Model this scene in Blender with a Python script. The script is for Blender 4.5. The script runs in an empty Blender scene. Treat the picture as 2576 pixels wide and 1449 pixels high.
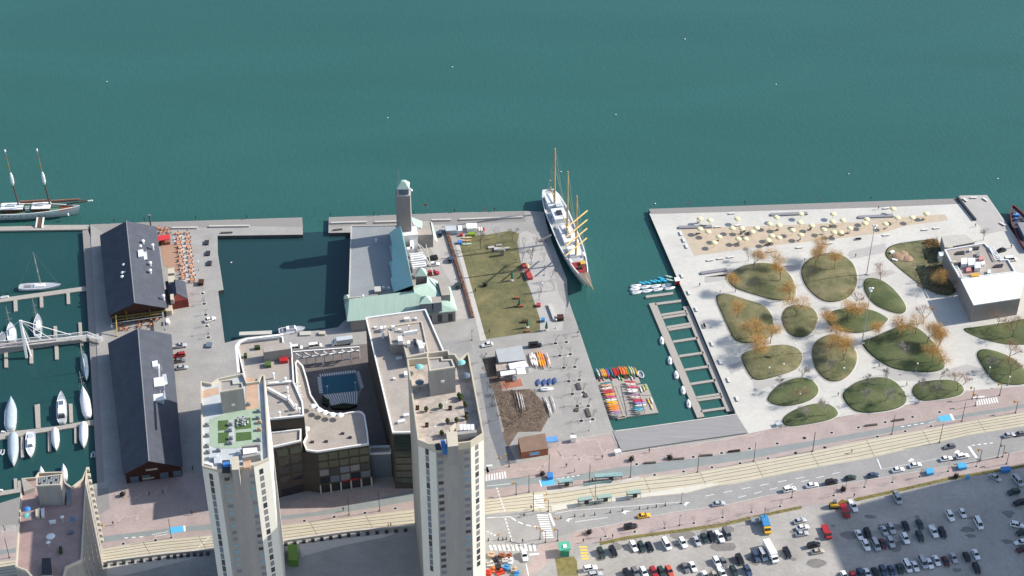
import bpy, bmesh, math, random
from mathutils import Vector, Matrix
random.seed(7)
S = bpy.context.scene
COL = S.collection
R = math.radians
# ------------------------------------------------------------------ camera
CAM_H, FPX, PITCH = 447.0, 4500.0, R(38)
cam = bpy.data.objects.new('camera', bpy.data.cameras.new('camera'))
COL.objects.link(cam)
cam.location = (0, 0, CAM_H)
cam.rotation_euler = (R(90) - PITCH, 0, 0)
cam.data.sensor_width = 36
cam.data.lens = 36 * FPX / 2576
cam.data.clip_start, cam.data.clip_end = 1, 12000
S.camera = cam
# ------------------------------------------------------------------ light
SUN_EL, SUN_AZ = R(33), math.atan2(1, .25)          # clockwise from +Y
world = bpy.data.worlds.new('World'); S.world = world
world.use_nodes = True
nt = world.node_tree
sky = nt.nodes.new('ShaderNodeTexSky'); sky.sky_type = 'NISHITA'; sky.sun_disc = False
sky.sun_elevation, sky.sun_rotation = SUN_EL, SUN_AZ
bg = nt.nodes['Background']; bg.inputs['Strength'].default_value = .135
nt.links.new(sky.outputs[0], bg.inputs[0])
sun = bpy.data.objects.new('sun', bpy.data.lights.new('sun', 'SUN'))
COL.objects.link(sun)
sun.data.energy, sun.data.angle, sun.data.color = 4.3, R(.55), (1, .945, .86)
sdir = Vector((math.sin(SUN_AZ) * math.cos(SUN_EL), math.cos(SUN_AZ) * math.cos(SUN_EL), math.sin(SUN_EL)))
sun.rotation_euler = sdir.to_track_quat('Z', 'Y').to_euler()
S.view_settings.view_transform = 'Standard'; S.view_settings.look = 'None'
S.view_settings.exposure, S.view_settings.gamma = .58, 1
# ------------------------------------------------------------------ survey: plan tracing -> metres
_c, _s = math.cos(PITCH), math.sin(PITCH)
def P(x, y, z=0.0):
    """point of the place at height z that the survey grid (2576 x 1449) shows at x, y"""
    u, v = (x - 1288) / FPX, (724.5 - y) / FPX
    d = (u, _c + v * _s, -_s + v * _c)
    t = (CAM_H - z) / -d[2]
    return Vector((d[0] * t, d[1] * t, z))
CR = dict(A=(0, 500, 1024), B=(0, 1000, 1024), C=(0, 1728, 1024), D=(800, 1150, 1024), E=(800, 1728, 1024),
          F=(1250, 700, 1024), G=(1850, 1150, 1024), H=(1850, 1728, 1024), I=(2500, 750, 1024), J=(3072, 750, 1024),
          K=(2700, 1250, 1024), L=(3072, 1250, 1024), M=(2300, 1728, 1024), N=(3072, 1728, 1024),
          k=(2340, 1440, 426.7), w=(2480, 1080, 384), c=(1960, 1350, 384), g=(1780, 840, 512), t=(780, 1480, 746.6),
          r=(1600, 1350, 512), s=(1600, 1600, 512), m=(0, 1250, 1119.6), n=(1440, 1220, 384), v=(400, 1180, 512), h=(0, 780, 512),
          b=(2130, 560, 1244.3))
CR['k'] = (2340, 1440, 426.75)
def q1(cr, x, y):
    if cr == 'O': return (x, y)
    X, Y, W = CR[cr]
    f = W / 2576 * .628906
    return (X * .628906 + x * f, Y * .628906 + y * f)
def q(s):
    """'I:10,20 30,40 K:5,6' -> survey points"""
    out, cr = [], 'O'
    for tok in s.split():
        if ':' in tok: cr, tok = tok.split(':')
        if tok:
            a, b = tok.split(','); out.append(q1(cr, float(a), float(b)))
    return out
def pl(s, z=0.0):
    return [P(x, y, z) for x, y in (q(s) if isinstance(s, str) else s)]
# ------------------------------------------------------------------ materials
MATS = {}
def mat(name, col, rough=.85, var=.12, scale=.6, fine=0.0, bump=0.0, metal=0.0, spec=.3, stretch=None, col2=None, cov=None, brick=None):
    if name in MATS: return MATS[name]
    m = bpy.data.materials.new(name); m.use_nodes = True
    t = m.node_tree; b = t.nodes['Principled BSDF']
    b.inputs['Roughness'].default_value = rough; b.inputs['Metallic'].default_value = metal
    b.inputs['Specular IOR Level'].default_value = spec
    col = tuple(col)
    if var or fine:
        tc = t.nodes.new('ShaderNodeTexCoord'); src = tc.outputs['Object']
        if stretch:
            mp = t.nodes.new('ShaderNodeMapping'); mp.inputs['Scale'].default_value = stretch[:3]
            if len(stretch) > 3: mp.inputs['Rotation'].default_value = (0, 0, stretch[3])
            t.links.new(src, mp.inputs[0]); src = mp.outputs[0]
        n = t.nodes.new('ShaderNodeTexNoise'); n.inputs['Scale'].default_value = scale
        n.inputs['Detail'].default_value = 7; n.inputs['Roughness'].default_value = .65
        t.links.new(src, n.inputs['Vector'])
        rp = t.nodes.new('ShaderNodeValToRGB')
        a = tuple(c * (1 - var) for c in col); z = tuple(min(1, c * (1 + var)) for c in (col2 or col))
        rp.color_ramp.elements[0].position, rp.color_ramp.elements[1].position = (cov or (.34, .66))
        rp.color_ramp.elements[0].color = (*a, 1); rp.color_ramp.elements[1].color = (*z, 1)
        t.links.new(n.outputs['Fac'], rp.inputs[0]); out = rp.outputs[0]
        if fine:
            n2 = t.nodes.new('ShaderNodeTexNoise'); n2.inputs['Scale'].default_value = scale * 9; n2.inputs['Detail'].default_value = 4
            t.links.new(src, n2.inputs['Vector'])
            mr = t.nodes.new('ShaderNodeMapRange'); mr.inputs[1].default_value = .3; mr.inputs[2].default_value = .7
            mr.inputs[3].default_value = 1 - fine; mr.inputs[4].default_value = 1 + fine
            t.links.new(n2.outputs['Fac'], mr.inputs[0])
            mx = t.nodes.new('ShaderNodeVectorMath'); mx.operation = 'SCALE'
            t.links.new(out, mx.inputs[0]); t.links.new(mr.outputs[0], mx.inputs['Scale']); out = mx.outputs[0]
        if brick:
            mp = t.nodes.new('ShaderNodeMapping'); mp.inputs['Rotation'].default_value = (0, 0, R(brick[2]))
            t.links.new(tc.outputs['Object'], mp.inputs[0])
            br = t.nodes.new('ShaderNodeTexBrick'); br.inputs['Scale'].default_value = 1; br.inputs['Brick Width'].default_value = brick[0]; br.inputs['Row Height'].default_value = brick[1]
            br.inputs['Mortar Size'].default_value = brick[4]; br.offset = 0 if len(brick) > 5 else .5; v_ = brick[3]
            br.inputs['Color1'].default_value = (1 + v_, 1 + v_, 1 + v_, 1); br.inputs['Color2'].default_value = (1 - v_, 1 - v_, 1 - v_, 1); br.inputs['Mortar'].default_value = (1 - 3 * v_ - .06,) * 3 + (1,)
            t.links.new(mp.outputs[0], br.inputs['Vector'])
            mu = t.nodes.new('ShaderNodeVectorMath'); mu.operation = 'MULTIPLY'; t.links.new(out, mu.inputs[0]); t.links.new(br.outputs['Color'], mu.inputs[1]); out = mu.outputs[0]
        t.links.new(out, b.inputs['Base Color'])
        if bump:
            bp = t.nodes.new('ShaderNodeBump'); bp.inputs['Strength'].default_value = bump; bp.inputs['Distance'].default_value = .1
            t.links.new(n.outputs['Fac'], bp.inputs['Height']); t.links.new(bp.outputs[0], b.inputs['Normal'])
    else:
        b.inputs['Base Color'].default_value = (*col, 1)
    MATS[name] = m
    return m
def hexc(h):
    h = h.lstrip('#'); return tuple(((int(h[i:i + 2], 16) / 255 + .055) / 1.055) ** 2.4 if int(h[i:i + 2], 16) > 10 else int(h[i:i + 2], 16) / 255 / 12.92 for i in (0, 2, 4))
def water(name, col, chop):
    m = bpy.data.materials.new(name); m.use_nodes = True
    t = m.node_tree; b = t.nodes['Principled BSDF']
    b.inputs['Roughness'].default_value = .22; b.inputs['IOR'].default_value = 1.33
    tc = t.nodes.new('ShaderNodeTexCoord')
    mp = t.nodes.new('ShaderNodeMapping'); mp.inputs['Rotation'].default_value = (0, 0, R(28)); mp.inputs['Scale'].default_value = (1, .45, 1)
    t.links.new(tc.outputs['Object'], mp.inputs[0])
    n1 = t.nodes.new('ShaderNodeTexNoise'); n1.inputs['Scale'].default_value = .55; n1.inputs['Detail'].default_value = 8; n1.inputs['Roughness'].default_value = .7
    n2 = t.nodes.new('ShaderNodeTexNoise'); n2.inputs['Scale'].default_value = .014; n2.inputs['Detail'].default_value = 5; n2.inputs['Distortion'].default_value = .6
    mp2 = t.nodes.new('ShaderNodeMapping'); mp2.inputs['Rotation'].default_value = (0, 0, R(-62)); mp2.inputs['Scale'].default_value = (.35, 1.6, 1); t.links.new(tc.outputs['Object'], mp2.inputs[0])
    t.links.new(mp.outputs[0], n1.inputs['Vector']); t.links.new(mp2.outputs[0], n2.inputs['Vector'])
    rp = t.nodes.new('ShaderNodeValToRGB')
    rp.color_ramp.elements[0].position, rp.color_ramp.elements[1].position = .3, .72
    rp.color_ramp.elements[0].color = (*[c * .9 for c in col], 1); rp.color_ramp.elements[1].color = (*[c * 1.12 for c in col], 1)
    ad = t.nodes.new('ShaderNodeMath'); ad.operation = 'MULTIPLY_ADD'; ad.inputs[1].default_value = .35
    t.links.new(n1.outputs['Fac'], ad.inputs[0])
    ml = t.nodes.new('ShaderNodeMath'); ml.operation = 'MULTIPLY'; ml.inputs[1].default_value = .65
    t.links.new(n2.outputs['Fac'], ml.inputs[0]); t.links.new(ml.outputs[0], ad.inputs[2])
    t.links.new(ad.outputs[0], rp.inputs[0]); t.links.new(rp.outputs[0], b.inputs['Base Color'])
    bp = t.nodes.new('ShaderNodeBump'); bp.inputs['Strength'].default_value = chop; bp.inputs['Distance'].default_value = .5
    t.links.new(n1.outputs['Fac'], bp.inputs['Height']); t.links.new(bp.outputs[0], b.inputs['Normal'])
    MATS[name] = m
    return m
# ------------------------------------------------------------------ mesh builder
class MB:
    def __init__(s): s.v, s.f, s.mi = [], [], []
    def poly(s, pts, m=0):
        i = len(s.v); s.v += [Vector(p) for p in pts]; s.f.append(list(range(i, i + len(pts)))); s.mi.append(m); return s
    def faces(s, vs, fs, m=0):
        i = len(s.v); s.v += [Vector(p) for p in vs]
        for f in fs: s.f.append([i + k for k in f]); s.mi.append(m)
        return s
    def prism(s, pts, z0, z1, m=0, mt=None, bottom=False):
        n = len(pts); a = [Vector((p[0], p[1], z0)) for p in pts]; b = [Vector((p[0], p[1], z1)) for p in pts]
        i = len(s.v); s.v += a + b
        for k in range(n):
            s.f.append([i + k, i + (k + 1) % n, i + n + (k + 1) % n, i + n + k]); s.mi.append(m)
        s.f.append([i + n + k for k in range(n)]); s.mi.append(m if mt is None else mt)
        if bottom: s.f.append([i + n - 1 - k for k in range(n)]); s.mi.append(m)
        return s
    def box(s, c, d, rz=0.0, m=0, mt=None):
        ca, sa = math.cos(rz), math.sin(rz); x, y = d[0] / 2, d[1] / 2
        pts = [(c[0] + a * ca - b * sa, c[1] + a * sa + b * ca) for a, b in ((-x, -y), (x, -y), (x, y), (-x, y))]
        return s.prism(pts, c[2], c[2] + d[2], m, mt, True)
    def bar(s, p, r, w, h, m=0, up=(0, 0, 1)):
        p, r = Vector(p), Vector(r); d = r - p; u = Vector(up)
        if d.length < 1e-6: return s
        sd = d.cross(u)
        if sd.length < 1e-6: sd = Vector((1, 0, 0))
        sd.normalize(); up2 = sd.cross(d).normalized()
        vs = [e + sd * a * w / 2 + up2 * b * h / 2 for e in (p, r) for a, b in ((-1, -1), (1, -1), (1, 1), (-1, 1))]
        return s.faces(vs, [(0, 1, 2, 3), (7, 6, 5, 4), (0, 4, 5, 1), (1, 5, 6, 2), (2, 6, 7, 3), (3, 7, 4, 0)], m)
    def tube(s, p, r, r0, r1=None, n=6, m=0, cap=True):
        p, r = Vector(p), Vector(r); d = (r - p)
        if d.length < 1e-6: return s
        d.normalize(); r1 = r0 if r1 is None else r1
        a = d.orthogonal().normalized(); b = d.cross(a); i = len(s.v)
        for e, rr in ((p, r0), (r, r1)):
            for k in range(n):
                t = 2 * math.pi * k / n; s.v.append(e + (a * math.cos(t) + b * math.sin(t)) * rr)
        for k in range(n):
            s.f.append([i + k, i + (k + 1) % n, i + n + (k + 1) % n, i + n + k]); s.mi.append(m)
        if cap:
            s.f.append([i + n + k for k in range(n)]); s.mi.append(m); s.f.append([i + n - 1 - k for k in range(n)]); s.mi.append(m)
        return s
    def lathe(s, c, prof, n=12, m=0, sx=1.0, sy=1.0):
        rings = [[Vector((c[0] + r * sx * math.cos(2 * math.pi * k / n), c[1] + r * sy * math.sin(2 * math.pi * k / n), c[2] + z)) for k in range(n)] for r, z in prof]
        return s.loft(rings, m)
    def loft(s, rings, m=0, cap=True, ms=None):
        n = len(rings[0]); i = len(s.v)
        for r in rings: s.v += [Vector(p) for p in r]
        for j in range(len(rings) - 1):
            for k in range(n):
                a = i + j * n
                s.f.append([a + k, a + (k + 1) % n, a + n + (k + 1) % n, a + n + k]); s.mi.append(ms[k] if ms else m)
        if cap:
            s.f.append([i + n - 1 - k for k in range(n)]); s.mi.append(m)
            a = i + (len(rings) - 1) * n; s.f.append([a + k for k in range(n)]); s.mi.append(m)
        return s
    def build(s, name, mats, parent=None, smooth=False, org=None):
        if not isinstance(mats, (list, tuple)): mats = [mats]
        if parent is not None: org = WO[parent]
        org = Vector(org if org is not None else (0, 0, 0))
        me = bpy.data.meshes.new(name)
        me.from_pydata([tuple(v - org) for v in s.v], [], s.f)
        for m in mats: me.materials.append(m)
        me.polygons.foreach_set('material_index', s.mi)
        if smooth: me.polygons.foreach_set('use_smooth', [True] * len(s.f))
        bm = bmesh.new(); bm.from_mesh(me); bmesh.ops.recalc_face_normals(bm, faces=bm.faces); bm.to_mesh(me); bm.free()
        me.update()
        o = bpy.data.objects.new(name, me); COL.objects.link(o)
        if parent is not None: o.parent = parent
        else: o.location = org
        WO[o] = org
        return o
WO = {}
USED = set()
def tag(o, label, cat, group=None):
    o['label'] = label; o['category'] = cat
    if group: o['group'] = group
    return o
def T(name, label, cat, loc=(0, 0, 0), group=None):
    o = bpy.data.objects.new(name, None); COL.objects.link(o); o.empty_display_size = .5
    o.location = loc; WO[o] = Vector(loc)
    return tag(o, label, cat, group)
def base(mb):
    n = len(mb.v); z = min(v.z for v in mb.v)
    return Vector((sum(v.x for v in mb.v) / n, sum(v.y for v in mb.v) / n, z))
def one(mb, name, mats, label, cat, group=None, smooth=False):
    return tag(mb.build(name, mats, None, smooth, base(mb)), label, cat, group)
def kind(o, k): o['kind'] = k; return o
def sheet(name, s, z, m, k='structure'):
    return kind(MB().poly(pl(s, 0) if z >= 0 and z < .2 else pl(s, z)).build(name, m) if not z else _sheet(name, s, z, m), k)
def _sheet(name, s, z, m):
    b = MB(); b.poly([Vector((p.x, p.y, z)) for p in pl(s, 0 if z > -1 else z)]); return b.build(name, m)
def dup(root, loc, rz=0.0, label=None, group=None, sc=None, paint=None):
    r = root.copy(); COL.objects.link(r); r.location = loc; r.rotation_euler = (0, 0, rz)
    if sc: r.scale = sc if isinstance(sc, (tuple, list)) else (sc, sc, sc)
    if label: r['label'] = label
    if group: r['group'] = group
    if paint and r.type == 'MESH': slot(r, paint)
    for ch in list(root.children):
        c = ch.copy(); COL.objects.link(c); c.parent = r
        if paint: slot(c, paint)
        for gc in list(ch.children):
            d = gc.copy(); COL.objects.link(d); d.parent = c
            if paint: slot(d, paint)
    return r
def slot(o, paint):
    """paint: {material name: material} swapped in on this object only"""
    for s in o.material_slots:
        k = s.material.name if s.material else None
        if k in paint:
            new = paint[k]; s.link = 'OBJECT'; s.material = new
def drop(root):
    for ch in list(root.children):
        for g in list(ch.children): bpy.data.objects.remove(g)
        bpy.data.objects.remove(ch)
    bpy.data.objects.remove(root)
ONES = 'first second third fourth fifth sixth seventh eighth ninth tenth eleventh twelfth thirteenth fourteenth fifteenth sixteenth seventeenth eighteenth nineteenth'.split()
TENS = {2: 'twent', 3: 'thirt', 4: 'fort', 5: 'fift', 6: 'sixt'}
def ordn(i):
    i += 1
    if i < 20: return ONES[i - 1]
    t, u = divmod(i, 10)
    return TENS[t] + 'ieth' if u == 0 else TENS[t] + 'y-' + ONES[u - 1]
def heading(a, b):
    d = P(*b) - P(*a); return math.atan2(d.y, d.x)
# ================================================================== SETTING
M_lake = water('lake water', (.028, .103, .091), .32)
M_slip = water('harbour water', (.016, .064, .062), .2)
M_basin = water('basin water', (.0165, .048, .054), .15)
M_pav = mat('grey paver', hexc('#9a9792'), var=.1, scale=.12, fine=.07, brick=(6, 6, 11, .015, .05, 0))
M_quay = mat('quay wall', hexc('#5a5651'), var=.25, scale=.5)
M_park = mat('park concrete', hexc('#bfbcb4'), var=.07, scale=.06, fine=.05, brick=(14, 7, 12, .02, .04))
M_parkd = mat('grey park paving', hexc('#aba7a2'), var=.05, scale=.2, fine=.04)
M_pink = mat('pink granite setts', hexc('#a5958f'), var=.1, scale=.15, fine=.08, brick=(9, 4, 8, .02, .04))
M_bike = mat('bike path asphalt', hexc('#868b89'), var=.06, scale=.3, fine=.05)
M_track = mat('track concrete', hexc('#bdb49e'), var=.06, scale=.25, fine=.05)
M_asph = mat('road asphalt', hexc('#94928f'), var=.09, scale=.1, fine=.07)
M_lot = mat('worn lot asphalt', hexc('#a09b94'), var=.14, scale=.08, fine=.08)
M_white = mat('white road paint', (.74, .74, .72), var=.12, scale=2)
M_yel = mat('yellow road paint', (.72, .5, .1), var=.12, scale=2)
M_rail = mat('steel rail', (.12, .1, .09), .5, var=.1)
M_sand = mat('beach sand', hexc('#b6a793'), var=.08, scale=.4, fine=.07)
M_lawn = mat('park lawn', hexc('#5d613f'), var=.22, scale=.11, fine=.14, col2=hexc('#7d7557'), cov=(.38, .7))
M_green = mat('greener lawn', hexc('#4a5834'), var=.22, scale=.11, fine=.14, col2=hexc('#5b6040'))
M_gard = mat('garden lawn', hexc('#5c5f41'), var=.2, scale=.1, fine=.14, col2=hexc('#736c4b'))
M_dry = mat('dry verge grass', hexc('#776f45'), var=.25, scale=.5, fine=.15)
M_wood = mat('grey dock timber', hexc('#a29c93'), var=.14, scale=.6, fine=.1, stretch=(1, 5, 1))
M_deck = mat('boardwalk timber', hexc('#8b8783'), var=.1, scale=.5, fine=.1, stretch=(1, 7, 1))
M_conc = mat('pale concrete', hexc('#b9b5ad'), var=.07, scale=.5)
M_soil = mat('planting soil', hexc('#6b5d51'), var=.3, scale=.4, fine=.2)
M_wave = mat('wave deck timber', hexc('#8f8d8d'), var=.16, scale=.9, fine=.08, stretch=(.12, 5, 1, R(10)))

WZ = -1.6
def big(name, x0, x1, y0, y1, z, m):
    return kind(MB().poly([(x0, y0, z), (x1, y0, z), (x1, y1, z), (x0, y1, z)]).build(name, m), 'structure')
big('lake_water', -4000, 4000, 150, 7000, WZ - .03, M_lake)
big('lake_bed', -4000, 4000, 100, 7000, -9, M_soil)
big('city_ground', -1500, 1500, -400, 396, -.02, M_asph)
# harbour basins: calmer, darker water between the quays (a sheet 3 cm above the lake)
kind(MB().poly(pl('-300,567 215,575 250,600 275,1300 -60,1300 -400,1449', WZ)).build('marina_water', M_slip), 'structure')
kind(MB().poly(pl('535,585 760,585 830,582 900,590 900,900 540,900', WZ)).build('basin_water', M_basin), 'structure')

LAND = ('-420,1500 -400,1290 O:0,1266 50,1250 215,1222 262,1212 A:915,1150 910,1000 1280,985 O:600,552 760,547 762,590 547,593 '
        'B:2190,20 2250,400 2195,412 2262,935 D:470,500 690,480 780,470 1200,430 1385,400 F:340,1449 312,1215 360,1230 385,578 160,582 165,425 '
        '850,400 1430,378 2130,362 2330,370 2350,480 2400,650 2560,1050 G:1060,100 1110,250 1200,500 1300,800 1500,1400 '
        'O:1546,1088 1850,1043 K:600,985 185,0 I:520,900 240,215 J:1905,110 1930,80 2200,75 2580,620 3300,1700 N:3300,1449 '
        'O:2900,1700 1288,1600')
kind(MB().prism(pl(LAND), -6, 0, 1, 0).build('quayside_land', [M_pav, M_quay]), 'structure')
# timber edge strips of the piers
sheet('pier_boardwalk', 'A:920,1000 1280,985 1440,978 O:600,553 760,548 762,571 A:2510,1018 1700,1040 1400,1045 1250,1085 1050,1090', .012, M_deck)
sheet('pier_boardwalk', 'F:168,428 850,402 1430,380 2130,364 2150,470 1480,492 640,505 180,520', .012, M_deck)
# park surface
sheet('park_paving', 'K:600,985 185,0 I:520,900 245,262 I:2576,195 J:1920,165 1950,120 2205,80 2580,620 3300,1700 L:2800,700 O:2576,971 2432,983 2283,1018 2173,1038 1965,1074 1883,1091 1852,1040', .012, M_park)
sheet('park_edge_walk', 'I:240,215 J:1905,110 J:1925,165 I:2576,200 I:265,268', .016, M_deck)
sheet('pier_paving', 'J:1930,82 2200,77 2420,420 2200,470 2080,330 1950,120', .02, M_parkd)
for i, s in enumerate(('I:2230,690 J:820,640 1180,560 1190,650 900,710', 'I:1010,850 1700,780 1780,760 1760,830 1100,890 800,900 800,960 1010,930',
                       'J:880,880 1240,830 1290,860 1180,900 905,960', 'K:520,540 690,480 700,560 560,620', 'K:780,690 1280,640 1350,660 1000,720 800,800',
                       'K:1830,660 2560,560 2570,620 2250,690', 'L:1050,560 1800,620 1850,560 2000,520 2150,560 2200,640 2000,640 1400,690')):
    sheet('paving_band', s, .016 + .002 * i, M_parkd)
sheet('beach', 'I:560,415 700,688 1250,612 2576,460 J:1400,380 1812,330 1780,270 900,328 I:2576,340 1930,365 1100,400 880,398', .03, M_sand)
# promenade, tracks, street (strips follow one another from lake to city)
PRO_T = '-60,1352 0,1342 262,1322 O:530,1290 715,1262 1040,1215 1225,1190 H:430,330 870,262 872,150 960,105 1120,72 1500,12 1595,215 2576,85 K:740,1220 1070,1150 1900,1010 2340,930 O:2432,983 2576,971 2720,950'
BIK_T = '-60,1390 0,1384 262,1349 425,1329 535,1318 715,1297 803,1286 878,1272 966,1250 1039,1233 1200,1212 1300,1202 1396,1201 1446,1194 1566,1174 1756,1152 1896,1132 2048,1108 2248,1073 2342,1056 2460,1036 2720,992'
BIK_B = '-60,1402 0,1395 262,1364 425,1342 535,1332 715,1307 828,1294 966,1273 1040,1259 1200,1234 1300,1222 1400,1213 1606,1195 1756,1174 1899,1152 2046,1122 2244,1087 2344,1064 2460,1045 2720,1002'
TRK_T = '-60,1421 0,1412 265,1379 375,1360 535,1346 718,1320 803,1311 903,1298 1040,1281 1200,1258 1293,1247 1376,1234 1463,1222 1606,1201 1756,1187 1896,1162 2046,1134 2139,1114 2282,1088 2432,1061 2576,1036 2720,1010'
TRK_B = '-60,1462 0,1452 270,1414 425,1394 540,1382 720,1362 878,1339 1044,1328 1200,1298 1225,1293 1338,1285 1388,1289 1496,1269 1578,1257 1638,1250 1723,1242 1807,1222 1851,1217 1996,1187 2090,1170 2182,1154 2357,1114 2432,1096 2576,1073 2720,1050'
RD_B = '1200,1392 1330,1372 1446,1337 1534,1322 1602,1307 1696,1289 1821,1272 1921,1249 1996,1237 2157,1212 2307,1187 2457,1159 2576,1134 2720,1106'
SW_B = '1404,1384 1446,1372 1509,1363 1576,1349 1696,1333 1807,1318 1921,1292 2016,1272 2094,1266 2239,1234 2394,1199 2576,1168 2720,1138'
def strip(name, a, b, z, m):
    return sheet(name, q(a) + q(b)[::-1], z, m)
strip('promenade', PRO_T, BIK_T, .02, M_pink)
strip('bike_path', BIK_T, BIK_B, .02, M_bike)
strip('promenade', BIK_B, TRK_T, .02, M_pink)
strip('streetcar_trackbed', TRK_T, TRK_B, .02, M_track)
strip('street', TRK_B[TRK_B.index('1044,'):], RD_B, .008, M_asph)
strip('sidewalk', RD_B[RD_B.index('1446,'):], SW_B, .02, M_pink)
GR_B = '1509,1372 1576,1357 1696,1341 1807,1327 1921,1300 2016,1280'
strip('grass_verge', SW_B[SW_B.index('1509,'):SW_B.index('2094,')], GR_B, .024, M_dry)
GR_C = '2094,1275 2239,1243 2394,1207 2576,1176 2720,1146'
strip('grass_verge', SW_B[SW_B.index('2094,'):], GR_C, .024, M_dry)
sheet('parking_lot', q('1420,1600 1400,1500') + q('1470,1376 1509,1372 1576,1357 1696,1341 1807,1327 1921,1300 2016,1280 2020,1276 2094,1270') + q(GR_C) + q('2900,1700'), .012, M_lot)
sheet('side_street', '1225,1170 1300,1380 1390,1500 1230,1500 1180,1300', .012, M_asph)
sheet('side_street', 'O:1196,880 1222,885 1290,1180 1225,1195', .012, M_asph)
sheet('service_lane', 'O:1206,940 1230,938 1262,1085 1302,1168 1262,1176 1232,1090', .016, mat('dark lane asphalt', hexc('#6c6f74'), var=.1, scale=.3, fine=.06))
sheet('warehouse_plaza', 'C:1085,625 1200,500 1235,470 1840,400 2060,420 2130,900 1900,935 1700,960 1450,985 1050,1045 1000,800', .014, M_pink)
sheet('harbour_deck', 'C:930,575 1088,560 1105,770 985,835 950,700', .018, M_deck)
sheet('harbour_deck', 'C:-300,790 0,722 195,655 190,922 0,948 -300,1000', .018, M_deck)
sheet('grass_patch', 'H:930,1270 1120,1250 1150,1300 1165,1449 960,1449', .03, M_dry)
sheet('corner_plaza', 'H:780,1120 960,1075 1130,1140 1110,1230 930,1270 700,1449 600,1449', .022, M_pink)
# white median / platform
strip('tram_platform', '1386,1272 1456,1262 1636,1239 1703,1228 1807,1214', '1388,1287 1496,1268 1638,1249 1723,1241 1807,1220', .1, mat('platform concrete', hexc('#c6c2b4'), var=.06, scale=.4))
# rails
def lerp_line(a, b, t, n=40):
    A, B = q(a), q(b)
    def at(L, x):
        for (x0, y0), (x1, y1) in zip(L, L[1:]):
            if x0 <= x <= x1: return y0 + (y1 - y0) * (x - x0) / (x1 - x0)
        return L[-1][1] if x > L[-1][0] else L[0][1]
    xs = [-60 + k * 2780 / n for k in range(n + 1)]
    return [P(x, at(A, x) * (1 - t) + at(B, x) * t) for x in xs]
def ribbon(mb, L, w, z, m=0):
    for a, b in zip(L, L[1:]):
        d = (b - a); nrm = Vector((-d.y, d.x, 0)).normalized() * w / 2
        mb.poly([(a.x - nrm.x, a.y - nrm.y, z), (b.x - nrm.x, b.y - nrm.y, z), (b.x + nrm.x, b.y + nrm.y, z), (a.x + nrm.x, a.y + nrm.y, z)], m)
mb = MB()
for t in (.2, .38, .6, .78): ribbon(mb, lerp_line(TRK_T, TRK_B, t), .22, .028)
kind(mb.build('streetcar_rails', M_rail), 'structure')
mb = MB()
for t in (.03, .97): ribbon(mb, lerp_line(TRK_T, TRK_B, t), .3, .026)
for t in (.5,): ribbon(mb, lerp_line(TRK_T, TRK_B, t), .12, .026)
kind(mb.build('track_kerb', mat('kerb concrete', hexc('#a59f90'), var=.1)), 'structure')
# joints across the trackbed
mb = MB()
A, B = lerp_line(TRK_T, TRK_B, .02, 139), lerp_line(TRK_T, TRK_B, .98, 139)
for k in range(0, 139, 7): ribbon(mb, [A[k], B[min(k + 1, 139)]], .16, .030)
kind(mb.build('track_joints', M_rail), 'structure')
# kerbs with a real step
def kerb(s, name='kerb'):
    mb = MB(); L = pl(s)
    for a, b in zip(L, L[1:]):
        mb.bar((a.x, a.y, .06), (b.x, b.y, .06), .3, .12)
    kind(mb.build(name, M_conc), 'structure')
kerb(RD_B[RD_B.index('1446,'):]); kerb('K:740,1220 1070,1150 1900,1010 2340,930 O:2432,983')
kerb('H:1500,12 1595,215 2576,85 K:740,1220'); kerb('1398,1115 H:1120,72 1500,12')
# road paint
mb = MB()
def dash(s, n, w=.28, duty=.5, z=.03):
    L = pl(s); a, b = L[0], L[-1]
    for k in range(n):
        p = a.lerp(b, k / n); r = a.lerp(b, (k + duty) / n); ribbon(mb, [p, r], w, z)
def line(s, w=.25, z=.03): ribbon(mb, pl(s), w, z)
dash('M:1310,645 2400,435', 6, .22); dash('M:1640,660 2742,385', 7, .22)
line('H:245,865 490,852', .3); line('N:1100,270 1140,375', .4); line('N:2020,145 2100,260', 1.0); line('M:0,905 330,860', .2)
line('H:930,820 1100,790 2200,705', .18); line('N:1140,375 1700,270', .12)
line('H:875,820 925,945', .8); line('H:640,1330 665,1449', .3); line('H:670,1235 770,1225', .8); line('H:240,545 480,520', .2); line('H:240,340 300,335', .8)
for a, b in (('H:345,560 430,810', 8), ('H:430,870 500,1110', 7), ('H:245,1000 350,1050', 3), ('N:2050,135 2290,105', 4)): dash(a, b, .45, .55)
for a, b in zip('490,860 560,905 640,935 720,948'.split(), '540,895 610,925 690,945 760,955'.split()): line('H:%s %s' % (a, b), .45)
def zebra(s, n, duty=.52, z=.032, m=0):
    a, b, c, d = pl(s)                                           # a-b start side, d-c end side
    for k in range(n):
        t0, t1 = k / n, (k + duty) / n
        mb.poly([Vector((v.x, v.y, z)) for v in (a.lerp(d, t0), b.lerp(c, t0), b.lerp(c, t1), a.lerp(d, t1))], m)
zebra('H:745,830 860,832 922,1075 822,1082', 11); zebra('H:715,640 808,630 830,770 722,780', 6); zebra('H:235,430 235,495 455,462 445,395', 8)
zebra('H:265,1140 285,1190 765,1200 750,1125', 11); zebra('L:2090,880 2105,935 2330,905 2310,850', 9); line('L:2060,858 2180,845', .7)
zebra('M:40,1150 118,1150 145,1295 72,1298', 5, .6, .034, 1)
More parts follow.
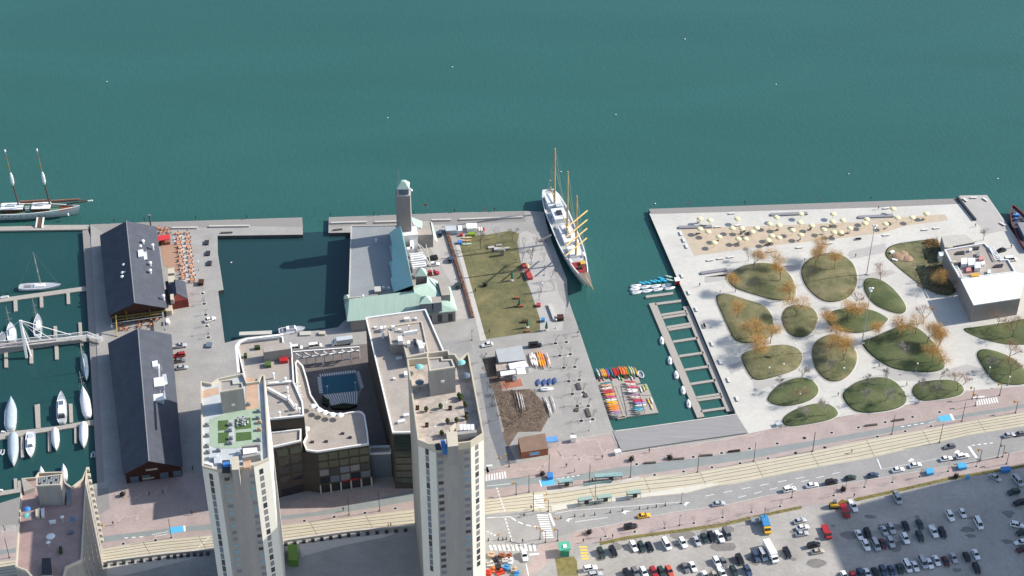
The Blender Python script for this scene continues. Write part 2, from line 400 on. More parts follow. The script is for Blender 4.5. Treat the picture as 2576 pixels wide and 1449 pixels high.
for s in ('H:1040,890 1060,880 1060,872 1120,870 1075,882 1070,908', 'H:1600,810 1620,800 1625,790 1700,795 1650,805 1640,828', 'H:2222,730 2240,718 2245,705 2290,708 2262,722 2250,745',
          'N:1410,300 1420,280 1440,265 1470,275 1460,295', 'N:1870,215 1885,195 1905,180 1930,190 1925,210'):
    mb.poly([Vector((p.x, p.y, .03)) for p in pl(s)])
kind(mb.build('road_markings', [M_white, M_yel]), 'structure')
mb = MB()
for k in range(14):
    a = P(1640 + k * 62, 1400 - k * 8); 
for s in ('N:1880,1020 2576,1390', 'N:1700,830 1790,960', 'N:2180,860 2260,960', 'N:2300,900 2350,1000', 'N:1600,840 1660,900'):
    ribbon(mb, pl(s), .14, .02)
kind(mb.build('faded_lot_lines', mat('faded yellow paint', (.36, .3, .2), var=.2)), 'structure')
# blue pads with white ends on the bike path
M_blue = mat('light blue paint', (.1, .42, .68), var=.08, scale=1)
for i, s in enumerate(('C:1700,960 1840,945 1850,1000 1710,1025', 'H:780,485 920,468 932,530 800,545', 'L:1705,1050 1820,1025 1850,1085 1735,1100')):
    sheet('painted_pad', s, .036, M_blue)
for s in ('C:1842,945 1865,942 1870,1000 1852,1003', 'H:770,488 780,487 800,550 790,552', 'L:1825,1022 1850,1020 1880,1080 1855,1086'):
    sheet('painted_pad_end', s, .037, M_white)
mb = MB()
for s, n in (('C:1530,1035 1700,1000', 9), ('C:1560,1050 1690,1025', 8), ('H:940,475 1000,465', 5), ('H:1000,465 1200,432', 4), ('L:1620,1110 1700,1090', 5), ('L:1340,1150 1600,1110', 4), ('C:1980,1185 2110,1050', 6), ('C:1250,1068 1480,1050', 3)):
    dash(s, n, .4, .5, .038)
kind(mb.build('path_markings', M_white), 'structure')
# wandering pale veins in the granite setts
mb = MB(); rr = random.Random(5)
for s in ('H:480,420 900,320', 'H:900,180 1250,330', 'H:1150,250 1400,230', 'C:1150,870 1440,880', 'C:1280,700 1700,560', 'C:0,1000 170,960', 'M:100,60 420,260', 'M:700,220 1000,110', 'K:200,1350 900,1230', 'L:300,1100 1000,1000'):
    a, b = pl(s); L = [a.lerp(b, t / 9) + Vector((rr.uniform(-2, 2), rr.uniform(-2.2, 2.2), 0)) for t in range(10)]
    ribbon(mb, L, .3, .026)
kind(mb.build('sett_veins', mat('pale setts', hexc('#bba9a4'), var=.1)), 'structure')
# garden quarter
sheet('garden_lawn', 'F:1480,700 1540,640 1620,610 1760,600 1900,575 2000,560 2080,590 2060,680 2080,800 2110,960 2200,1180 2290,1449 G:780,440 240,520 F:1690,1449 1600,1130', .016, M_gard, 'stuff')
sheet('garden_path', 'F:1440,700 1480,700 1600,1130 1690,1449 G:240,530 180,540 F:1640,1449', .02, M_conc)
sheet('garden_walk', 'F:2080,590 2150,560 2330,640 2400,800 2440,1000 2480,1200 G:1040,180 1000,430 780,440 700,100 F:2200,1180 2090,830', .014, M_parkd)
sheet('car_park_strip', 'F:1000,520 1330,500 1350,560 1600,1440 1460,1449 1400,1100 1200,760', .014, mat('pale asphalt', hexc('#aaa59f'), var=.07, scale=.3))
sheet('turning_circle', 'r:700,180 1000,60 1400,30 1480,330 1300,330 780,260', .014, M_asph)
sheet('brick_terrace', 'c:310,1140 820,1110 880,1300 340,1390', .02, mat('brick red paving', hexc('#a06a55'), var=.12, scale=.6))
sheet('shrub_bed', 'G:200,720 330,700 400,1000 400,1040 680,1020 860,1200 870,1300 790,1449 H:560,0 450,170 400,0 G:420,1449 330,1100', .018, M_soil)
sheet('shrub_bed', 'J:1700,520 1745,600 1830,800 1920,1000 1860,1100 1700,1080 1500,990 1450,830 1560,800 1550,560', .034, M_soil)
# lower concrete apron by the streetcar portal
sheet('concrete_apron', 'E:1000,1130 2010,1005 1850,1060 1400,1150 1020,1255', .03, M_conc)
sheet('concrete_apron', 'C:1075,1340 1200,1330 1950,1240 1990,1265 1230,1449 1075,1449', .03, M_conc)
# wave deck: stepped timber risers down to the slip
mb = MB()
top, bot = q('G:1510,1440 O:1700,1066 1850,1043'), q('O:1564,1138 1712,1115 1881,1091')
def along(L, t):
    f = t * (len(L) - 1); i = min(int(f), len(L) - 2); f -= i
    return (L[i][0] + (L[i + 1][0] - L[i][0]) * f, L[i][1] + (L[i + 1][1] - L[i][1]) * f)
for r_ in range(8):
    a, b = r_ / 8, (r_ + 1) / 8; A_, B_ = [], []
    for k in range(11):
        t = k / 10; u, v = along(top, t), along(bot, t)
        A_.append((u[0] + (v[0] - u[0]) * a, u[1] + (v[1] - u[1]) * a)); B_.append((u[0] + (v[0] - u[0]) * b, u[1] + (v[1] - u[1]) * b))
    mb.prism(pl(A_ + B_[::-1]), 0, .1 + .07 * r_, 0)
kind(mb.build('wave_deck', M_wave), 'structure')
kind(MB().bar(P(1548, 1086), P(1850, 1043.5), .5, .5).build('slip_coping', M_conc), 'structure')
# lawns on the park mounds
LAWNS = ['I:1020,930 1050,870 1150,800 1290,765 1400,755 1550,780 1640,850 1700,940 1725,1050 1710,1110 1640,1140 1500,1145 1350,1100 1200,1055 1080,1010',
 'I:1770,800 1830,730 1950,670 2080,655 2200,680 2300,760 2340,880 2335,990 2290,1080 2200,1140 2080,1165 1980,1150 1880,1080 1800,980 1765,880',
 'I:890,1100 960,1065 1050,1070 1180,1115 1340,1160 1430,1210 1480,1290 K:985,60 1000,160 985,230 920,275 800,305 690,320 610,295 565,240 480,50',
 'I:1570,1320 1590,1240 1650,1190 1760,1178 1870,1200 1930,1260 1945,1320 K:1440,60 1420,140 1370,220 1290,258 1200,255 1120,200 1080,120 1068,30',
 'J:585,1320 620,1260 700,1225 850,1212 1000,1222 1120,1260 1200,1310 L:1217,70 1150,140 1050,185 930,212 820,210 700,180 620,140 585,90',
 'J:950,980 970,920 1040,905 1120,920 1220,980 1310,1070 1380,1170 1398,1230 1370,1270 1310,1280 1180,1240 1060,1180 980,1080',
 'J:1170,650 1200,600 1300,560 1450,540 1560,525 1700,510 1745,600 1830,800 1920,1000 1860,1100 1700,1080 1550,1000 1480,950 1350,850 1250,760 1180,700',
 'K:655,440 700,400 850,355 1000,330 1120,322 1220,350 1275,400 1285,460 1260,540 1200,590 1060,635 930,675 830,690 770,670 720,600 680,520',
 'K:1370,400 1390,320 1450,260 1550,220 1640,225 1740,290 1820,380 1838,450 1820,540 1760,630 1680,690 1600,705 1520,690 1440,620 1390,530',
 'L:920,290 1000,270 1150,210 1280,150 1380,125 1480,140 1560,190 1650,280 1740,400 1785,520 1775,570 1700,600 1580,612 1400,598 1240,570 1100,490 980,390',
 'K:920,870 960,800 1050,720 1180,665 1280,650 1370,670 1430,730 1452,790 1420,850 1340,900 1200,940 1080,950 980,930 930,900',
 'K:1670,830 1720,770 1820,700 1950,660 2080,648 2180,670 2270,740 2330,840 2335,890 2300,940 2200,985 2000,1015 1880,1018 1780,990 1700,900',
 'K:1070,1090 1110,1030 1240,960 1380,920 1500,912 1590,940 1645,1000 1640,1040 1560,1085 1400,1120 1200,1150 1120,1150 1080,1120',
 'L:1440,800 1460,740 1520,700 1680,680 1820,675 1920,700 1975,760 1970,810 1900,850 1720,880 1580,898 1510,885 1460,840',
 'L:1945,160 2050,150 2250,120 2450,90 2576,60 2700,60 2700,340 2576,325 2450,330 2300,310 2150,270 2000,210',
 'L:2085,430 2120,375 2200,365 2330,400 2450,450 2550,530 2620,620 2640,700 2560,735 2400,735 2290,710 2200,630 2150,540']
def smooth_loop(pts, n=3):
    for _ in range(n - 1):
        out = []
        for i, p in enumerate(pts):
            r_ = pts[(i + 1) % len(pts)]
            out += [p * .75 + r_ * .25, p * .25 + r_ * .75]
        pts = out
    return pts
for i, s in enumerate(LAWNS):
    L = smooth_loop(pl(s)); c = sum(L, Vector()) / len(L)
    mb = MB(); n = len(L); top_h = 1.1 if i not in (6, 14) else .3
    rings = []
    for f, z in ((1.035, .03), (1.0, .16), (.93, .38), (.7, .8), (.35, 1.0)):
        rings.append([Vector((c.x + (p.x - c.x) * f, c.y + (p.y - c.y) * f, .0 + z * top_h)) for p in L])
    kb = MB(); kb.loft(rings[:2], 0, False)
    for k in range(n): kb.poly([rings[1][k], rings[1][(k + 1) % n], Vector((c.x + (L[(k + 1) % n].x - c.x) * .985, c.y + (L[(k + 1) % n].y - c.y) * .985, .15 * top_h)), Vector((c.x + (L[k].x - c.x) * .985, c.y + (L[k].y - c.y) * .985, .15 * top_h))])
    kind(kb.build('lawn_kerb', M_conc), 'structure')
    mb.loft([[Vector((c.x + (p.x - c.x) * .99, c.y + (p.y - c.y) * .99, .165 * top_h)) for p in L]] + rings[2:], 0, True)
    kind(mb.build('grass_mound', M_green if i in (4, 5, 9, 10, 11, 12, 13, 14, 15) else M_lawn, None, True), 'structure')

# oil stains and tar repairs on lot and street
rr = random.Random(17); mb = MB()
for k in range(46):
    if k < 34: x, y = rr.uniform(1500, 2560), rr.uniform(1290, 1445)
    else: x, y = rr.uniform(1420, 2500), 0; y = 1335 - (x - 1420) * .145
    p = P(x, y); n = 9; r_ = rr.uniform(.5, 2.2) * (.5 if k >= 34 else 1); e = rr.uniform(1, 2.6)
    mb.poly([(p.x + r_ * e * (1 + rr.uniform(-.35, .35)) * math.cos(6.283 * j / n), p.y + r_ * (1 + rr.uniform(-.35, .35)) * math.sin(6.283 * j / n), .0185 + k * .00001) for j in range(n)])
kind(mb.build('oil_stains', mat('oil stained asphalt', hexc('#7b7772'), var=.15, scale=.6)), 'structure')
# ================================================================== BUILDINGS
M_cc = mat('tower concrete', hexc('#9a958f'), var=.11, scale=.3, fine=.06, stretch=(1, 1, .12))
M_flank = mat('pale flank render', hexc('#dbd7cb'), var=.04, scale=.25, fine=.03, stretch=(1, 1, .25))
M_cream = mat('cream concrete', hexc('#bdb4a2'), var=.06, scale=.3)
M_roofg = mat('gravel roof', hexc('#a29990'), var=.09, scale=.2, fine=.09)
M_roofd = mat('tower roof tiles', hexc('#a3998f'), var=.14, scale=.35, fine=.1, col2=hexc('#b3a79b'), brick=(1.2, 1.2, 10, .03, .03, 0))
M_roofp = mat('pink roof tiles', hexc('#9d8680'), var=.12, scale=.3, fine=.08)
M_tile = mat('green roof tiles', hexc('#98a993'), var=.08, scale=.4)
M_tileb = mat('pale grey roof tiles', hexc('#b4b8b8'), var=.06, scale=.4)
M_tilet = mat('tan roof tiles', hexc('#b89a83'), var=.08, scale=.4)
M_turf = mat('artificial turf', hexc('#4b6236'), var=.15, scale=1)
M_trim = mat('white parapet trim', (.78, .78, .76), var=.04, scale=1)
M_glass = mat('dark window glass', (.02, .026, .034), .12, 0, spec=.6)
M_glt = mat('teal window glass', (.2, .32, .35), .2, 0, spec=.6)
M_glg = mat('grey curtain glass', (.2, .2, .2), .3, 0, spec=.5)
M_glb = mat('blue grey glass', (.13, .16, .2), .2, 0, spec=.6)
M_metal = mat('white painted metal', (.72, .73, .73), .45, var=.06, scale=2)
M_grey = mat('grey painted metal', hexc('#878a8c'), .5, var=.1, scale=2)
M_dark = mat('dark metal', (.035, .035, .04), .5, var=.1)
M_slate = mat('slate grey shingles', hexc('#474b55'), var=.13, scale=.22, fine=.1, brick=(3.0, .9, 8, .035, .03))
M_brick = mat('dark red brick', hexc('#472f29'), var=.18, scale=.8, fine=.15)
M_mint = mat('mint standing seam roof', hexc('#a3baac'), .6, var=.06, scale=.3, stretch=(5, .3, 1))
M_terrac = mat('grey render', hexc('#8f8a86'), var=.06, scale=.3)
M_facade = mat('brown facade panels', hexc('#4d473f'), var=.1, scale=.4)
M_blueg = mat('blue plastic', (.05, .2, .5), .4, var=.1)
M_tarp = mat('pale grey tarpaulin', hexc('#b5bcbf'), .6, var=.08, scale=.8)
M_umb = mat('teal fabric', hexc('#7fb5b2'), var=.08)
M_leafg = mat('potted evergreen', hexc('#33431f'), var=.3, scale=3)
M_red = mat('red paint', (.45, .03, .03), .4, var=.08)
M_terra = mat('terracotta', hexc('#8e5a45'), var=.2)
def ring_wall(mb, pts, z0, h, w, m=0):
    """a parapet: low wall running just inside the outline"""
    c = sum(pts, Vector()) / len(pts)
    n = len(pts)
    ar = sum(pts[i].x * pts[(i + 1) % n].y - pts[(i + 1) % n].x * pts[i].y for i in range(n))
    sg = 1 if ar > 0 else -1
    inn = []
    for i in range(n):
        p, a, b = pts[i], pts[i - 1], pts[(i + 1) % n]
        d1 = (p - a); d2 = (b - p); d1.z = d2.z = 0; d1.normalize(); d2.normalize()
        n1, n2 = Vector((-d1.y, d1.x, 0)) * sg, Vector((-d2.y, d2.x, 0)) * sg
        bb = (n1 + n2); bb = bb.normalized() if bb.length > .1 else n1
        inn.append(p + bb * w / max(.45, bb.dot(n1)))
    for i in range(n):
        j = (i + 1) % n
        o0, o1, i0, i1 = pts[i], pts[j], inn[i], inn[j]
        L = lambda p, z: Vector((p.x, p.y, z))
        mb.poly([L(o0, z0 + h), L(o1, z0 + h), L(i1, z0 + h), L(i0, z0 + h)], m)
        mb.poly([L(o0, z0), L(o1, z0), L(o1, z0 + h), L(o0, z0 + h)], m)
        mb.poly([L(i0, z0), L(i1, z0), L(i1, z0 + h), L(i0, z0 + h)], m)
    return inn
def wallbox(A, B, t, w, z0, z1, out=.05, deep=.2):
    """a window slab standing 'out' proud of the wall A-B (A-B runs with the outside on its right)"""
    d = (B - A); d.z = 0; L = d.length; d.normalize(); nrm = Vector((d.y, -d.x, 0))
    c = A + d * (L * t); mb = MB()
    a, b = c - d * w / 2, c + d * w / 2
    pts = [a + nrm * out, b + nrm * out, b - nrm * deep, a - nrm * deep]
    return mb.prism(pts, z0, z1, 0, None, True)
def roofbox(par, name, s, z0, z1, m, mt=None):
    """box on a roof, its TOP outline traced at height z1"""
    mb = MB(); mb.prism(pl(s, z1), z0, z1, 0, 1 if mt else 0, True)
    return mb.build(name, [m, mt] if mt else m, par)
def at(s, z): return pl(s, z)[0]
def flat(par, name, s, z, m):
    return MB().poly(pl(s, z)).build(name, m, par)
GL = [M_glass, M_glg, M_glg, M_glt, M_glb, M_glt]
def tower(name, label, out, z, roofm, fronts, depth_parapet=1.0, floor=2.85, flank=()):
    pts = pl(out, z); loc = sum(pts, Vector()) / len(pts); loc.z = 0
    t = T(name, label, 'apartment tower', loc)
    b = MB(); b.prism(pts, 0, z - depth_parapet - .05)
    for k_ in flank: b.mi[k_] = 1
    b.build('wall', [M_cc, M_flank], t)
    ri = MB(); inn = ring_wall(ri, pts, z - depth_parapet - .05, depth_parapet + .05, .45); ri.build('parapet', M_cream, t)
    MB().poly([Vector((p.x, p.y, z - depth_parapet)) for p in inn]).build('roof', roofm, t)
    rr = random.Random(len(name) + int(z)); k = 0
    for (a, bb, tt, w, h, mats_, nf) in fronts:
        A, B = P(*a, z), P(*bb, z)
        for f in range(nf):
            zz = z - 4.9 - f * floor
            if zz < 2: break
            wallbox(A, B, tt, w, zz, zz + h).build('window', rr.choice(mats_), t); k += 1
    return t, inn
# ---- tower beside the pool condominium
LT = q('O:504,958 531,963 548,951 612,938 622,962 649,958 655,944 666,942 678,1152 638,1170 548,1182 508,1172')
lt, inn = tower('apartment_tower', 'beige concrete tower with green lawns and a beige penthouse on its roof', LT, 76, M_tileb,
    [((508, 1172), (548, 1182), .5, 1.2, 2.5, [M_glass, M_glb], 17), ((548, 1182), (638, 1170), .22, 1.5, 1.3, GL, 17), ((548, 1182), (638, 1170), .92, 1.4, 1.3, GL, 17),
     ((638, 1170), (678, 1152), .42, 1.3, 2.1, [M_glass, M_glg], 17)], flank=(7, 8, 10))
zr = 75.03
flat(lt, 'roof_tiling', 't:310,640 560,560 800,540 780,420 900,420 920,1000 560,1080 300,1080 210,1040 200,680', zr + .02, M_tile)
flat(lt, 'roof_tiling', 't:700,100 860,120 880,520 720,560 700,480', zr + .03, M_tilet)
flat(lt, 'roof_tiling', 't:90,290 320,230 330,330 95,390', zr + .03, M_tilet)
for s in ('t:318,700 455,690 465,820 320,838', 't:320,865 460,860 465,1000 322,1012', 't:555,680 765,655 775,800 560,825', 't:568,865 775,850 782,960 570,985'):
    flat(lt, 'lawn_patch', s, zr + .08, M_turf)
for s in ('t:470,690 540,680 545,1000 470,1005',): flat(lt, 'roof_path', s, zr + .07, M_tileb)
rr = random.Random(3)
for i in range(5):
    for j in range(5):
        if rr.random() < .85:
            p = at('t:%d,%d' % (590 + j * 34 + rr.randint(-5, 5), 690 + i * 24 - j * 6), zr)
            MB().box((p.x, p.y, zr + .09), (.45, .45, .5)).box((p.x, p.y + .3, zr + .5), (.45, .1, .5)).build('roof_chair', M_metal if (i + j) % 2 else M_grey, lt)
for i, (x, y) in enumerate(((160, 735), (165, 880), (160, 1025), (170, 1110), (320, 1085), (870, 545), (860, 640), (885, 700), (880, 800), (875, 940), (480, 810), (485, 730), (490, 920), (480, 985), (730, 450))):
    p = at('t:%d,%d' % (x, y), zr + 1)
    MB().box((p.x, p.y, zr), (1.5, 1.0, .75)).box((p.x + .3, p.y, zr + .75), (.5, .8, .35)).build('roof_planter', M_tilet if i in (7, 8) else M_grey, lt)
PH = pl('O:553,957 587,954 588,964 609,962 612,976 553,986', 84)
b = MB(); b.prism(PH, 75, 83.5); pho = b.build('penthouse', M_cc, lt)
b = MB(); ring_wall(b, PH, 83.5, .5, .35); b.build('penthouse_rim', M_cream, pho)
roofbox(pho, 'air_unit', 't:488,440 540,440 545,470 490,472', 77.5, 78.3, M_metal)
roofbox(lt, 'shaft_head', 't:500,1195 598,1188 603,1372 508,1378', 72, 79, M_cc, M_cream)
roofbox(lt, 'cooling_unit', 't:660,1080 855,1068 858,1135 665,1165', 75, 77.2, M_metal)
roofbox(lt, 'cooling_pit_wall', 't:640,1040 895,1010 897,1030 640,1060', 75, 77.6, M_cc)
roofbox(lt, 'cooling_pit_wall', 't:650,1185 900,1140 902,1165 655,1215', 75, 77.6, M_cc)
roofbox(lt, 'blue_tank', 't:380,1270 470,1260 475,1330 385,1340', 74, 76.2, M_blueg)
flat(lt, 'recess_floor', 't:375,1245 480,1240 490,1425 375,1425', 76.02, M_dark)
for s, m_ in (('t:200,1160 320,1150 300,1200 190,1210', M_tarp), ('t:260,1200 350,1190 355,1280 265,1290', M_tarp), ('t:150,1260 250,1290 240,1320 140,1290', M_metal), ('t:660,1230 770,1220 760,1340 670,1350', M_tilet), ('t:590,1140 640,1080 650,1090 600,1150', M_metal)):
    roofbox(lt, 'covered_furniture', s, 75, 76.1, m_)
# ---- tower by the corner of the street
RT = q('O:1024,903 1074,898 1074,887 1129,880 1131,890 1145,890 1155,904 1169,892 1179,886 1217,1090 1184,1111 1096,1123 1051,1106')
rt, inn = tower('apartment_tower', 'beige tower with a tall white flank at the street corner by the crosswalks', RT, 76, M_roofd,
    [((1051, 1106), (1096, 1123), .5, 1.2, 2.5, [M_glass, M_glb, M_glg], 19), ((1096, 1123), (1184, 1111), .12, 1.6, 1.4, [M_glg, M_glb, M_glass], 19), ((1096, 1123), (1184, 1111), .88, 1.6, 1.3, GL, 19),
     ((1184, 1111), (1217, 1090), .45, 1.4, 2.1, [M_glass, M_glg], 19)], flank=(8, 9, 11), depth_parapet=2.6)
PH = pl('O:1075,900 1113,897 1114,904 1137,903 1145,923 1080,933', 84)
b = MB(); b.prism(PH, 73, 83.5); pho = b.build('penthouse', M_cc, rt)
b = MB(); ring_wall(b, PH, 83.5, .5, .5); b.build('penthouse_rim', M_cream, pho)
roofbox(pho, 'air_unit', 'r:815,830 890,825 895,870 820,875', 78.5, 79.3, M_metal)
roofbox(rt, 'shaft_head', 'O:1122,1086 1150,1085 1153,1121 1127,1124', 72, 80, M_cc, M_cream)
roofbox(rt, 'blue_tank', 's:815,800 890,790 950,975 850,990', 74, 76.4, M_blueg)
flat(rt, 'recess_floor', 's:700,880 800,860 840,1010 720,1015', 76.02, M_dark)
for i in range(4): roofbox(rt, 'cooling_unit', 's:%d,488 %d,486 %d,595 %d,606' % (1195 + i * 76, 1262 + i * 76, 1272 + i * 76, 1208 + i * 76), 73.42, 76, M_metal)
roofbox(rt, 'cooling_pit_wall', 's:1150,640 1540,600 1545,650 1160,700', 73.42, 77.6, M_cc)
roofbox(rt, 'cooling_pit_wall', 's:990,560 1110,460 1125,470 1010,590', 73.42, 77, M_cream)
for x, y in ((1220, 1270), (530, 1650), (1320, 1555), (820, 1590), (840, 2130), (960, 1890), (1140, 1870), (1340, 1810), (1250, 1240), (1190, 1210)):
    p = at('r:%d,%d' % (x, y if y < 1449 else y), 73.42) if y < 1449 else at('s:%d,%d' % (x, y - 1420), 73.42)
    MB().lathe((p.x, p.y, 73.42), [(.35, 0), (.5, .6), (.1, .62)], 8).build('plant_pot', M_terra, rt)
    MB().lathe((p.x, p.y, 73.9), [(.2, 0), (.8, .5), (.6, 1.2), (.1, 1.8)], 7).build('potted_shrub', M_leafg, rt)
for i, (x, y, m_) in enumerate(((385, 590, M_umb), (1230, 500, M_umb), (395, 900, M_glb), (1340, 760, M_glb))):
    p = at('r:%d,%d' % (x, y), 75.6)
    MB().lathe((p.x, p.y, 75.6), [(1.5, 0), (.9, .35), (.05, .6)], 8).tube((p.x, p.y, 73.42), (p.x, p.y, 76.1), .05).build('patio_umbrella', m_, rt)
for x, y in ((350, 165), (540, 510), (835, 140), (1010, 170), (100, 300)):
    p = at('s:%d,%d' % (x if x > 200 else 1340, y), 73.9)
    MB().box((p.x, p.y, 73.42), (1.1, .7, .7)).box((p.x, p.y + .4, 73.9), (1.1, .15, .8)).build('patio_chair', M_brick if y != 140 else M_metal, rt)
for x, y in ((935, 70), (700, 565)):
    p = at('s:%d,%d' % (x, y + 130), 73.42); MB().tube(p, p + Vector((0, 0, 3.2)), .06).lathe((p.x, p.y, 76.5), [(.0, 0), (.3, .2), (0, .5)], 8).build('roof_lamp', M_metal, rt)
# ---- lower tower at the left corner
BT = q('O:54,1203 88,1200 96,1188 158,1186 166,1214 180,1224 206,1204 217,1178 206,1408 167,1426 160,1452 80,1452 65,1435 38,1425')
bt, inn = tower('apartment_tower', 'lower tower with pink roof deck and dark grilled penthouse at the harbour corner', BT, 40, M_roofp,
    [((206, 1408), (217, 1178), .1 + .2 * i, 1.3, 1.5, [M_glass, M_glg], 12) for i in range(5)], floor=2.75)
A_, B_ = P(217, 1178, 40), P(206, 1408, 40)
for f in range(13):
    z_ = 38.6 - f * 2.75
    p = A_ + Vector((.35, .2, 0)); MB().box((p.x, p.y, z_), (1.0, 1.2, 1.2), R(8)).build('balcony', M_cream, bt)
PH = pl('O:91,1200 156,1192 152,1219 91,1222', 48)
b = MB(); b.prism(PH, 39, 47.4); pho = b.build('penthouse', M_cc, bt)
b = MB(); ring_wall(b, PH, 47.4, .6, .4); b.build('penthouse_rim', M_cream, pho)
b = MB(); b.prism([p * .86 + sum(PH, Vector()) / 4 * .14 for p in PH], 47.4, 47.6); b.build('roof_grille', M_dark, pho)
b = MB(); a0, a1, a2, a3 = [p * .84 + sum(PH, Vector()) / 4 * .16 for p in PH]
for k in range(9):
    for j in range(3):
        if (k * 3 + j) % 5 != 2:
            t0 = (k + .5) / 9; u = a0.lerp(a1, t0); v = a3.lerp(a2, t0); p = u.lerp(v, .2 + .3 * j); b.box((p.x, p.y, 47.6), (.55, 1.2, .25))
b.build('grille_louvre', M_grey, pho)
roofbox(bt, 'shaft_head', 'C:420,1270 510,1265 530,1440 420,1440', 37, 41.5, M_cc, M_dark)
for x, y, r_, m_ in ((270, 840, 1.3, M_umb), (272, 775, 1.2, M_blueg), (510, 1050, 1.4, M_metal), (740, 875, 1.4, M_glb), (625, 855, .7, M_metal), (485, 1110, .7, M_metal)):
    p = at('C:%d,%d' % (x, y), 41.8); MB().lathe((p.x, p.y, 41.8), [(r_, 0), (r_ * .6, .3), (.05, .5)], 10).tube((p.x, p.y, 39), (p.x, p.y, 42), .05).build('patio_umbrella', m_, bt)
for s, m_ in (('C:490,890 560,880 560,900 495,908', M_metal), ('C:680,1000 735,980 735,1000 685,1015', M_glb), ('C:590,1150 620,1145 625,1200 595,1210', M_leafg), ('C:355,780 400,760 395,850 360,850', M_cream), ('C:410,770 445,760 445,840 415,845', M_metal)):
    roofbox(bt, 'covered_furniture', s, 39, 40, m_)
roofbox(bt, 'skylight_box', 'C:665,580 720,575 725,705 670,710', 39, 40.4, M_cc, M_glb)
for s in ('C:215,460 260,480 345,560 240,600',): roofbox(bt, 'roof_screen', s, 39, 40.6, M_cc, M_roofg)

# ---- pool condominium: two wings around a pool court
pc = T('condominium', 'low U-shaped condominium with white rims and a striped pool court', 'apartment block', P(800, 1000))
MF = M_facade
def block(par, s, z, rm, nm='wing_wall', z0=0, rim=.7, rimm=M_trim, w=.5, wm=None):
    pts = pl(s, z); b = MB(); b.prism(pts, z0, z - rim - .05); b.build(nm, wm or MF, par)
    b = MB(); inn = ring_wall(b, pts, z - rim - .05, rim + .05, w); b.build('parapet', rimm, par)
    MB().poly([Vector((p.x, p.y, z - rim)) for p in inn]).build('roof', rm, par)
LW = 'O:608,855 712,845 714,860 733,862 736,893 740,960 762,1010 765,1045 683,1053 640,1058 595,868'
block(pc, LW, 30, M_roofg)
block(pc, 'O:640,1092 683,1086 758,1078 757,1108 692,1123 640,1134', 24.5, M_roofg)
block(pc, 'O:742,912 748,904 763,920 773,953 783,993 803,1023 820,1034 840,1039 860,1040 878,1036 903,1033 912,1036 918,1043 925,1085 928,1116 798,1136 770,1132 762,1112 770,1096 748,1000', 20, M_roofg)
block(pc, 'O:919,798 1071,777 1125,900 1125,1085 987,1088', 27, M_roofg)
# curved glass edge of the terrace, upper boxes
MB().prism([(-73.3, 455.3), (-67.3, 454.6), (-67.3, 460), (-73.3, 460)], 0, 18.6).build('link_wall', MF, pc)
block(pc, 'E:1700,215 1920,205 1935,130 1700,140', 12, M_roofg, 'infill_wall', wm=M_glb)
b = MB(); b.prism(pl('O:660,870 727,859 732,877 663,887', 34), 29, 34); pho = b.build('stair_penthouse', M_terrac, pc)
flat(pho, 'penthouse_roof', 'O:661,871 726,860 731,876 664,886', 34.02, M_roofg)
UP = pl('n:735,560 1670,430 1850,1270 1255,1410 1150,1020 820,1050', 31)
b = MB(); b.prism(UP, 26, 30.4); pho = b.build('plant_room', M_terrac, pc)
b = MB(); i2 = ring_wall(b, UP, 30.4, .6, .5); b.build('plant_room_rim', M_cream, pho)
MB().poly([Vector((p.x, p.y, 30.5)) for p in i2]).build('plant_room_roof', M_roofg, pho)
for s, z_, h in (('n:1185,320 1330,310 1330,370 1190,385', 26, 1.5), ('n:1465,320 1525,320 1530,365 1470,370', 26, 1.2), ('n:370,570 450,560 455,600 380,610', 26, 1), ('n:540,560 615,555 625,640 545,645', 26, 2), ('n:640,555 705,550 710,600 645,605', 26, 1.5),
                 ('n:840,540 930,530 935,590 845,600', 30.5, 1.6), ('n:1020,630 1095,620 1100,665 1025,670', 30.5, 1), ('n:1165,710 1540,650 1545,690 1170,750', 30.5, 1.5), ('n:1005,825 1130,815 1150,960 1020,965', 30.5, 1.8), ('n:1260,960 1345,945 1350,1035 1265,1040', 30.5, 1.8),
                 ('n:1515,930 1660,960 1725,1150 1600,1170', 30.5, 2.2), ('n:1680,1010 1750,1010 1750,1045 1685,1045', 30.5, 1.5), ('n:590,750 655,740 640,815 590,810', 26, 2), ('n:1285,530 1335,525 1335,560 1290,560', 30.5, 2.6), ('n:960,1390 1130,1370 1135,1420 965,1440', 26, .8),
                 ('D:1990,1335 2060,1320 2065,1345 1990,1358', 26, 1.2), ('D:2045,1270 2100,1262 2105,1285 2050,1292', 26, 1.2), ('D:1940,905 1965,900 1968,918 1942,920', 26, 1), ('D:2050,840 2085,838 2088,878 2055,880', 26, 1.5)):
    roofbox(pc, 'roof_unit', s, z_, z_ + h, M_metal)
roofbox(pc, 'roof_vent', 'n:1420,905 1500,905 1520,1090 1450,1090', 30.5, 31.6, M_grey, M_dark)
for s, m_ in (('D:545,580 600,575 605,600 550,605', M_leafg), ('D:440,660 470,655 472,685 440,690', M_leafg), ('D:650,740 710,735 715,780 655,785', MATS['artificial turf']), ('D:795,690 880,680 885,735 800,740', M_red), ('D:695,580 730,575 732,595 698,600', M_metal)):
    roofbox(pc, 'roof_box', s, 29, 30.6, m_)
for i, (x, y) in enumerate(((1135, 1185), (1195, 1225), (1255, 1250), (1330, 1270), (1410, 1275), (1070, 1415))):
    p = at('D:%d,%d' % (x, y), 21.5); MB().lathe((p.x, p.y, 21.1), [(1.3, 0), (.8, .3), (.05, .5)], 10).tube((p.x, p.y, 19), (p.x, p.y, 21.5), .05).build('terrace_umbrella', M_trim, pc)
b = MB()
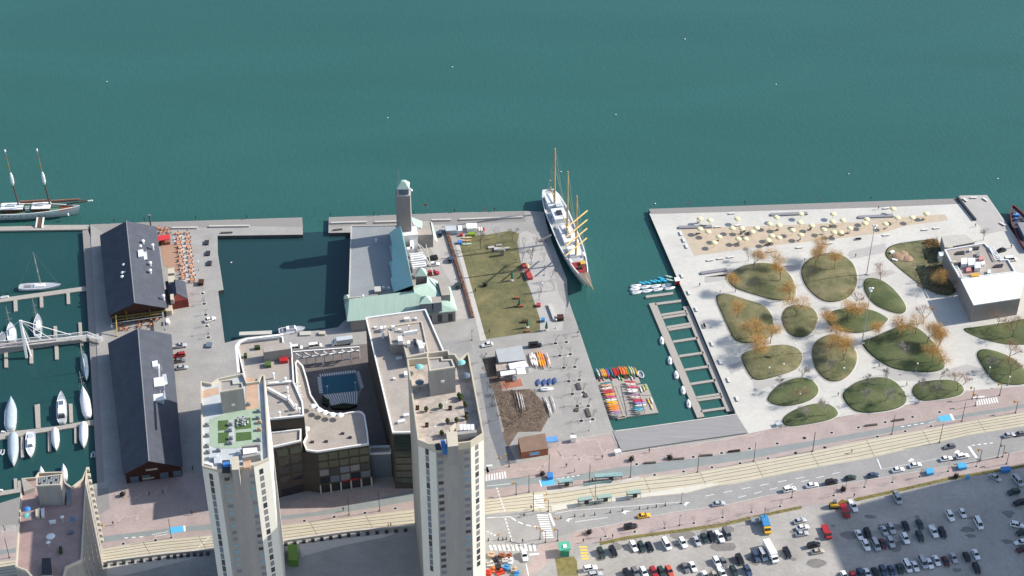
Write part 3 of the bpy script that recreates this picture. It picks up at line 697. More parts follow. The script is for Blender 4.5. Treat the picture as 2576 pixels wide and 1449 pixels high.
for k, s in enumerate(('D:945,970 1000,965', 'D:990,1000 1020,990', 'D:950,1010 985,1020', 'D:985,1020 1010,1040', 'D:955,1060 1020,1055', 'D:990,1090 1030,1080', 'D:960,1100 1040,1105')):
    A_, B_ = pl(s, 22); b.bar(A_, B_, .35, .35)
b.build('pergola', M_trim, pc)
for s in ('D:680,1010 900,1130', 'D:900,1130 970,1220', 'D:690,965 920,945'):
    A_, B_ = pl(s, 30.2); MB().bar(A_, B_, .8, .6).build('roof_duct', M_trim, pc)
for x, y in ((860, 945), (880, 1040), (890, 1125), (965, 1215), (800, 1290), (1000, 1250), (740, 900)):
    p = at('D:%d,%d' % (x, y), 30); MB().tube((p.x, p.y, 28.9), (p.x, p.y, 31.4), .35, .3, 8).lathe((p.x, p.y, 31.4), [(.55, 0), (.55, .3), (.1, .5)], 8).build('roof_vent', M_trim, pc)
for x, y in ((1270, 95), (1435, 15), (1510, 55), (1130, 100), (960, 40)):
    p = at('E:%d,%d' % (x, y), 19.5); MB().box((p.x, p.y, 19), (1.2, .8, .8)).build('roof_vent', M_dark, pc)
# outer white pipe rail
b = MB(); L = pl('D:840,475 470,520 400,545 365,590 390,860', 31)
for A_, B_ in zip(L, L[1:]): b.bar(A_, B_, .9, .5)
b.build('curved_rim', M_trim, pc)
# street front: bays of windows and a colonnade
A_, B_ = P(798, 1136.5, 20), P(928, 1116.5, 20); A2, B2 = P(692, 1123, 24.5), P(757, 1108, 24.5)
for r_ in range(4):
    for c_ in range(5): wallbox(A_, B_, (c_ + .5) / 5, 3.2, 15.6 - r_ * 3.7, 18.4 - r_ * 3.7).build('window', [M_glass, M_glb, M_glg][(r_ + c_) % 3] if r_ > 1 else mat('olive window glass', (.07, .085, .06), .2, 0, spec=.5), pc)
    for c_ in range(2): wallbox(A2, B2, (c_ + .5) / 2, 3.6, 19.2 - r_ * 4.2, 22.2 - r_ * 4.2).build('window', M_glass if r_ else MATS['olive window glass'], pc)
for c_ in range(6): wallbox(A_, B_, c_ / 5, .5, 0, 3.9, .5).build('colonnade_pillar', M_cream, pc)
wallbox(A_, B_, .5, 19, .2, 3.7, .06).build('shop_front', M_dark, pc)
wallbox(A_, B_, .6, 5.5, 3.9, 4.4, .12).build('red_fascia', M_red, pc)
wallbox(A2, B2, .5, 8, .2, 3.7, .06).build('shop_front', M_dark, pc)
A3, B3 = P(987, 1089, 27), P(1125, 1086, 27)
b = MB()
for r_ in range(7): w_ = wallbox(A3, B3, .5, (B3 - A3).length * .94, 2.5 + r_ * 3.3, 5.3 + r_ * 3.3); b.faces(w_.v, w_.f)
b.build('glazed_front', mat('green black curtain wall', (.03, .045, .04), .15, var=.3, scale=.6, spec=.6), pc)
A4, B4 = P(683, 1054, 26), P(766, 1046, 26)
# court, pool, striped deck and truss
ct = MB(); ct.prism(pl('O:735,880 1010,858 1060,1140 930,1140 760,1060', 5), 0, 5); ct.build('court_deck', mat('court paving', hexc('#6e6662'), var=.12, scale=.5, fine=.06), pc)
flat(pc, 'pool_surround', 'D:1175,890 1570,830 1640,1000 1560,1190 1330,1190 1200,1060', 5.03, mat('grey pool paving', hexc('#87807c'), var=.08, scale=.4))
flat(pc, 'pool_water', 'D:1222,900 1560,862 1605,1038 1240,1072', 5.06, water('pool water', (.025, .12, .17), .1))
b = MB()
def stripes(s, n, z):
    p0, p1, p2, p3 = pl(s, z)
    for k in range(n):
        t0, t1 = k / n, (k + .52) / n; b.poly([p0.lerp(p1, t0), p0.lerp(p1, t1), p3.lerp(p2, t1), p3.lerp(p2, t0)])
stripes('D:1200,872 1570,828 1580,855 1210,895', 16, 5.07); stripes('D:1180,905 1200,1065 1238,1065 1215,900', 11, 5.07)
stripes('D:1575,850 1620,1030 1650,1005 1600,840', 11, 5.07); stripes('D:1245,1080 1595,1040 1590,1165 1330,1190', 14, 5.07)
b.build('striped_paving', M_trim, pc)
for s in ('D:1230,1085 1300,1130 1290,1190 1230,1160', 'D:1310,1190 1450,1160 1580,1180 1500,1215 1350,1215'):
    roofbox(pc, 'pool_planter', s, 5, 6, mat('dark court shrubs', hexc('#2e3322'), var=.4, scale=2))
b = MB(); U, V = pl('D:935,650 1600,600', 12), pl('D:985,715 1600,635', 8.5)
U1 = U[0]; U2 = U[1]; V1 = V[0]; V2 = V[1]
b.bar(U1, U2, .5, .5); b.bar(V1, V2, .5, .5)
for k in range(7):
    t0, t1 = k / 7, (k + .5) / 7; b.bar(U1.lerp(U2, t0), V1.lerp(V2, t1), .4, .4); b.bar(V1.lerp(V2, t1), U1.lerp(U2, (k + 1) / 7), .4, .4)
for k in range(8): b.bar(V1.lerp(V2, k / 7), V1.lerp(V2, k / 7) - Vector((0, 0, 8)), .35, .35)
b.build('white_truss', M_trim, pc)
for x, y in ((1237, 765), (1518, 725), (1280, 1000), (1562, 960)):
    p = at('D:%d,%d' % (x, y), 9); MB().tube((p.x, p.y, 5), p, .07).lathe(tuple(p), [(0, 0), (.4, .3), (0, .6)], 8).build('court_lamp', M_trim, pc)

# ---- slate-roofed warehouses
def warehouse(label, eL0, eL1, eR0, eR1, r0, r1, ze, zr, ext):
    """eaves left/right and ridge, far end 0 and near end 1"""
    L0, L1, R0, R1 = P(*eL0, ze), P(*eL1, ze), P(*eR0, ze), P(*eR1, ze)
    G0, G1 = (L0 + R0) / 2, (L1 + R1) / 2; G0 = P(*r0, zr); G1 = P(*r1, zr)
    t = T('warehouse', label, 'warehouse', (L0 + L1 + R0 + R1) / 4 * Vector((1, 1, 0)) if False else Vector(((L0.x + R1.x) / 2, (L0.y + R1.y) / 2, 0)))
    def inset(p, o, f): return p.lerp(o, f)
    b = MB(); q_ = [inset(L0, R0, .03), inset(R0, L0, .03), inset(R1, L1, .03), inset(L1, R1, .03)]
    sh = Vector(((L0 - L1).x, (L0 - L1).y, 0)).normalized() * .6
    q_ = [q_[0] - sh, q_[1] - sh, q_[2] + sh, q_[3] + sh]
    b.prism(q_, 0, ze - .1)
    for a, c, g, s in ((q_[0], q_[1], G0, -1), (q_[3], q_[2], G1, 1)):
        gg = Vector((g.x + sh.x * s, g.y + sh.y * s, zr - .25)); b.poly([Vector((a.x, a.y, ze - .1)), Vector((c.x, c.y, ze - .1)), gg])
    b.build('wall', M_brick, t)
    b = MB(); th = Vector((0, 0, .22))
    for e0, e1 in ((L0, L1), (R0, R1)):
        vs = [e0, e1, G1, G0]; b.faces(vs + [v - th for v in vs], [(0, 1, 2, 3), (4, 5, 6, 7), (0, 1, 5, 4), (1, 2, 6, 5), (3, 0, 4, 7)])
    b.build('roof', M_slate, t)
    MB().bar(G0 + Vector((0, 0, .06)), G1 + Vector((0, 0, .06)), .35, .16).build('ridge_cap', M_grey, t)
    return t, (L0, L1, R0, R1, G0, G1)
def onroof(x, y, z): return at('O:%f,%f' % (x, y), z)
w1, W1 = warehouse('slate-roofed brick warehouse nearer the lake, beside the orange patio', (251, 592), (272, 794), (393, 570), (420, 775), (318, 556), (339, 762), 5, 12.5, 1)
w2, W2 = warehouse('slate-roofed brick warehouse nearer the street, with two rooftop plants', (271, 863), (310, 1194), (431, 841), (460, 1174), (347, 826), (375, 1160), 5, 12.5, 1)
def rbox(t, s, z0, z1, m_, mt=None, nm='roof_unit'): return roofbox(t, nm, s, z0, z1, m_, mt)
rbox(w1, 'O:345,636 369,632 371,652 348,656', 7.4, 9.2, M_grey, M_tarp); rbox(w1, 'O:347,629 360,627 362,644 348,646', 9, 11.2, M_metal)
for x, y, z_ in ((312, 669, 10), (360, 609, 9.5), (384, 619, 8.5), (309, 689, 9.6), (317, 688, 9.8), (308, 699, 9.6), (378, 683, 8.8), (353, 622, 9), (378, 664, 8.5), (411, 747, 7)):
    p = onroof(x, y, z_); MB().tube(p - Vector((0, 0, 2)), p + Vector((0, 0, .6)), .4, .4, 8).lathe((p.x, p.y, p.z + .5), [(.8, 0), (.7, .4), (.1, .7)], 8).build('roof_vent', M_metal, w1)
for a, c in (((372, 912), (404, 906)), ((378, 948), (418, 940)), ((376, 985), (414, 980))):
    rbox(w2, 'O:%d,%d %d,%d %d,%d %d,%d' % (a[0], a[1], c[0], c[1], c[0] + 4, c[1] + 26, a[0] + 4, a[1] + 30), 7.2, 8.0, M_grey, M_tarp, 'plant_deck')
for s in ('O:382,909 396,906 398,920 384,923', 'O:386,951 411,947 413,970 388,973', 'O:384,992 410,989 411,1006 386,1009', 'O:365,945 375,943 376,952 366,954'):
    rbox(w2, s, 8, 10.4, M_metal, None, 'cooling_unit')
rbox(w2, 'O:360,954 373,952 374,968 362,970', 8, 9.5, mat('green painted metal', hexc('#5d8a78'), .5))
for s in ('O:398,916 402,915 404,990 400,991', 'O:382,930 386,929 388,1000 384,1001'): rbox(w2, s, 7.6, 8.8, M_tarp, None, 'roof_duct')
# gable fronts: beams, signs, glazing
def gable(t, W, nm, tri, m_):
    L1, R1, G1 = W[1], W[3], W[5]
    d = Vector(((L1 - W[0]).x, (L1 - W[0]).y, 0)).normalized()
    f = lambda u, z: L1.lerp(R1, u) * Vector((1, 1, 0)) - d * .55 + Vector((0, 0, z)) 
    return f
f1 = gable(w1, W1, '', None, None); d1 = Vector(((W1[1] - W1[0]).x, (W1[1] - W1[0]).y, 0)).normalized()
def plate(t, f, d, u0, u1, z0, z1, nm, m_, pr=.12):
    a, c = f(u0, z0) + d * .1, f(u1, z0) + d * .1; e = d * pr
    MB().prism([a, c, c + e, a + e], z0, z1, 0, None, True).build(nm, m_, t)
M_beam = mat('weathered yellow beam', hexc('#8a7a3f'), var=.15)
plate(w1, f1, d1, .34, .68, 5.2, 8.2, 'sign_board', M_brick); plate(w1, f1, d1, .36, .66, 5.6, 6.1, 'sign_lettering_strip', M_metal, .2); plate(w1, f1, d1, .56, .66, 6.3, 7.0, 'sign_panel', M_tarp, .2)
plate(w1, f1, d1, .46, .51, 7.2, 8.2, 'emblem', mat('orange sign', (.5, .15, .05)), .2)
for u in (.3, .7): plate(w1, f1, d1, u, u + .015, 0, 7.5, 'timber_post', M_beam, .4)
plate(w1, f1, d1, .05, .98, 3.6, 3.9, 'timber_beam', M_beam, .5); plate(w1, f1, d1, .08, .95, .3, 3.4, 'glazed_front', M_glass, .06)
f2 = gable(w2, W2, '', None, None); d2 = Vector(((W2[1] - W2[0]).x, (W2[1] - W2[0]).y, 0)).normalized()
plate(w2, f2, d2, .38, .58, 5.0, 6.6, 'sign_panel', M_cream, .25); plate(w2, f2, d2, .3, .5, 1.2, 1.7, 'sign_strip', M_cream, .3)
for u in (.1, .3, .6, .82): plate(w2, f2, d2, u, u + .14, .3, 3.0, 'window', M_glb, .08)
# low slate annexe with a red gable and white rooftop units
ax = T('annexe', 'small slate annexe with a red gable end beside the warehouse patio', 'outbuilding', P(460, 745))
E0, E1, E2, E3 = pl('O:415,708 466,708 473,752 428,760', 4); gA, gB = P(440, 703, 6.5), P(444, 738, 6.5)
b = MB(); b.prism([E0, E1, E2, E3], 0, 3.9); b.poly([Vector((E3.x, E3.y, 3.9)), Vector((E2.x, E2.y, 3.9)), Vector((gB.x, gB.y, 6.3))]); b.build('wall', mat('red clapboard', hexc('#7a3a34'), var=.15), ax)
b = MB(); b.faces([E0, E3, gB, gA], [(0, 1, 2, 3)]); b.faces([E1, E2, gB, gA], [(0, 1, 2, 3)]); b.build('roof', M_slate, ax)
for s in ('B:1690,185 1750,175 1755,232 1690,238', 'B:1690,262 1755,255 1760,318 1695,325', 'B:1712,445 1745,440 1748,498 1715,500'):
    roofbox(ax, 'roof_unit', s, 4, 6.2, M_cream)
# ---- harbour terminal: flat roof, teal mansard, mint hipped wing, clock-tower like lookout
tm = T('terminal_building', 'mint green roofed terminal with flat grey deck and tall lookout tower', 'terminal', P(960, 700))
M_teal = mat('teal metal roof', hexc('#8fbcbb'), .5, var=.07, scale=.3, stretch=(.3, 5, 1))
fl = pl('F:385,508 850,500 905,560 1010,1120 860,1180 800,1190 362,1238', 5)
b = MB(); b.prism(fl, -1, 4.5); b.build('wall', M_terrac, tm)
b = MB(); i2 = ring_wall(b, fl, 4.5, .5, .4); b.build('parapet', M_conc, tm)
MB().poly([Vector((p.x, p.y, 4.6)) for p in i2]).build('flat_roof', mat('grey membrane roof', hexc('#8b8f90'), var=.07, scale=.15, fine=.05), tm)
rdg = pl('F:882,502 918,620 1010,1110', 13.8)
ev = pl('F:772,582 800,700 775,715 802,855 770,880 800,1020 785,1045 812,1182', 5.6)
b = MB(); b.poly(ev + [rdg[2], rdg[1], rdg[0]])
bk = [Vector((p.x + 1.2, p.y, 4)) for p in rdg]
b.poly([rdg[0], rdg[1], bk[1], bk[0]], 1); b.poly([rdg[1], rdg[2], bk[2], bk[1]], 1)
b.poly([ev[0], rdg[0], bk[0], Vector((ev[0].x, ev[0].y, 4))], 1)
for a_, c_ in zip(ev, ev[1:]): b.poly([a_, c_, Vector((c_.x, c_.y, 4)), Vector((a_.x, a_.y, 4))], 1)
b.build('mansard_roof', [M_teal, M_terrac], tm)
roofbox(tm, 'roof_unit', 'F:622,1122 685,1118 690,1170 625,1172', 4.6, 6.2, M_conc)
for x, y in ((715, 1140), (765, 1145), (505, 1225), (640, 660)):
    p = at('F:%d,%d' % (x, y), 5.5); MB().tube((p.x, p.y, 4.5), (p.x, p.y, 6), .35, .35, 8).lathe((p.x, p.y, 6), [(.6, 0), (.4, .4), (0, .6)], 8).build('roof_vent', M_metal, tm)
# hipped mint wing
za, zb = 5.2, 10.6
e_l0, e_l1 = P(*q('F:372,1248')[0], zb), P(*q1('D', 1480, 340), za)
rl = P(*q1('F', 372, 1246), zb); rr_ = P(*q1('F', 1030, 1112), zb); rt_ = P(*q1('F', 1150, 1088), zb)
ef = P(*q1('F', 1460, 1368), za); e0 = P(*q1('D', 1480, 342), za); ef2 = P(*q1('F', 1165, 1405), za)
b = MB()
b.poly([rl, P(*q1('F', 990, 1168), zb), rr_, rt_, ef, e0])
b.poly([rt_, P(*q1('F', 1155, 1022), zb), P(*q1('F', 1250, 1060), 8), ef])
b.poly([P(*q1('F', 1155, 1022), zb), P(*q1('F', 1250, 1060), 8), P(*q1('F', 1390, 1130), za), ef])
b.poly([P(*q1('F', 325, 1300), 8), rl, e0])
b.build('hipped_roof', M_mint, tm)
wl = [e0 * .97 + ef * .03, ef * .98 + e0 * .02, P(*q1('F', 1380, 1140), za), P(*q1('F', 1030, 1112), za), P(*q1('F', 372, 1246), za)]
b = MB(); b.prism(wl, 0, za - .1); b.build('hipped_wing_wall', M_terrac, tm)
for k in range(5):
    wallbox(wl[0], wl[1], .55 + .1 * k, 1.8, .5, 4.2).build('window', M_glass, tm)
def pyramid(nm, s_eave, z0, z1, apex, m_, wall=None, zw=None):
    pts = pl(s_eave, z0); c = P(*q(apex)[0], z1); b = MB()
    for i in range(len(pts)): b.poly([pts[i], pts[(i + 1) % len(pts)], c])
    b.build(nm, m_, tm)
    if wall:
        cc = sum(pts, Vector()) / len(pts)
        MB().prism([cc.lerp(p, .9) for p in pts], zw, z0).build(nm + '_wall', wall, tm)
pyramid('cupola_roof', 'F:1030,1022 1157,1018 1140,945 1050,950', 11.5, 14.2, 'F:1090,930', M_mint, M_terrac, 5)
pyramid('dormer_roof', 'F:1070,1302 1210,1292 1190,1225 1085,1230', 11, 13, 'F:1140,1212', M_mint, M_glb, 7)
pyramid('corner_cupola_roof', 'F:312,1248 368,1244 368,1205 318,1208', 7.6, 9.2, 'F:343,1203', M_mint, M_mint, 3)
roofbox(tm, 'dormer_deck', 'F:1185,1228 1290,1222 1300,1280 1215,1290', 6, 10.6, M_glb, M_roofg)
roofbox(tm, 'dormer_deck', 'F:1262,1062 1345,1056 1388,1180 1385,1205 1300,1212', 5, 9.8, M_terrac, M_roofg)
# small east block with pale skirts
roofbox(tm, 'side_block', 'F:1092,468 1188,462 1212,598 1045,606', 0, 6.5, M_terrac, M_roofg)
b = MB(); A_, B_, C_ = P(*q1('F', 985, 418), 8.5), P(*q1('F', 1105, 465), 6.6), P(*q1('F', 1108, 542), 6.4)
b.poly([A_, B_, C_, P(*q1('F', 1020, 500), 8)]); b.poly([P(*q1('F', 1190, 462), 6.9), P(*q1('F', 1210, 492), 6.2), P(*q1('F', 1262, 672), 5), P(*q1('F', 1222, 640), 6.7)])
b.build('skirt_roof', M_mint, tm)
for k, s in enumerate(('F:885,528 1045,515 1058,598 918,612', 'F:975,600 1010,595 1025,740 985,745', 'F:980,790 1100,780 1150,840 1000,850', 'F:985,850 1010,848 1015,865 990,868', 'F:995,880 1130,865 1150,905 1000,920', 'F:1005,905 1040,902 1045,940 1010,945', 'F:945,725 1000,720 1005,745 950,750')):
    roofbox(tm, 'air_unit', s, 0 if not k else 3, 6.5 if k else 9, M_metal)
for k in range(7): roofbox(tm, 'duct_pipe', 'F:%d,%d %d,%d %d,%d %d,%d' % (975 + 5 * k, 790 + 22 * k, 1110 + 5 * k, 775 + 22 * k, 1112 + 5 * k, 783 + 22 * k, 977 + 5 * k, 800 + 22 * k), 5, 7, M_metal)
roofbox(tm, 'service_yard', 'F:915,590 975,600 1000,760 940,740', 0, 3, M_dark)
b = MB()
for s in ('F:1060,690 1200,930', 'F:1140,690 1215,1010', 'F:1075,700 1140,760'): A_, B_ = pl(s, 4); b.bar(A_, B_, .3, .3)
b.build('pipe_frame', M_conc, tm)
# lookout tower
tb = P(1019, 626, 0); b = MB()
b.loft([[Vector((tb.x + sx * 3.0, tb.y + sy * 2.6 + 2.6, z)) for sx, sy in ((-1, -1), (1, -1), (1, 1), (-1, 1))] for z in (0, 26.7)])
tsh = b.build('tower_shaft', M_terrac, tm)
c = tb + Vector((.3, 2.6, 0))
MB().box((c.x, c.y, 26.7), (5.8, 5.4, .6)).build('tower_gallery', M_conc, tsh)
MB().box((c.x, c.y, 27.3), (4.4, 4.2, 2.6)).build('tower_cabin', M_glb, tsh)
b = MB()
for sx in (-1, 1):
    for sy in (-1, 1): b.box((c.x + sx * 2.15, c.y + sy * 2.05, 27.3), (.35, .35, 2.6))
b.box((c.x, c.y, 29.9), (5, 4.8, .35)); b.build('cabin_frame', M_conc, tsh)
MB().loft([[Vector((c.x + sx * r_, c.y + sy * r_, z)) for sx, sy in ((-1, -1), (1, -1), (1, 1), (-1, 1))] for r_, z in ((2.5, 30.25), (.8, 32.6), (.1, 32.8))]).build('tower_cap', M_mint, tsh)
MB().tube((c.x - 1.8, c.y, 29), (c.x - 1.8, c.y, 38), .07).build('antenna', M_grey, tsh)
MB().lathe((c.x + 3.2, c.y - 1, 28.2), [(0, 0), (.6, .2), (.6, .7), (0, 1)], 8).build('radar_dome', M_metal, tsh)
# ---- park building at the right
M_pw = mat('white membrane roof', (.8, .8, .79), var=.03, scale=.5)
pb = T('fire_station', 'park-side building with bright white front roof and flat grey roof behind', 'civic building', P(2480, 760))
o1 = pl('J:1775,622 2180,555 2345,725 2420,720 2490,840 2480,850 1945,915 1860,790', 8)
b = MB(); b.prism(o1, 0, 7.3); b.build('rear_wall', M_terrac, pb)
b = MB(); i2 = ring_wall(b, o1, 7.3, .7, .5); b.build('parapet', M_metal, pb)
MB().poly([Vector((p.x, p.y, 7.4)) for p in i2]).build('rear_roof', M_roofg, pb)
roofbox(pb, 'low_roof', 'J:1745,490 1985,470 2080,550 1780,605', 0, 5.5, M_terrac, mat('pale gravel roof', hexc('#b1aea4'), var=.06, scale=.3, fine=.05))
o2 = pl('J:1940,920 2490,852 2600,870 2540,1112 2070,1182 1985,1010', 8.6)
b = MB(); b.prism(o2, 0, 8.2); b.build('front_wall', M_terrac, pb)
MB().prism(o2, 8.21, 8.6).build('front_roof', M_pw, pb)
wallbox(P(2449.5, 767.5, 8), P(2567, 750, 8), .35, 7.5, .2, 4.6).build('garage_door', M_glb, pb)
wallbox(P(2449.5, 767.5, 8), P(2567, 750, 8), .35, 8.3, 4.6, 5.3, .12).build('door_frame', M_metal, pb)
for i, s in enumerate(('J:1895,645 1975,635 1980,665 1885,672', 'J:2050,600 2130,590 2120,620 2040,628', 'J:2285,775 2370,765 2360,795 2265,802')): roofbox(pb, 'skylight', s, 7.4, 7.9, M_dark)
rr = random.Random(9)
for i, (x, y, w, h, m_) in enumerate(((1975, 740, 60, 60, M_metal), (2050, 745, 70, 70, M_metal), (2110, 780, 60, 60, M_metal), (2150, 712, 45, 30, mat('salmon metal', hexc('#c78a86'))), (2025, 825, 60, 35, MATS['salmon metal']), (2085, 880, 85, 35, mat('ochre crate', hexc('#c79a4a'))), (2040, 625, 30, 25, M_metal), (2115, 670, 30, 40, M_grey), (2165, 760, 35, 35, M_metal), (2225, 845, 30, 35, M_metal), (1875, 745, 40, 20, M_cream), (1950, 770, 70, 30, M_dark), (2090, 810, 60, 25, M_dark), (1830, 595, 60, 18, M_cream))):
    roofbox(pb, 'roof_unit', 'J:%d,%d %d,%d %d,%d %d,%d' % (x - w / 2, y - h / 2, x + w / 2, y - h / 2 - 4, x + w / 2, y + h / 2 - 4, x - w / 2, y + h / 2), 7.4, 9.4 if i < 3 else 8.4, m_)
b = MB()
for s0, s1, n in (('J:1870,800 1925,905', 'J:1905,790 1960,900', 7), ('J:2225,600 2290,730', 'J:2260,595 2345,715', 9)):
    a_, c_ = pl(s0, 8.2), pl(s1, 8.2)
    for k in range(n): b.bar(a_[0].lerp(a_[1], k / (n - 1)), c_[0].lerp(c_[1], k / (n - 1)), .25, .25)
    b.bar(a_[0], a_[1], .3, .3); b.bar(c_[0], c_[1], .3, .3); b.build('roof_trellis', M_metal, pb); b = MB()

roofbox(pb, 'side_canopy', 'J:1715,645 1780,635 1790,680 1730,692', 0, 3.4, M_metal, M_pw)
# off to the right, out of the picture, a slab block whose long shadow lies on the lot
sh = pl('O:2057,1297 2240,1247 2407,1205 2576,1166 2720,1132 2900,1400 2700,1700 2200,1600 2125,1449', 0)
hb = 96; off = Vector((sdir.x, sdir.y, 0)) * (hb / sdir.z)
b = MB(); b.prism([p + off for p in sh], 0, hb); one(b, 'slab_block', M_cc, 'tall concrete slab block standing right of the parking lot', 'apartment block')
# ---- shed, boathouse sheds, kiosk
sd = T('rental_shed', 'grey roofed rental shed with white awnings behind the canoes', 'shed', P(1285, 880))
roofbox(sd, 'shed_wall', 'c:140,320 850,210 960,575 945,600 240,670', 0, 3.4, M_terrac, mat('pale sheet roof', hexc('#a9acac'), .5, var=.06, scale=.3))
roofbox(sd, 'white_roof', 'c:490,700 940,620 1040,770 540,850', 0, 3.2, M_metal, M_pw)
roofbox(sd, 'awning', 'c:270,910 690,860 720,960 290,1035', 2.6, 2.9, M_metal); roofbox(sd, 'awning', 'c:700,810 930,780 970,970 740,990', 2.9, 3.2, M_pw)
roofbox(sd, 'rear_lean_to', 'c:150,700 440,660 520,850 180,900', 0, 2.5, M_terrac, M_roofd)
roofbox(sd, 'bar_hatch', 'c:600,1040 700,1020 730,1100 610,1110', 0, 1.2, M_metal)
hs = T('brown_shed', 'brown shed with a blue window panel by the promenade', 'shed', P(1340, 1150))
roofbox(hs, 'shed_wall', 'H:560,60 830,10 862,165 590,205', 0, 3.2, M_terra, mat('brown shed roof', hexc('#7f6a5b'), var=.12, scale=.4))
A_, B_ = P(*q1('H', 590, 205), 3.2), P(*q1('H', 862, 165), 3.2)
wallbox(A_, B_, .5, 3.6, .9, 2.4).build('window_panel', mat('pale blue panel', hexc('#7fa3c4')), hs)
aw = T('blue_canopy', 'blue canopy stall beside the brown shed', 'canopy', P(1387, 1110))
roofbox(aw, 'canopy', 'H:832,55 950,40 965,90 850,100', 2.5, 2.8, mat('sky blue canvas', hexc('#5f93cf')))
b = MB()
for x, y in ((845, 95), (960, 88), (835, 58), (948, 45)): p = at('H:%d,%d' % (x, y), 2.6); b.tube((p.x, p.y, 0), p, .06)
b.build('canopy_frame', M_dark, aw)
ki = T('ticket_kiosk', 'turquoise roofed ticket kiosk by the parking lot entrance', 'kiosk', P(1420, 1380))
M_turq = mat('turquoise roof', hexc('#52a58b'), .5, var=.05)
roofbox(ki, 'kiosk_wall', 'H:985,1130 1075,1120 1075,1200 985,1200', 0, 2.6, mat('green kiosk wall', hexc('#3d8a6c')))
roofbox(ki, 'kiosk_roof', 'H:960,1110 1075,1095 1090,1175 975,1195', 2.6, 3.0, M_turq); roofbox(ki, 'roof_hatch', 'H:1010,1130 1045,1126 1050,1160 1015,1165', 3.0, 3.3, M_metal)
# ---- the retaining wall of the streetcar portal with its buttress teeth
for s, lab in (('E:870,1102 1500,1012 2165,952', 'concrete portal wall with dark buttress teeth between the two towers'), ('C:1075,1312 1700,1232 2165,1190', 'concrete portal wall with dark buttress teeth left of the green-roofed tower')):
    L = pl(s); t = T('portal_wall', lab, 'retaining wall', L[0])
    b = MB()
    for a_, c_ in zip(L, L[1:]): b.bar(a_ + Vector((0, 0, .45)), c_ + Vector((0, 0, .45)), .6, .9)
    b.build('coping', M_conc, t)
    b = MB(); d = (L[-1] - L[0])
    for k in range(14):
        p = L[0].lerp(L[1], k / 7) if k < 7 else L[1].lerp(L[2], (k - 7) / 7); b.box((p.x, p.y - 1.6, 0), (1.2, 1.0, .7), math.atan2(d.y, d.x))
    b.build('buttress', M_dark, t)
gb = T('green_hut', 'lime green utility hut in the shade of the towers', 'hut', P(740, 1390))
roofbox(gb, 'hut_body', 'E:880,1130 975,1130 985,1200 985,1290 890,1290', 0, 3, mat('lime green cladding', hexc('#5f7f33'), var=.1), mat('lime roof', hexc('#6d8b3f'), var=.06))
# ================================================================== DOCKS
M_dk = M_wood
def deckthing(name, label, s, group=None, top=-.9, m=None, cat='dock'):
    b = MB(); b.prism(pl(s, top), top - .7, top, 0, None, True); return one(b, name, m or M_dk, label, cat, group)
deckthing('marina_walkway', 'grey timber walkway along the brick warehouses', 'A:830,1060 885,1055 915,1150 O:242,830 262,1195 268,1225 245,1228 243,1190 219,760', None, -.2, M_deck)
deckthing('mooring_pier', 'floating pier with pale planks alongside the white schooner', 'h:-300,640 680,620 690,605 1790,600 1790,690 110,715 -300,720', None, -.7, M_wood)
gang = T('boarding_ramp', 'white railed boarding ramp from the mooring pier to the schooner', 'gangway', P(98, 572))
A_, B_ = P(98, 573, -.6), P(102, 547, 1.6); sd_ = Vector((1, 0, 0))
MB().bar(A_, B_, 2.2, .15).build('ramp', mat('brown plank', hexc('#6a5540')), gang)
b = MB(); b.bar(A_ - sd_ * 1.3, B_ - sd_ * 1.3, .6, .5); b.bar(A_ + sd_ * 1.3, B_ + sd_ * 1.3, .6, .5); b.build('ramp_side', M_trim, gang)
def finger_row(lab, main, fingers):
    t = T('floating_dock', lab, 'dock', base(MB().poly(pl(main, -1))))
    b = MB(); b.prism(pl(main, -1.0), -1.8, -1.0, 0, None, True); b.build('walkway', M_dk, t)
    for s in fingers:
        b = MB(); b.prism(pl(s, -1.05), -1.8, -1.05, 0, None, True); b.build('finger_pier', M_dk, t)
    b = MB(); rr = random.Random(len(lab)); L = pl(main, -1.0)
    for k in range(10):
        p = L[0].lerp(L[1], rr.random()).lerp(L[-1].lerp(L[2], rr.random()), rr.uniform(.1, .25))
        b.box((p.x, p.y, -1.0), (1.5, .6, .6), rr.uniform(-.1, .2))
    b.build('dock_box', M_trim, t)
    return t
finger_row('floating dock nearest the lake with the grey-decked yacht alongside', 'B:-300,505 0,485 860,365 870,405 0,525 -300,560', ['B:135,505 172,500 176,610 140,618', 'B:398,470 430,465 436,570 402,578', 'B:668,430 700,428 706,540 672,545'])
finger_row('floating dock under the cabled bridge', 'B:-300,960 1000,860 1000,905 560,950 330,985 0,1040 -300,1080', ['B:538,765 572,765 576,880 542,880', 'B:788,728 820,728 828,860 795,860', 'B:40,1020 75,1020 80,1180 45,1182', 'B:295,990 330,985 334,1140 298,1142', 'B:548,950 585,945 590,1100 555,1102', 'B:800,880 835,880 840,960 808,965'])
finger_row('floating dock with the shrink-wrapped boats on both sides', 'm:-300,1165 0,1105 320,1070 560,1040 860,985 865,1030 330,1110 0,1170 -300,1230', ['m:318,850 365,840 372,1060 330,1065', 'm:632,840 665,838 672,1010 640,1015', 'm:190,1140 220,1140 222,1330 192,1335', 'm:440,1095 470,1090 472,1275 442,1280', 'm:682,1060 708,1060 710,1200 685,1203'])
finger_row('floating dock at the harbour corner behind the lower tower', 'C:-400,650 0,595 230,560 230,600 0,640 -400,690', ['C:138,470 170,465 175,575 142,578', 'C:176,490 205,488 208,570 180,573'])
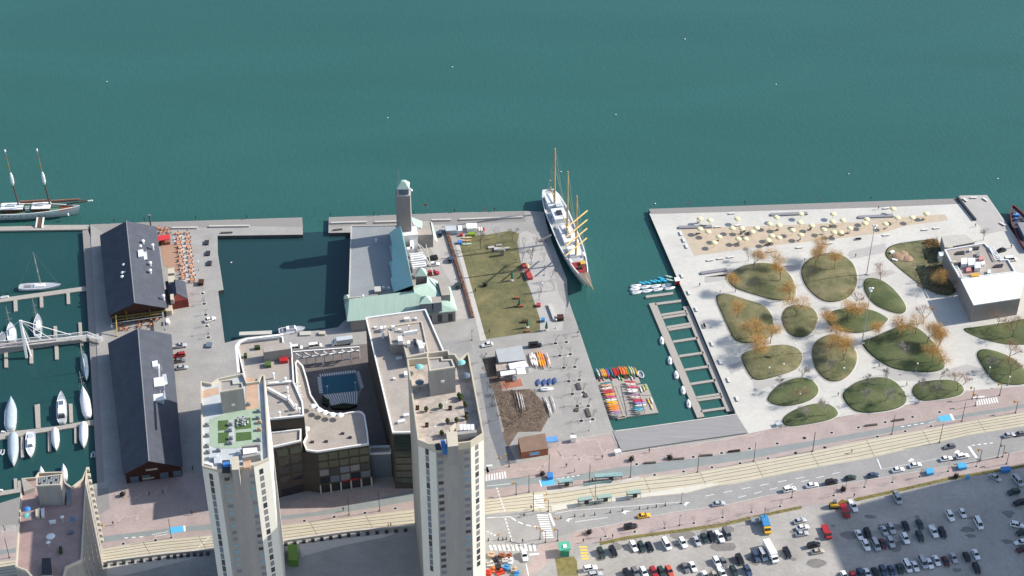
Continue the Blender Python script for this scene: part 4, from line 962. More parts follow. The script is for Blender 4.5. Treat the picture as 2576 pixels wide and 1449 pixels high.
# swing footbridge with mast and stays
br = T('footbridge', 'white footbridge with maroon deck strip hung from a leaning mast', 'footbridge', P(120, 872))
pts = pl('B:-200,965 0,940 560,880 880,845 1040,905', 1.2); lo = pl('B:-200,1010 0,985 560,920 880,880 1035,925', 1.2)
b = MB()
b.poly(pts + lo[::-1]); b.build('bridge_deck', M_conc, br)
b = MB(); U = [a_.lerp(c_, .3) + Vector((0, 0, .05)) for a_, c_ in zip(pts[:3], lo[:3])]; V = [a_.lerp(c_, .8) + Vector((0, 0, .05)) for a_, c_ in zip(pts[:3], lo[:3])]
b.poly(U + V[::-1]); b.build('maroon_strip', mat('maroon strip', hexc('#5d2f3f')), br)
for L in (pts, lo):
    b = MB()
    for a_, c_ in zip(L, L[1:]):
        b.bar(a_ + Vector((0, 0, 1.1)), c_ + Vector((0, 0, 1.1)), .2, .2); b.bar(a_ + Vector((0, 0, .5)), c_ + Vector((0, 0, .5)), .12, .12)
        n = max(2, int((c_ - a_).length / 2))
        for k in range(n + 1): p = a_.lerp(c_, k / n); b.tube(p, p + Vector((0, 0, 1.1)), .08, n=4)
    b.build('bridge_rail', M_trim, br)
mb_ = P(67, 900, -1.2); mt = P(51, 806, 14)
b = MB(); b.bar(mb_, mt, .9, .9); b.bar(mb_ + Vector((1.6, .8, 0)), mt, .5, .5); b.build('mast', M_trim, br)
for tx, ty in ((520, 895), (720, 855), (300, 920), (420, 905), (-100, 950)):
    p = at('B:%d,%d' % (tx, ty), 1.6); MB().tube(mt, p, .13, n=5).build('stay_cable', M_trim, br)
# rental finger dock beside the park
rd = T('finger_dock', 'long ladder-shaped pontoon with open berths beside the park quay', 'dock', P(1750, 950, -1))
def pw(nm, s): b = MB(); b.prism(pl(s, -1.0), -1.8, -1.0, 0, None, True); b.build(nm, M_dk, rd)
pw('outer_pontoon', 'G:1875,160 1945,150 2435,1300 2362,1312')
pw('spine_walkway', 'K:80,-60 140,-65 590,990 520,995')
wd = 16
for s in ('G:1940,165 2200,132', 'G:2000,276 2250,238', 'G:2016,304 2262,266', 'G:2055,400 2290,362', 'G:2070,424 2300,388', 'G:2115,545 2365,508', 'G:2180,690 2425,655', 'G:2235,828 2480,792', 'G:2295,970 2545,932', 'G:2350,1108 2600,1070', 'G:2362,1134 2612,1098', 'G:2400,1245 2640,1212', 'G:1845,92 2120,56'):
    (x0, y0), (x1, y1) = q(s); h_ = 2.9
    b = MB(); b.prism([P(x0, y0 - h_, -1), P(x1, y1 - h_, -1), P(x1, y1 + h_, -1), P(x0, y0 + h_, -1)], -1.8, -1.0, 0, None, True); b.build('berth_finger', M_dk, rd)
kd = T('kayak_dock', 'square timber raft carrying racks of bright kayaks', 'dock', P(1570, 985, -1))
def kw(s): b = MB(); b.prism(pl(s, -1.0), -1.8, -1.0, 0, None, True); b.build('raft_deck', M_dk, kd)
kw('k:270,470 1290,420 1345,560 335,690'); kw('k:335,700 735,645 1005,1385 600,1400'); kw('k:745,640 1490,575 1600,845 830,890'); kw('k:835,900 1605,855 1775,1270 1010,1370'); kw('k:780,1385 960,1350 965,1400 792,1425')
rk = MB()
for s, z in (('k:300,400 1240,330', .2), ('k:360,560 620,1330', .2), ('k:640,540 900,1310', .2), ('k:980,560 1130,1260', .2), ('k:1230,540 1440,1240', .2)):
    (x0, y0), (x1, y1) = q(s)
    for dy in (0, 14):
        pass
    A_, B_ = P(x0, y0, z), P(x1, y1, z); rk.bar(A_, B_, .15, .15)
    for k in range(9): p = A_.lerp(B_, k / 8); rk.tube((p.x, p.y, -1), (p.x, p.y, z), .08, n=4)
rk.build('rack_frame', mat('brown rack timber', hexc('#5d4a3a')), kd)
# ================================================================== SHIPS
def hullform(L, B, D, sheer=.5, stern=.6, n=17, draft=.4, bowrake=.06):
    """boat hull along +x, waterline z=0, deck at D; returns rings of (deck edge ... keel)"""
    out = []
    for i in range(n):
        t = i / (n - 1); x = (t - .5) * L
        w = B / 2 * min(1, (stern + (1 - stern) * math.sqrt(min(t / .22, 1)))) * (1 if t < .55 else max(.02, math.cos((t - .55) / .45 * math.pi / 2) ** .75))
        z = D * (1 + sheer * (2 * t - 1) ** 2 * (1 if t > .5 else .5))
        xr = x + (L * bowrake * (t > .75) * ((t - .75) / .25))
        out.append((x, xr, w, z, draft))
    return out
def hull_mesh(prof, m_side=0, m_deck=1, m_rail=2, inset=.14, railh=.35, railw=.12, hollow=False):
    b = MB(); R_ = []
    for x, xr, w, z, dr in prof:
        wl = w * .82
        R_.append([Vector((xr, w, z)), Vector((x, wl, -dr)), Vector((x, -wl, -dr)), Vector((xr, -w, z))])
    b.loft([[r[0], r[1], r[2], r[3]] for r in R_], m_side, True)
    b.v = b.v; deck = [Vector((r[0].x * .985, max(0, r[0].y - railw), r[0].z - railh)) for r in R_]
    port = [Vector((v.x, -v.y, v.z)) for v in deck]
    b2 = MB(); b2.poly(deck + port[::-1], 0)
    b3 = MB()
    for sgn in (1, -1):
        for a_, c_, d0, d1 in zip(R_, R_[1:], deck, deck[1:]):
            o0, o1 = Vector((a_[0].x, a_[0].y * sgn, a_[0].z)), Vector((c_[0].x, c_[0].y * sgn, c_[0].z))
            i0, i1 = Vector((d0.x, d0.y * sgn, a_[0].z)), Vector((d1.x, d1.y * sgn, c_[0].z))
            b3.poly([o0, o1, i1, i0]); b3.poly([i0, i1, Vector((i1.x, i1.y, d1.z)), Vector((i0.x, i0.y, d0.z))])
    return b, b2, b3
def ship(name, label, cat, pst, pbow, z, B, D, mats, cat_group=None, **kw):
    a, c = P(*pst, z), P(*pbow, z); d = c - a; L = math.hypot(d.x, d.y)
    t = T(name, label, cat, (0, 0, 0), cat_group)
    b, dk, rl = hull_mesh(hullform(L, B, D, **kw), railh=.7, railw=.35)
    pass
    # open top: the loft is closed by its own top quads, so keep only sides
    b.f = [f for f in b.f]; 
    hb_ = MB(); n = len(b.v) // 4
    for i in range(n - 1):
        for k in (0, 1, 2):
            hb_.f.append([i * 4 + k, i * 4 + k + 1, i * 4 + 5 + k, i * 4 + 4 + k]); hb_.mi.append(0)
    hb_.v = b.v; hb_.f.append([0, 1, 2, 3]); hb_.mi.append(0)
    hb_.build('hull', mats[0], t, True); dk.build('deck', mats[1], t); rl.build('bulwark', mats[2], t)
    mid = (a + c) / 2
    return t, L, (mid.x, mid.y, z), math.atan2(d.y, d.x)
M_hullw = mat('white hull paint', (.76, .77, .78), .4, var=.05, scale=.8)
M_sparyel = mat('varnished spar', hexc('#b8a273'), .5, var=.1, scale=1)
M_redk = mat('red deck paint', hexc('#8a3531'), var=.12, scale=1)
M_shipdk = mat('pale ship deck', hexc('#b3b4b4'), var=.12, scale=.7)
M_grndk = mat('green ship deck', hexc('#4f7866'), var=.1, scale=.7)
M_brown = mat('brown varnish', hexc('#5e3a28'), .4, var=.15)
M_rope = mat('tarred rope', (.3, .32, .3), .8, var=0)
def spar(t, p, r, r0, r1, nm='mast', m=None): MB().tube(p, r, r0, r1, 8).build(nm, m or M_sparyel, t)
# the three-masted ship alongside the garden quay
t, L, loc, rz = ship('tall_ship', 'white three-masted tall ship with yellow yards and red foredeck', 'sailing ship', (1378, 493), (1474, 722), 0, 10.2, 3.2, [M_hullw, M_shipdk, M_hullw], sheer=.25, stern=.45, bowrake=.03)
ship_t, ship_L = t, L
MB().box((-L * .36, 0, 2.4), (9, 6, 2.2), 0, 0).build('poop_house', M_metal, t)
MB().box((-L * .19, 0, 2.4), (8, 5.6, 2.6)).build('deck_house', M_metal, t); MB().box((-L * .19, 0, 5.0), (3, 2.2, .7)).build('skylight', M_dark, t)
MB().box((L * .02, 0, 2.4), (12, 5.2, 2.0)).build('saloon_house', M_metal, t); MB().box((L * .02, .2, 4.4), (7, 1.4, .4)).build('saloon_hatch', M_grey, t)
MB().box((L * .2, 0, 2.4), (7, 4.6, 1.6)).build('fore_house', M_metal, t)
MB().box((-L * .28, 1.2, 2.4), (2.6, 2.4, 2.8)).build('wheel_box', M_tarp, t)
MB().poly([(L * .3, -3.4, 3.1), (L * .3, 3.4, 3.1), (L * .43, 2.2, 3.3), (L * .43, -2.2, 3.3)]).build('foredeck', M_redk, t)
MB().box((L * .33, 1.6, 3.12), (2.2, 2.2, 1.0)).build('foredeck_locker', mat('yellow locker', hexc('#c9a24a')), t); MB().box((L * .37, -.3, 3.14), (1.4, 1.6, .9)).build('windlass', M_dark, t)
for x_, y_ in ((L * .24, 3.2), (L * .29, -3.2), (L * .1, 2.9)):
    MB().lathe((x_, y_, 3.3), [(.1, 0), (.9, .2), (1, .5), (.6, .9), (0, 1)], 10, 0, 1.6, .7).build('lifeboat', M_trim, t)
rr = random.Random(8)
for k in range(16): MB().box((rr.uniform(-L * .42, L * .28), rr.choice((-1, 1)) * rr.uniform(2.6, 4.0), 2.5), (rr.uniform(.6, 1.8), rr.uniform(.5, .9), rr.uniform(.5, 1.2)), rr.uniform(-.3, .3)).build('deck_locker', rr.choice([M_metal, M_tarp, M_grey, M_trim]), t)
masts = []
for x_, h_ in ((-L * .315, 32), (0.02 * L, 35), (.245 * L, 33)):
    p, r_ = Vector((x_, 0, 2.5)), Vector((x_ - h_ * .03, 0, h_)); spar(t, p, r_, .5, .3); masts.append((p, r_))
spar(t, (L * .44, 0, 3.6), (L * .665, 0, 7.0), .34, .18, 'bowsprit')
b = MB(); b.poly([(L * .43, 2.4, 3.8), (L * .66, .1, 6.8), (L * .43, .3, 3.9)]); b.poly([(L * .43, -2.4, 3.8), (L * .66, -.1, 6.8), (L * .43, -.3, 3.9)]); b.build('bowsprit_net', mat('netting', hexc('#7d756c'), var=.3, scale=4), t)
b = MB()
for p, r_ in masts:
    for sx in (-3, 3):
        for sy in (-1, 1):
            b.tube(p.lerp(r_, .72), (p.x + sx, sy * 4.1, 3.2), .035, n=3); b.tube(r_, (p.x + sx * .4, sy * 4.1, 3.2), .03, n=3)
b.tube(masts[2][1], (L * .65, 0, 6.9), .04, n=3); b.tube(masts[2][0].lerp(masts[2][1], .7), (L * .52, 0, 5), .04, n=3); b.tube(masts[1][1], masts[2][1].lerp(masts[2][0], .3), .03, n=3); b.tube(masts[0][1], masts[1][1].lerp(masts[1][0], .3), .03, n=3)
b.build('rigging', M_rope, t)
t.location = loc; t.rotation_euler = (0, 0, rz)
inv = Matrix.Rotation(-rz, 4, 'Z')
def to_local(p): return inv @ (Vector(p) - Vector(loc))
yd = Vector((8.2, 11.0, 0)).normalized()
for zz in (22, 17.5, 13.2, 8.4):
    fm = masts[2][0].lerp(masts[2][1], (zz - 2.5) / 30.5)
    d = inv.to_3x3() @ yd; MB().tube(fm - d * 7.4 + Vector((.5, 0, 0)), fm + d * 7.4 + Vector((.5, 0, 0)), .3, .3, 8).build('yard', mat('yellow yard paint', hexc('#d1ac6a'), .5, var=.06), t)
for i, x_ in enumerate((-L * .315, .02 * L)): spar(t, (x_, .3, 5.5), (x_ - 10, .6, 6.2), .28, .2, 'boom')
b = MB(); gq = to_local(P(1352, 606, .2)); gs = to_local(P(1388, 590, 2.4)); b.bar(gq, gs, 1.2, .15); 
gw = T('gangway', 'grey gangway sloping from the quay up to the tall ship', 'gangway', P(1360, 605)); MB().bar(P(1356, 606, .2), P(1387, 591, 2.6), 1.3, .2).build('ramp', M_wood, gw)
for s_ in (-1, 1): MB().bar(P(1356, 606 + s_ * 2, 1.1), P(1387, 591 + s_ * 2, 3.5), .1, .1).build('gangway_rail', M_grey, gw)
# schooner at the left
t, L, loc, rz = ship('schooner', 'white schooner with brown trim, green deck and two tall masts', 'sailing ship', (-150, 545), (198, 536), -1.0, 8.2, 3.0, [M_hullw, M_grndk, mat('white rail', (.7, .68, .62))], sheer=.3, stern=.7, bowrake=.02)
for x_, l_ in ((L * .03, 9), (L * .24, 7.5), (-L * .2, 8)):
    MB().box((x_, .3, 2.2), (l_, 4.4, 1.9)).build('cabin_wall', M_brown, t); MB().box((x_, .3, 4.1), (l_ + .5, 4.9, .25)).build('cabin_roof', M_trim, t)
    MB().box((x_ - .5, .5, 4.35), (l_ * .4, 1.4, .5)).build('roof_skylight', M_tarp, t)
MB().poly([(L * .37, -3, 3.0), (L * .37, 3, 3.0), (L * .47, 1.4, 3.3), (L * .47, -1.4, 3.3)]).build('foredeck', mat('orange varnish deck', hexc('#7a4a2e'), var=.2, scale=1), t)
MB().box((L * .14, -.4, 2.3), (1.8, 1.8, 1.6)).build('deck_locker', M_tarp, t); MB().box((-L * .07, 1, 2.3), (1.8, 1.6, 1.5)).build('deck_locker', M_trim, t)
b = MB()
for k in range(3): pass
for x_, h_ in ((L / 2 - 25.2, 31.5), (L / 2 - 11.9, 31.5)):
    spar(t, (x_, 1.5, 2.3), (x_ - .6, 1.5, 15), .36, .3, 'lower_mast', mat('dark varnished mast', hexc('#5b4336'), .5, var=.1)); spar(t, (x_ - .6, 1.5, 14), (x_ - 1, 1.5, h_), .26, .14, 'topmast', mat('honey mast', hexc('#9a7a4a'), .5, var=.1))
    MB().lathe((x_ - .5, 1.3, 14.5), [(.3, 0), (.75, 1.5), (.7, 4.5), (.3, 6.2)], 8).build('furled_topsail', M_trim, t)
    MB().lathe((x_ - 1, 1.5, h_ - .5), [(0, 0), (.4, .4), (.35, 1.2), (0, 1.6)], 8).build('mast_cap', M_trim, t)
    spar(t, (x_ + .6, 1.5, 5.0), (x_ + 15, 1.8, 5.4), .24, .18, 'boom', mat('red brown boom', hexc('#7b4a35'), .5, var=.1)); spar(t, (x_ + .8, 1.5, 5.7), (x_ + 13, 1.8, 6.0), .4, .35, 'furled_sail', mat('rust sailcloth', hexc('#9a6a55'), var=.15))
    for sx in (6, 12): b.tube((x_ - .7, 1.5, 20), (x_ + sx, -3.6, 3.2), .04, n=3)
    b.tube((x_ - .9, 1.5, h_ - 2), (x_ + 18, 1.5, 4), .04, n=3); b.tube((x_ - .7, 1.5, 19), (x_ + 14, 1.5, 4), .04, n=3)
b.build('rigging', M_rope, t)
spar(t, (L * .42, 1.2, 4.0), (L * .6, 1.6, 5.2), .3, .2, 'bowsprit', M_brown); spar(t, (L * .575, 1.55, 5.05), (L * .61, 1.62, 5.25), .38, .34, 'bowsprit_tip', M_trim)
b = MB(); b.lathe((L * .44, -4.2, 1.6), [(0, 0), (.4, .3), (.3, 1.4), (0, 1.6)], 6); b.build('anchor', M_trim, t)
b = MB()
for k in range(14): b.box((-L * .3 + k * 2.6, -4.16, 1.9), (.6, .1, .35))
b.build('porthole', M_glb, t)
t.location = loc; t.rotation_euler = (0, 0, rz)
# red-hulled boat at the right edge
t, L, loc, rz = ship('harbour_boat', 'dark red hulled working boat crowded with gear, cut off at the right edge', 'boat', (2600, 640), (2548, 535), -1.0, 9, 2.6, [mat('dark red hull', hexc('#6e2f33'), .5, var=.1), mat('slate boat deck', hexc('#4b4d57'), var=.3, scale=1), mat('maroon rail', hexc('#7c3a3c'))], sheer=.2, stern=.8)
rr = random.Random(2)
MB().box((-3, 0, 1.9), (9, 5, 2.4)).build('wheelhouse', M_glb, t); MB().box((-3, 0, 4.3), (9.4, 5.4, .25)).build('wheelhouse_roof', M_grey, t)
for k in range(12): MB().box((rr.uniform(2, L * .38), rr.uniform(-2.2, 2.2), 1.9), (rr.uniform(.6, 1.6), rr.uniform(.5, 1.2), rr.uniform(.5, 1.3)), rr.uniform(0, 3)).build('deck_gear', rr.choice([M_grey, M_tarp, M_dark, M_blueg]), t)
t.location = loc; t.rotation_euler = (0, 0, rz)
# ================================================================== CARS
M_tyre = mat('tyre rubber', (.02, .02, .02), .9, 0)
M_cgl = mat('car glass', (.012, .015, .02), .08, 0, spec=.6)
M_hl = mat('headlight glass', (.7, .7, .68), .2, 0)
M_paint = mat('car paint', (.6, .6, .6), .25, 0, spec=.5)
CP = {k: mat(k + ' car paint', c, .28, .04, 1, spec=.5) for k, c in dict(white=(.78, .78, .77), silver=(.42, .43, .45), grey=(.16, .16, .17), black=(.015, .015, .018), red=(.36, .025, .03), maroon=(.09, .02, .025), green=(.03, .05, .045), blue=(.05, .075, .13), yellow=(.75, .42, .03), tan=(.4, .36, .29), orange=(.5, .09, .05)).items()}
def car_proto(kind_):
    """nose along +x"""
    L, W, zb, zr, base_, roof = dict(sedan=(4.7, 1.85, .88, 1.42, (-1.75, 1.0), (-1.15, .15)), hatch=(4.2, 1.8, .9, 1.48, (-1.95, .9), (-1.6, .1)), suv=(4.8, 1.95, 1.05, 1.75, (-2.25, .95), (-2.0, .25)),
                                     van=(5.3, 2.0, 1.15, 2.05, (-2.55, 1.7), (-2.45, 1.0)), pickup=(5.6, 2.0, 1.05, 1.8, (-.6, 1.15), (-.3, .45)))[kind_]
    t = T({'sedan': 'parked_car', 'hatch': 'parked_car', 'suv': 'parked_car', 'van': 'van', 'pickup': 'pickup_truck'}[kind_], 'x', 'car')
    def ring(x, w, z0, z1, c=.12): return [Vector((x, y, z)) for y, z in ((-w, z0 + c), (-w + c, z0), (w - c, z0), (w, z0 + c), (w, z1 - c), (w - c * 1.6, z1), (-w + c * 1.6, z1), (-w, z1 - c))]
    h, w = L / 2, W / 2
    b = MB()
    b.loft([ring(-h, w * .86, .38, zb - .18), ring(-h + .12, w * .95, .26, zb - .04), ring(-h * .55, w, .22, zb), ring(.9, w, .22, zb), ring(h * .72, w * .97, .24, zb - .12), ring(h - .15, w * .9, .28, zb - .24), ring(h, w * .8, .38, zb - .36)])
    # roof panel and pillars
    r0, r1 = roof; rw = w * .74
    rp = [(r0, -rw), (r1, -rw), (r1, rw), (r0, rw)]; b.prism([Vector((x, y, 0)) for x, y in rp], zr - .02, zr + .05, 0, None, True)
    for x0, x1 in ((base_[0], r0), (base_[1], r1), ((base_[0] + base_[1]) / 2 - .1, (r0 + r1) / 2)):
        for s in (-1, 1): b.bar((x0, s * (w * .9 + .015), zb - .05), (x1, s * (rw + .02), zr), .13, .05, up=(0, 1, 0))
    if kind_ == 'pickup':
        b.box((-1.7, w - .1, .9), (2.1, .12, .35)); b.box((-1.7, -w + .1, .9), (2.1, .12, .35)); b.box((-2.72, 0, .9), (.1, W - .2, .35))
    b.build('body', M_paint, t, False)
    g = MB(); bw = w * .9
    lo = [Vector((base_[0], -bw, zb - .06)), Vector((base_[1], -bw, zb - .06)), Vector((base_[1], bw, zb - .06)), Vector((base_[0], bw, zb - .06))]
    hi = [Vector((r0, -rw, zr - .01)), Vector((r1, -rw, zr - .01)), Vector((r1, rw, zr - .01)), Vector((r0, rw, zr - .01))]
    g.loft([lo, hi]); g.build('windows', M_cgl, t)
    for x in (-h * .6, h * .62):
        for s in (-1, 1): MB().tube((x, s * (w - .02), .34), (x, s * (w - .24), .34), .34, n=10).build('wheel', M_tyre, t)
    for s in (-1, 1): MB().box((h - .06, s * w * .6, zb - .52), (.14, .4, .18)).build('headlight', M_hl, t)
    if kind_ == 'pickup': MB().box((-1.7, 0, .86), (2, W - .3, .06)).build('cargo_bed', M_dark, t)
    return t
PRO = {k: car_proto(k) for k in ('sedan', 'hatch', 'suv', 'van', 'pickup')}
def car(cr, x, y, dx, dy, k, paint, label, group=None, cat=None, z=.02):
    a = q1(cr, x, y); c = (a[0] + dx, a[1] + dy)
    p = P(*a, .7); g = P(a[0] + dx, a[1] + dy, .7) - p
    o = dup(PRO[k], (p.x, p.y, z), math.atan2(g.y, g.x), label, group, None, {'car paint': CP[paint]})
    if cat: o['category'] = cat
    elif k == 'van': o['category'] = 'van'
    elif k == 'pickup': o['category'] = 'pickup truck'
    return o
KW = dict(sedan='sedan', hatch='hatchback', suv='large car', van='van', pickup='pickup truck')
ROWS = [
 ('M', 17, 31, 'along the grass verge', 'cars parked along the grass verge', '265,1215,suv,green 385,1200,suv,black 590,1150,suv,white 670,1155,suv,green 752,1150,sedan,black 920,1130,van,white 1085,1115,suv,white 1225,1095,sedan,silver 1305,1065,sedan,green 1375,1055,suv,black 1457,1050,pickup,white 1530,1025,van,grey'),
 ('M', 17, 31, 'of the sunlit middle row', 'cars in the sunlit middle of the lot', '1112,1362,sedan,grey 1185,1352,sedan,white 1428,1310,suv,white 1495,1308,sedan,grey 1660,1282,suv,black 1820,1250,suv,blue 1890,1235,van,silver 2135,1215,suv,black'),
 ('M', 17, 31, 'of the sunlit bottom row', 'cars in the bottom sunlit row', '525,1430,suv,black 610,1415,suv,grey 695,1415,suv,white 795,1410,suv,red 872,1410,suv,green 952,1402,suv,orange 1312,1445,sedan,white 1405,1445,hatch,tan 1482,1420,pickup,white 1600,1400,suv,green 1740,1395,suv,blue'),
 ('N', 17, 33, 'scattered in the shaded back rows', 'cars in the shaded back rows', '858,742,pickup,white 1302,665,van,silver 1835,845,suv,white 1958,815,hatch,white 2120,920,van,white'),
 ('N', 17, 33, 'in the upper shaded row', 'cars in the upper shaded row', '918,1032,sedan,white 1005,1020,suv,black 1170,990,sedan,silver 1242,972,suv,silver 1388,942,sedan,black 1530,925,sedan,green 1668,1000,pickup,white 1757,1012,suv,black'),
 ('N', 17, 33, 'in the second shaded row', 'cars in the second shaded row', '988,1140,suv,white 1085,1135,van,silver 1155,1122,sedan,maroon 1235,1108,suv,silver 1383,1072,suv,white 1530,1050,suv,green'),
 ('N', 17, 33, 'in the lowest shaded row', 'cars in the lowest shaded row', '770,1445,sedan,white 860,1448,sedan,red 935,1430,suv,blue 1000,1420,sedan,white 1082,1412,sedan,black 1160,1398,suv,blue 1243,1390,sedan,blue 1328,1375,sedan,green 1403,1350,van,white 1480,1348,sedan,white 1560,1312,van,silver 1625,1320,sedan,white 1697,1290,sedan,white 1790,1300,sedan,maroon 1868,1262,sedan,silver 2003,1255,sedan,black 2092,1228,sedan,white 2100,1370,suv,black'),
 ('H', 30, -5, 'by the yellow ramp stripes', 'cars by the yellow stripes', '1285,1370,suv,white 1335,1432,suv,silver'),
]
for cr, dx, dy, where, grp, items in ROWS:
    its = items.split()
    for i, s in enumerate(its):
        x, y, k, c_ = s.split(',')
        car(cr, float(x), float(y), dx, dy, k, c_, '%s %s %s, %s from its left' % (c_, KW[k], where, ordn(i)), grp)
for cr, x, y, dx, dy, k, c_, lab in (
 ('M', 695, 838, 30, -5, 'sedan', 'yellow', 'yellow taxi driving along the street'), ('M', 560, 948, 30, -6, 'suv', 'black', 'black car half on the pink sidewalk behind the taxi'),
 ('M', 1445, 718, 30, -5, 'sedan', 'silver', 'lone silver sedan in the lane ahead of the taxi'), ('M', 2158, 575, 30, -6, 'suv', 'white', 'white car leading off the queue, nearest the silver sedan'),
 ('M', 2385, 532, 30, -6, 'sedan', 'white', 'second white sedan of the queue beside the sidewalk'), ('N', 642, 500, 30, -6, 'suv', 'black', 'black car between a white sedan and a dark green one in the queue'),
 ('N', 830, 458, 30, -6, 'sedan', 'green', 'dark green sedan with a bright glint in the queue'), ('N', 1058, 432, 30, -6, 'sedan', 'blue', 'dark blue sedan with a glint, third dark car in the queue'),
 ('N', 1308, 376, 30, -6, 'sedan', 'white', 'white sedan right behind a painted arrow in the queue'), ('N', 1482, 330, 30, -6, 'sedan', 'white', 'white sedan beside the painted lane arrow'),
 ('N', 1793, 265, 30, -6, 'sedan', 'white', 'white sedan second from the stop line'), ('N', 1958, 242, 30, -6, 'suv', 'white', 'white car waiting first at the stop line'),
 ('N', 1828, 142, -30, 6, 'sedan', 'grey', 'dark grey sedan alone in the far lane by the tracks'), ('N', 2428, 28, 30, -6, 'sedan', 'silver', 'silver car crossing the junction at the right edge'),
 ('N', 2550, 12, 30, -6, 'sedan', 'grey', 'grey car at the right edge beyond the junction'),
 ('M', 2262, 890, 30, -9, 'sedan', 'silver', 'silver sedan, top of three beside the lot exit'), ('M', 2290, 958, 30, -6, 'sedan', 'white', 'white sedan, middle of three beside the lot exit'),
 ('M', 2283, 1020, 30, -5, 'sedan', 'silver', 'silver sedan, lowest of three beside the lot exit'), ('M', 2405, 1135, 30, -7, 'suv', 'black', 'black car in front of a tan sedan by the shadow edge'), ('M', 2440, 1198, 30, -6, 'sedan', 'tan', 'tan sedan beside the black car by the shadow edge'),
 ('N', 2290, 455, 20, 12, 'sedan', 'silver', 'silver sedan alone at the top right of the shaded lot'), ('N', 2515, 492, 18, 22, 'van', 'silver', 'pale van at the right edge of the shaded lot'),
 ('N', 2470, 602, -30, 6, 'suv', 'green', 'dark green car at the right of the shaded lot'), ('N', 2530, 710, -30, 6, 'suv', 'black', 'black car at the right edge under the green one'),
 ('N', 2510, 935, 30, 6, 'suv', 'white', 'white car parked sideways at the right edge'), ('N', 2545, 1105, -30, 7, 'sedan', 'white', 'white sedan sideways at the right edge, below the big white car'), ('N', 2560, 1010, -30, 6, 'suv', 'green', 'dark car between the two white ones at the right edge'), ('N', 2560, 1180, -30, 6, 'suv', 'maroon', 'maroon car at the right edge below a white sedan'),
 ('N', 870, 30 + 715, 0, 0, 'sedan', 'white', None),
 ('F', 1205, 838, -30, 4, 'suv', 'black', 'black car with pale roof beside the white rooftop ducts'), ('F', 1222, 893, 30, -3, 'sedan', 'white', 'white sedan beside the terminal ducts'), ('F', 1220, 985, 30, -3, 'suv', 'red', 'red car beside the small mint cupola'),
 ('F', 1395, 843, 8, -26, 'suv', 'blue', 'dark blue car under the hedge of the terminal car park'), ('F', 1472, 1105, 8, -26, 'suv', 'green', 'dark green car lower down beside the same hedge'), ('F', 1288, 582, 6, -26, 'suv', 'blue', 'dark car near the pale skirt roof of the terminal'),
 ('B', 2112, 695, 30, -10, 'sedan', 'white', 'white sedan alone on the quay beside the basin'), ('B', 1808, 962, 30, -4, 'pickup', 'silver', 'silver pickup beside the second warehouse'), ('B', 1803, 1057, -30, 5, 'suv', 'red', 'red car beside the second warehouse'),
 ('B', 1808, 1110, 30, -5, 'sedan', 'grey', 'grey sedan tucked in beside the red car'), ('B', 1830, 1180, 30, -4, 'sedan', 'silver', 'silver sedan, last of four beside the second warehouse'),
 ('D', 963, 608, 30, -3, 'van', 'white', 'white van half hidden by the white truss'), ('D', 1160, 588, 30, -4, 'van', 'white', 'white van second from the left on the basin quay'),
 ('G', 248, 572, -30, 6, 'sedan', 'white', 'white sedan crossing the turning circle by the garden corner'), ('G', 730, 580, 30, -3, 'van', 'black', 'black van parked above the canoes'),
 ('H', 622, 1245, 8, 28, 'suv', 'white', 'white car turning down the side street over the crosswalk'), ('J', 2345, 630, -30, 8, 'sedan', 'black', 'black car beside the trellis of the white-roofed building'), ('J', 2440, 722, 30, -3, 'van', 'white', 'white van on the pier side of the white-roofed building')):
    if lab: car(cr, x, y, dx or 1, dy, k, c_, lab)
for t in PRO.values(): drop(t)
# trucks
def truck(cr, x, y, dx, dy, L, W, H, bodym, cabm, label, nm='box_truck', bed=False):
    a = q1(cr, x, y); p = P(*a, 1.2); g = P(a[0] + dx, a[1] + dy, 1.2) - p; rz = math.atan2(g.y, g.x)
    t = T(nm, label, 'truck')
    MB().box((-.9, 0, .75), (L - 2.2, W, H - .75 if not bed else .5)).build('cargo_box', bodym, t)
    b = MB(); h = L / 2
    b.loft([[Vector((x_, y_, z_)) for y_, z_ in ((-W * .47, .45), (W * .47, .45), (W * .47, z1), (-W * .47, z1))] for x_, z1 in ((h - 2, 2.3), (h - 1.1, 2.3), (h - .7, 1.35), (h, 1.15))]); b.build('cab', cabm, t)
    MB().poly([(h - 1.06, -W * .4, 2.25), (h - 1.06, W * .4, 2.25), (h - .68, W * .42, 1.42), (h - .68, -W * .42, 1.42)]).build('windscreen', M_cgl, t)
    for v in t.children[-1].data.vertices: v.co.x += .03; v.co.z += .03
    MB().box((0, 0, .45), (L - .6, W * .6, .3)).build('chassis', M_dark, t)
    for x_ in (-h * .6, h * .66):
        for s in (-1, 1): MB().tube((x_, s * W * .5, .48), (x_, s * W * .34, .48), .48, n=10).build('wheel', M_tyre, t)
    t.location = (p.x, p.y, .02); t.rotation_euler = (0, 0, rz)
    return t
truck('M', 1970, 1205, 17, 31, 9.5, 2.4, 3.0, M_pw, CP['white'], 'long white camper bus in the middle of the lot', 'camper_bus')
t = truck('M', 1920, 935, 10, 32, 7.5, 2.4, 2.6, mat('blue truck bed', hexc('#3f84b5'), .5, var=.08), CP['yellow'], 'blue and yellow truck with its boom beside the verge', 'crane_truck'); MB().tube((-2.4, 0, 2.5), (-2.9, 0, 6.5), .12).build('boom', M_dark, t)
truck('N', 775, 780, 12, 30, 6.8, 2.3, 1.5, CP['red'], CP['red'], 'red flatbed truck next to the yellow digger', 'flatbed_truck', True)
truck('N', 590, 995, 12, 30, 6.5, 2.3, 1.5, CP['red'], CP['red'], 'red flatbed truck by the lot exit with gear on it', 'flatbed_truck', True)
truck('D', 1432, 545, -30, 4, 8.5, 2.4, 2.9, M_tarp, CP['white'], 'white box truck with grey box on the basin quay')
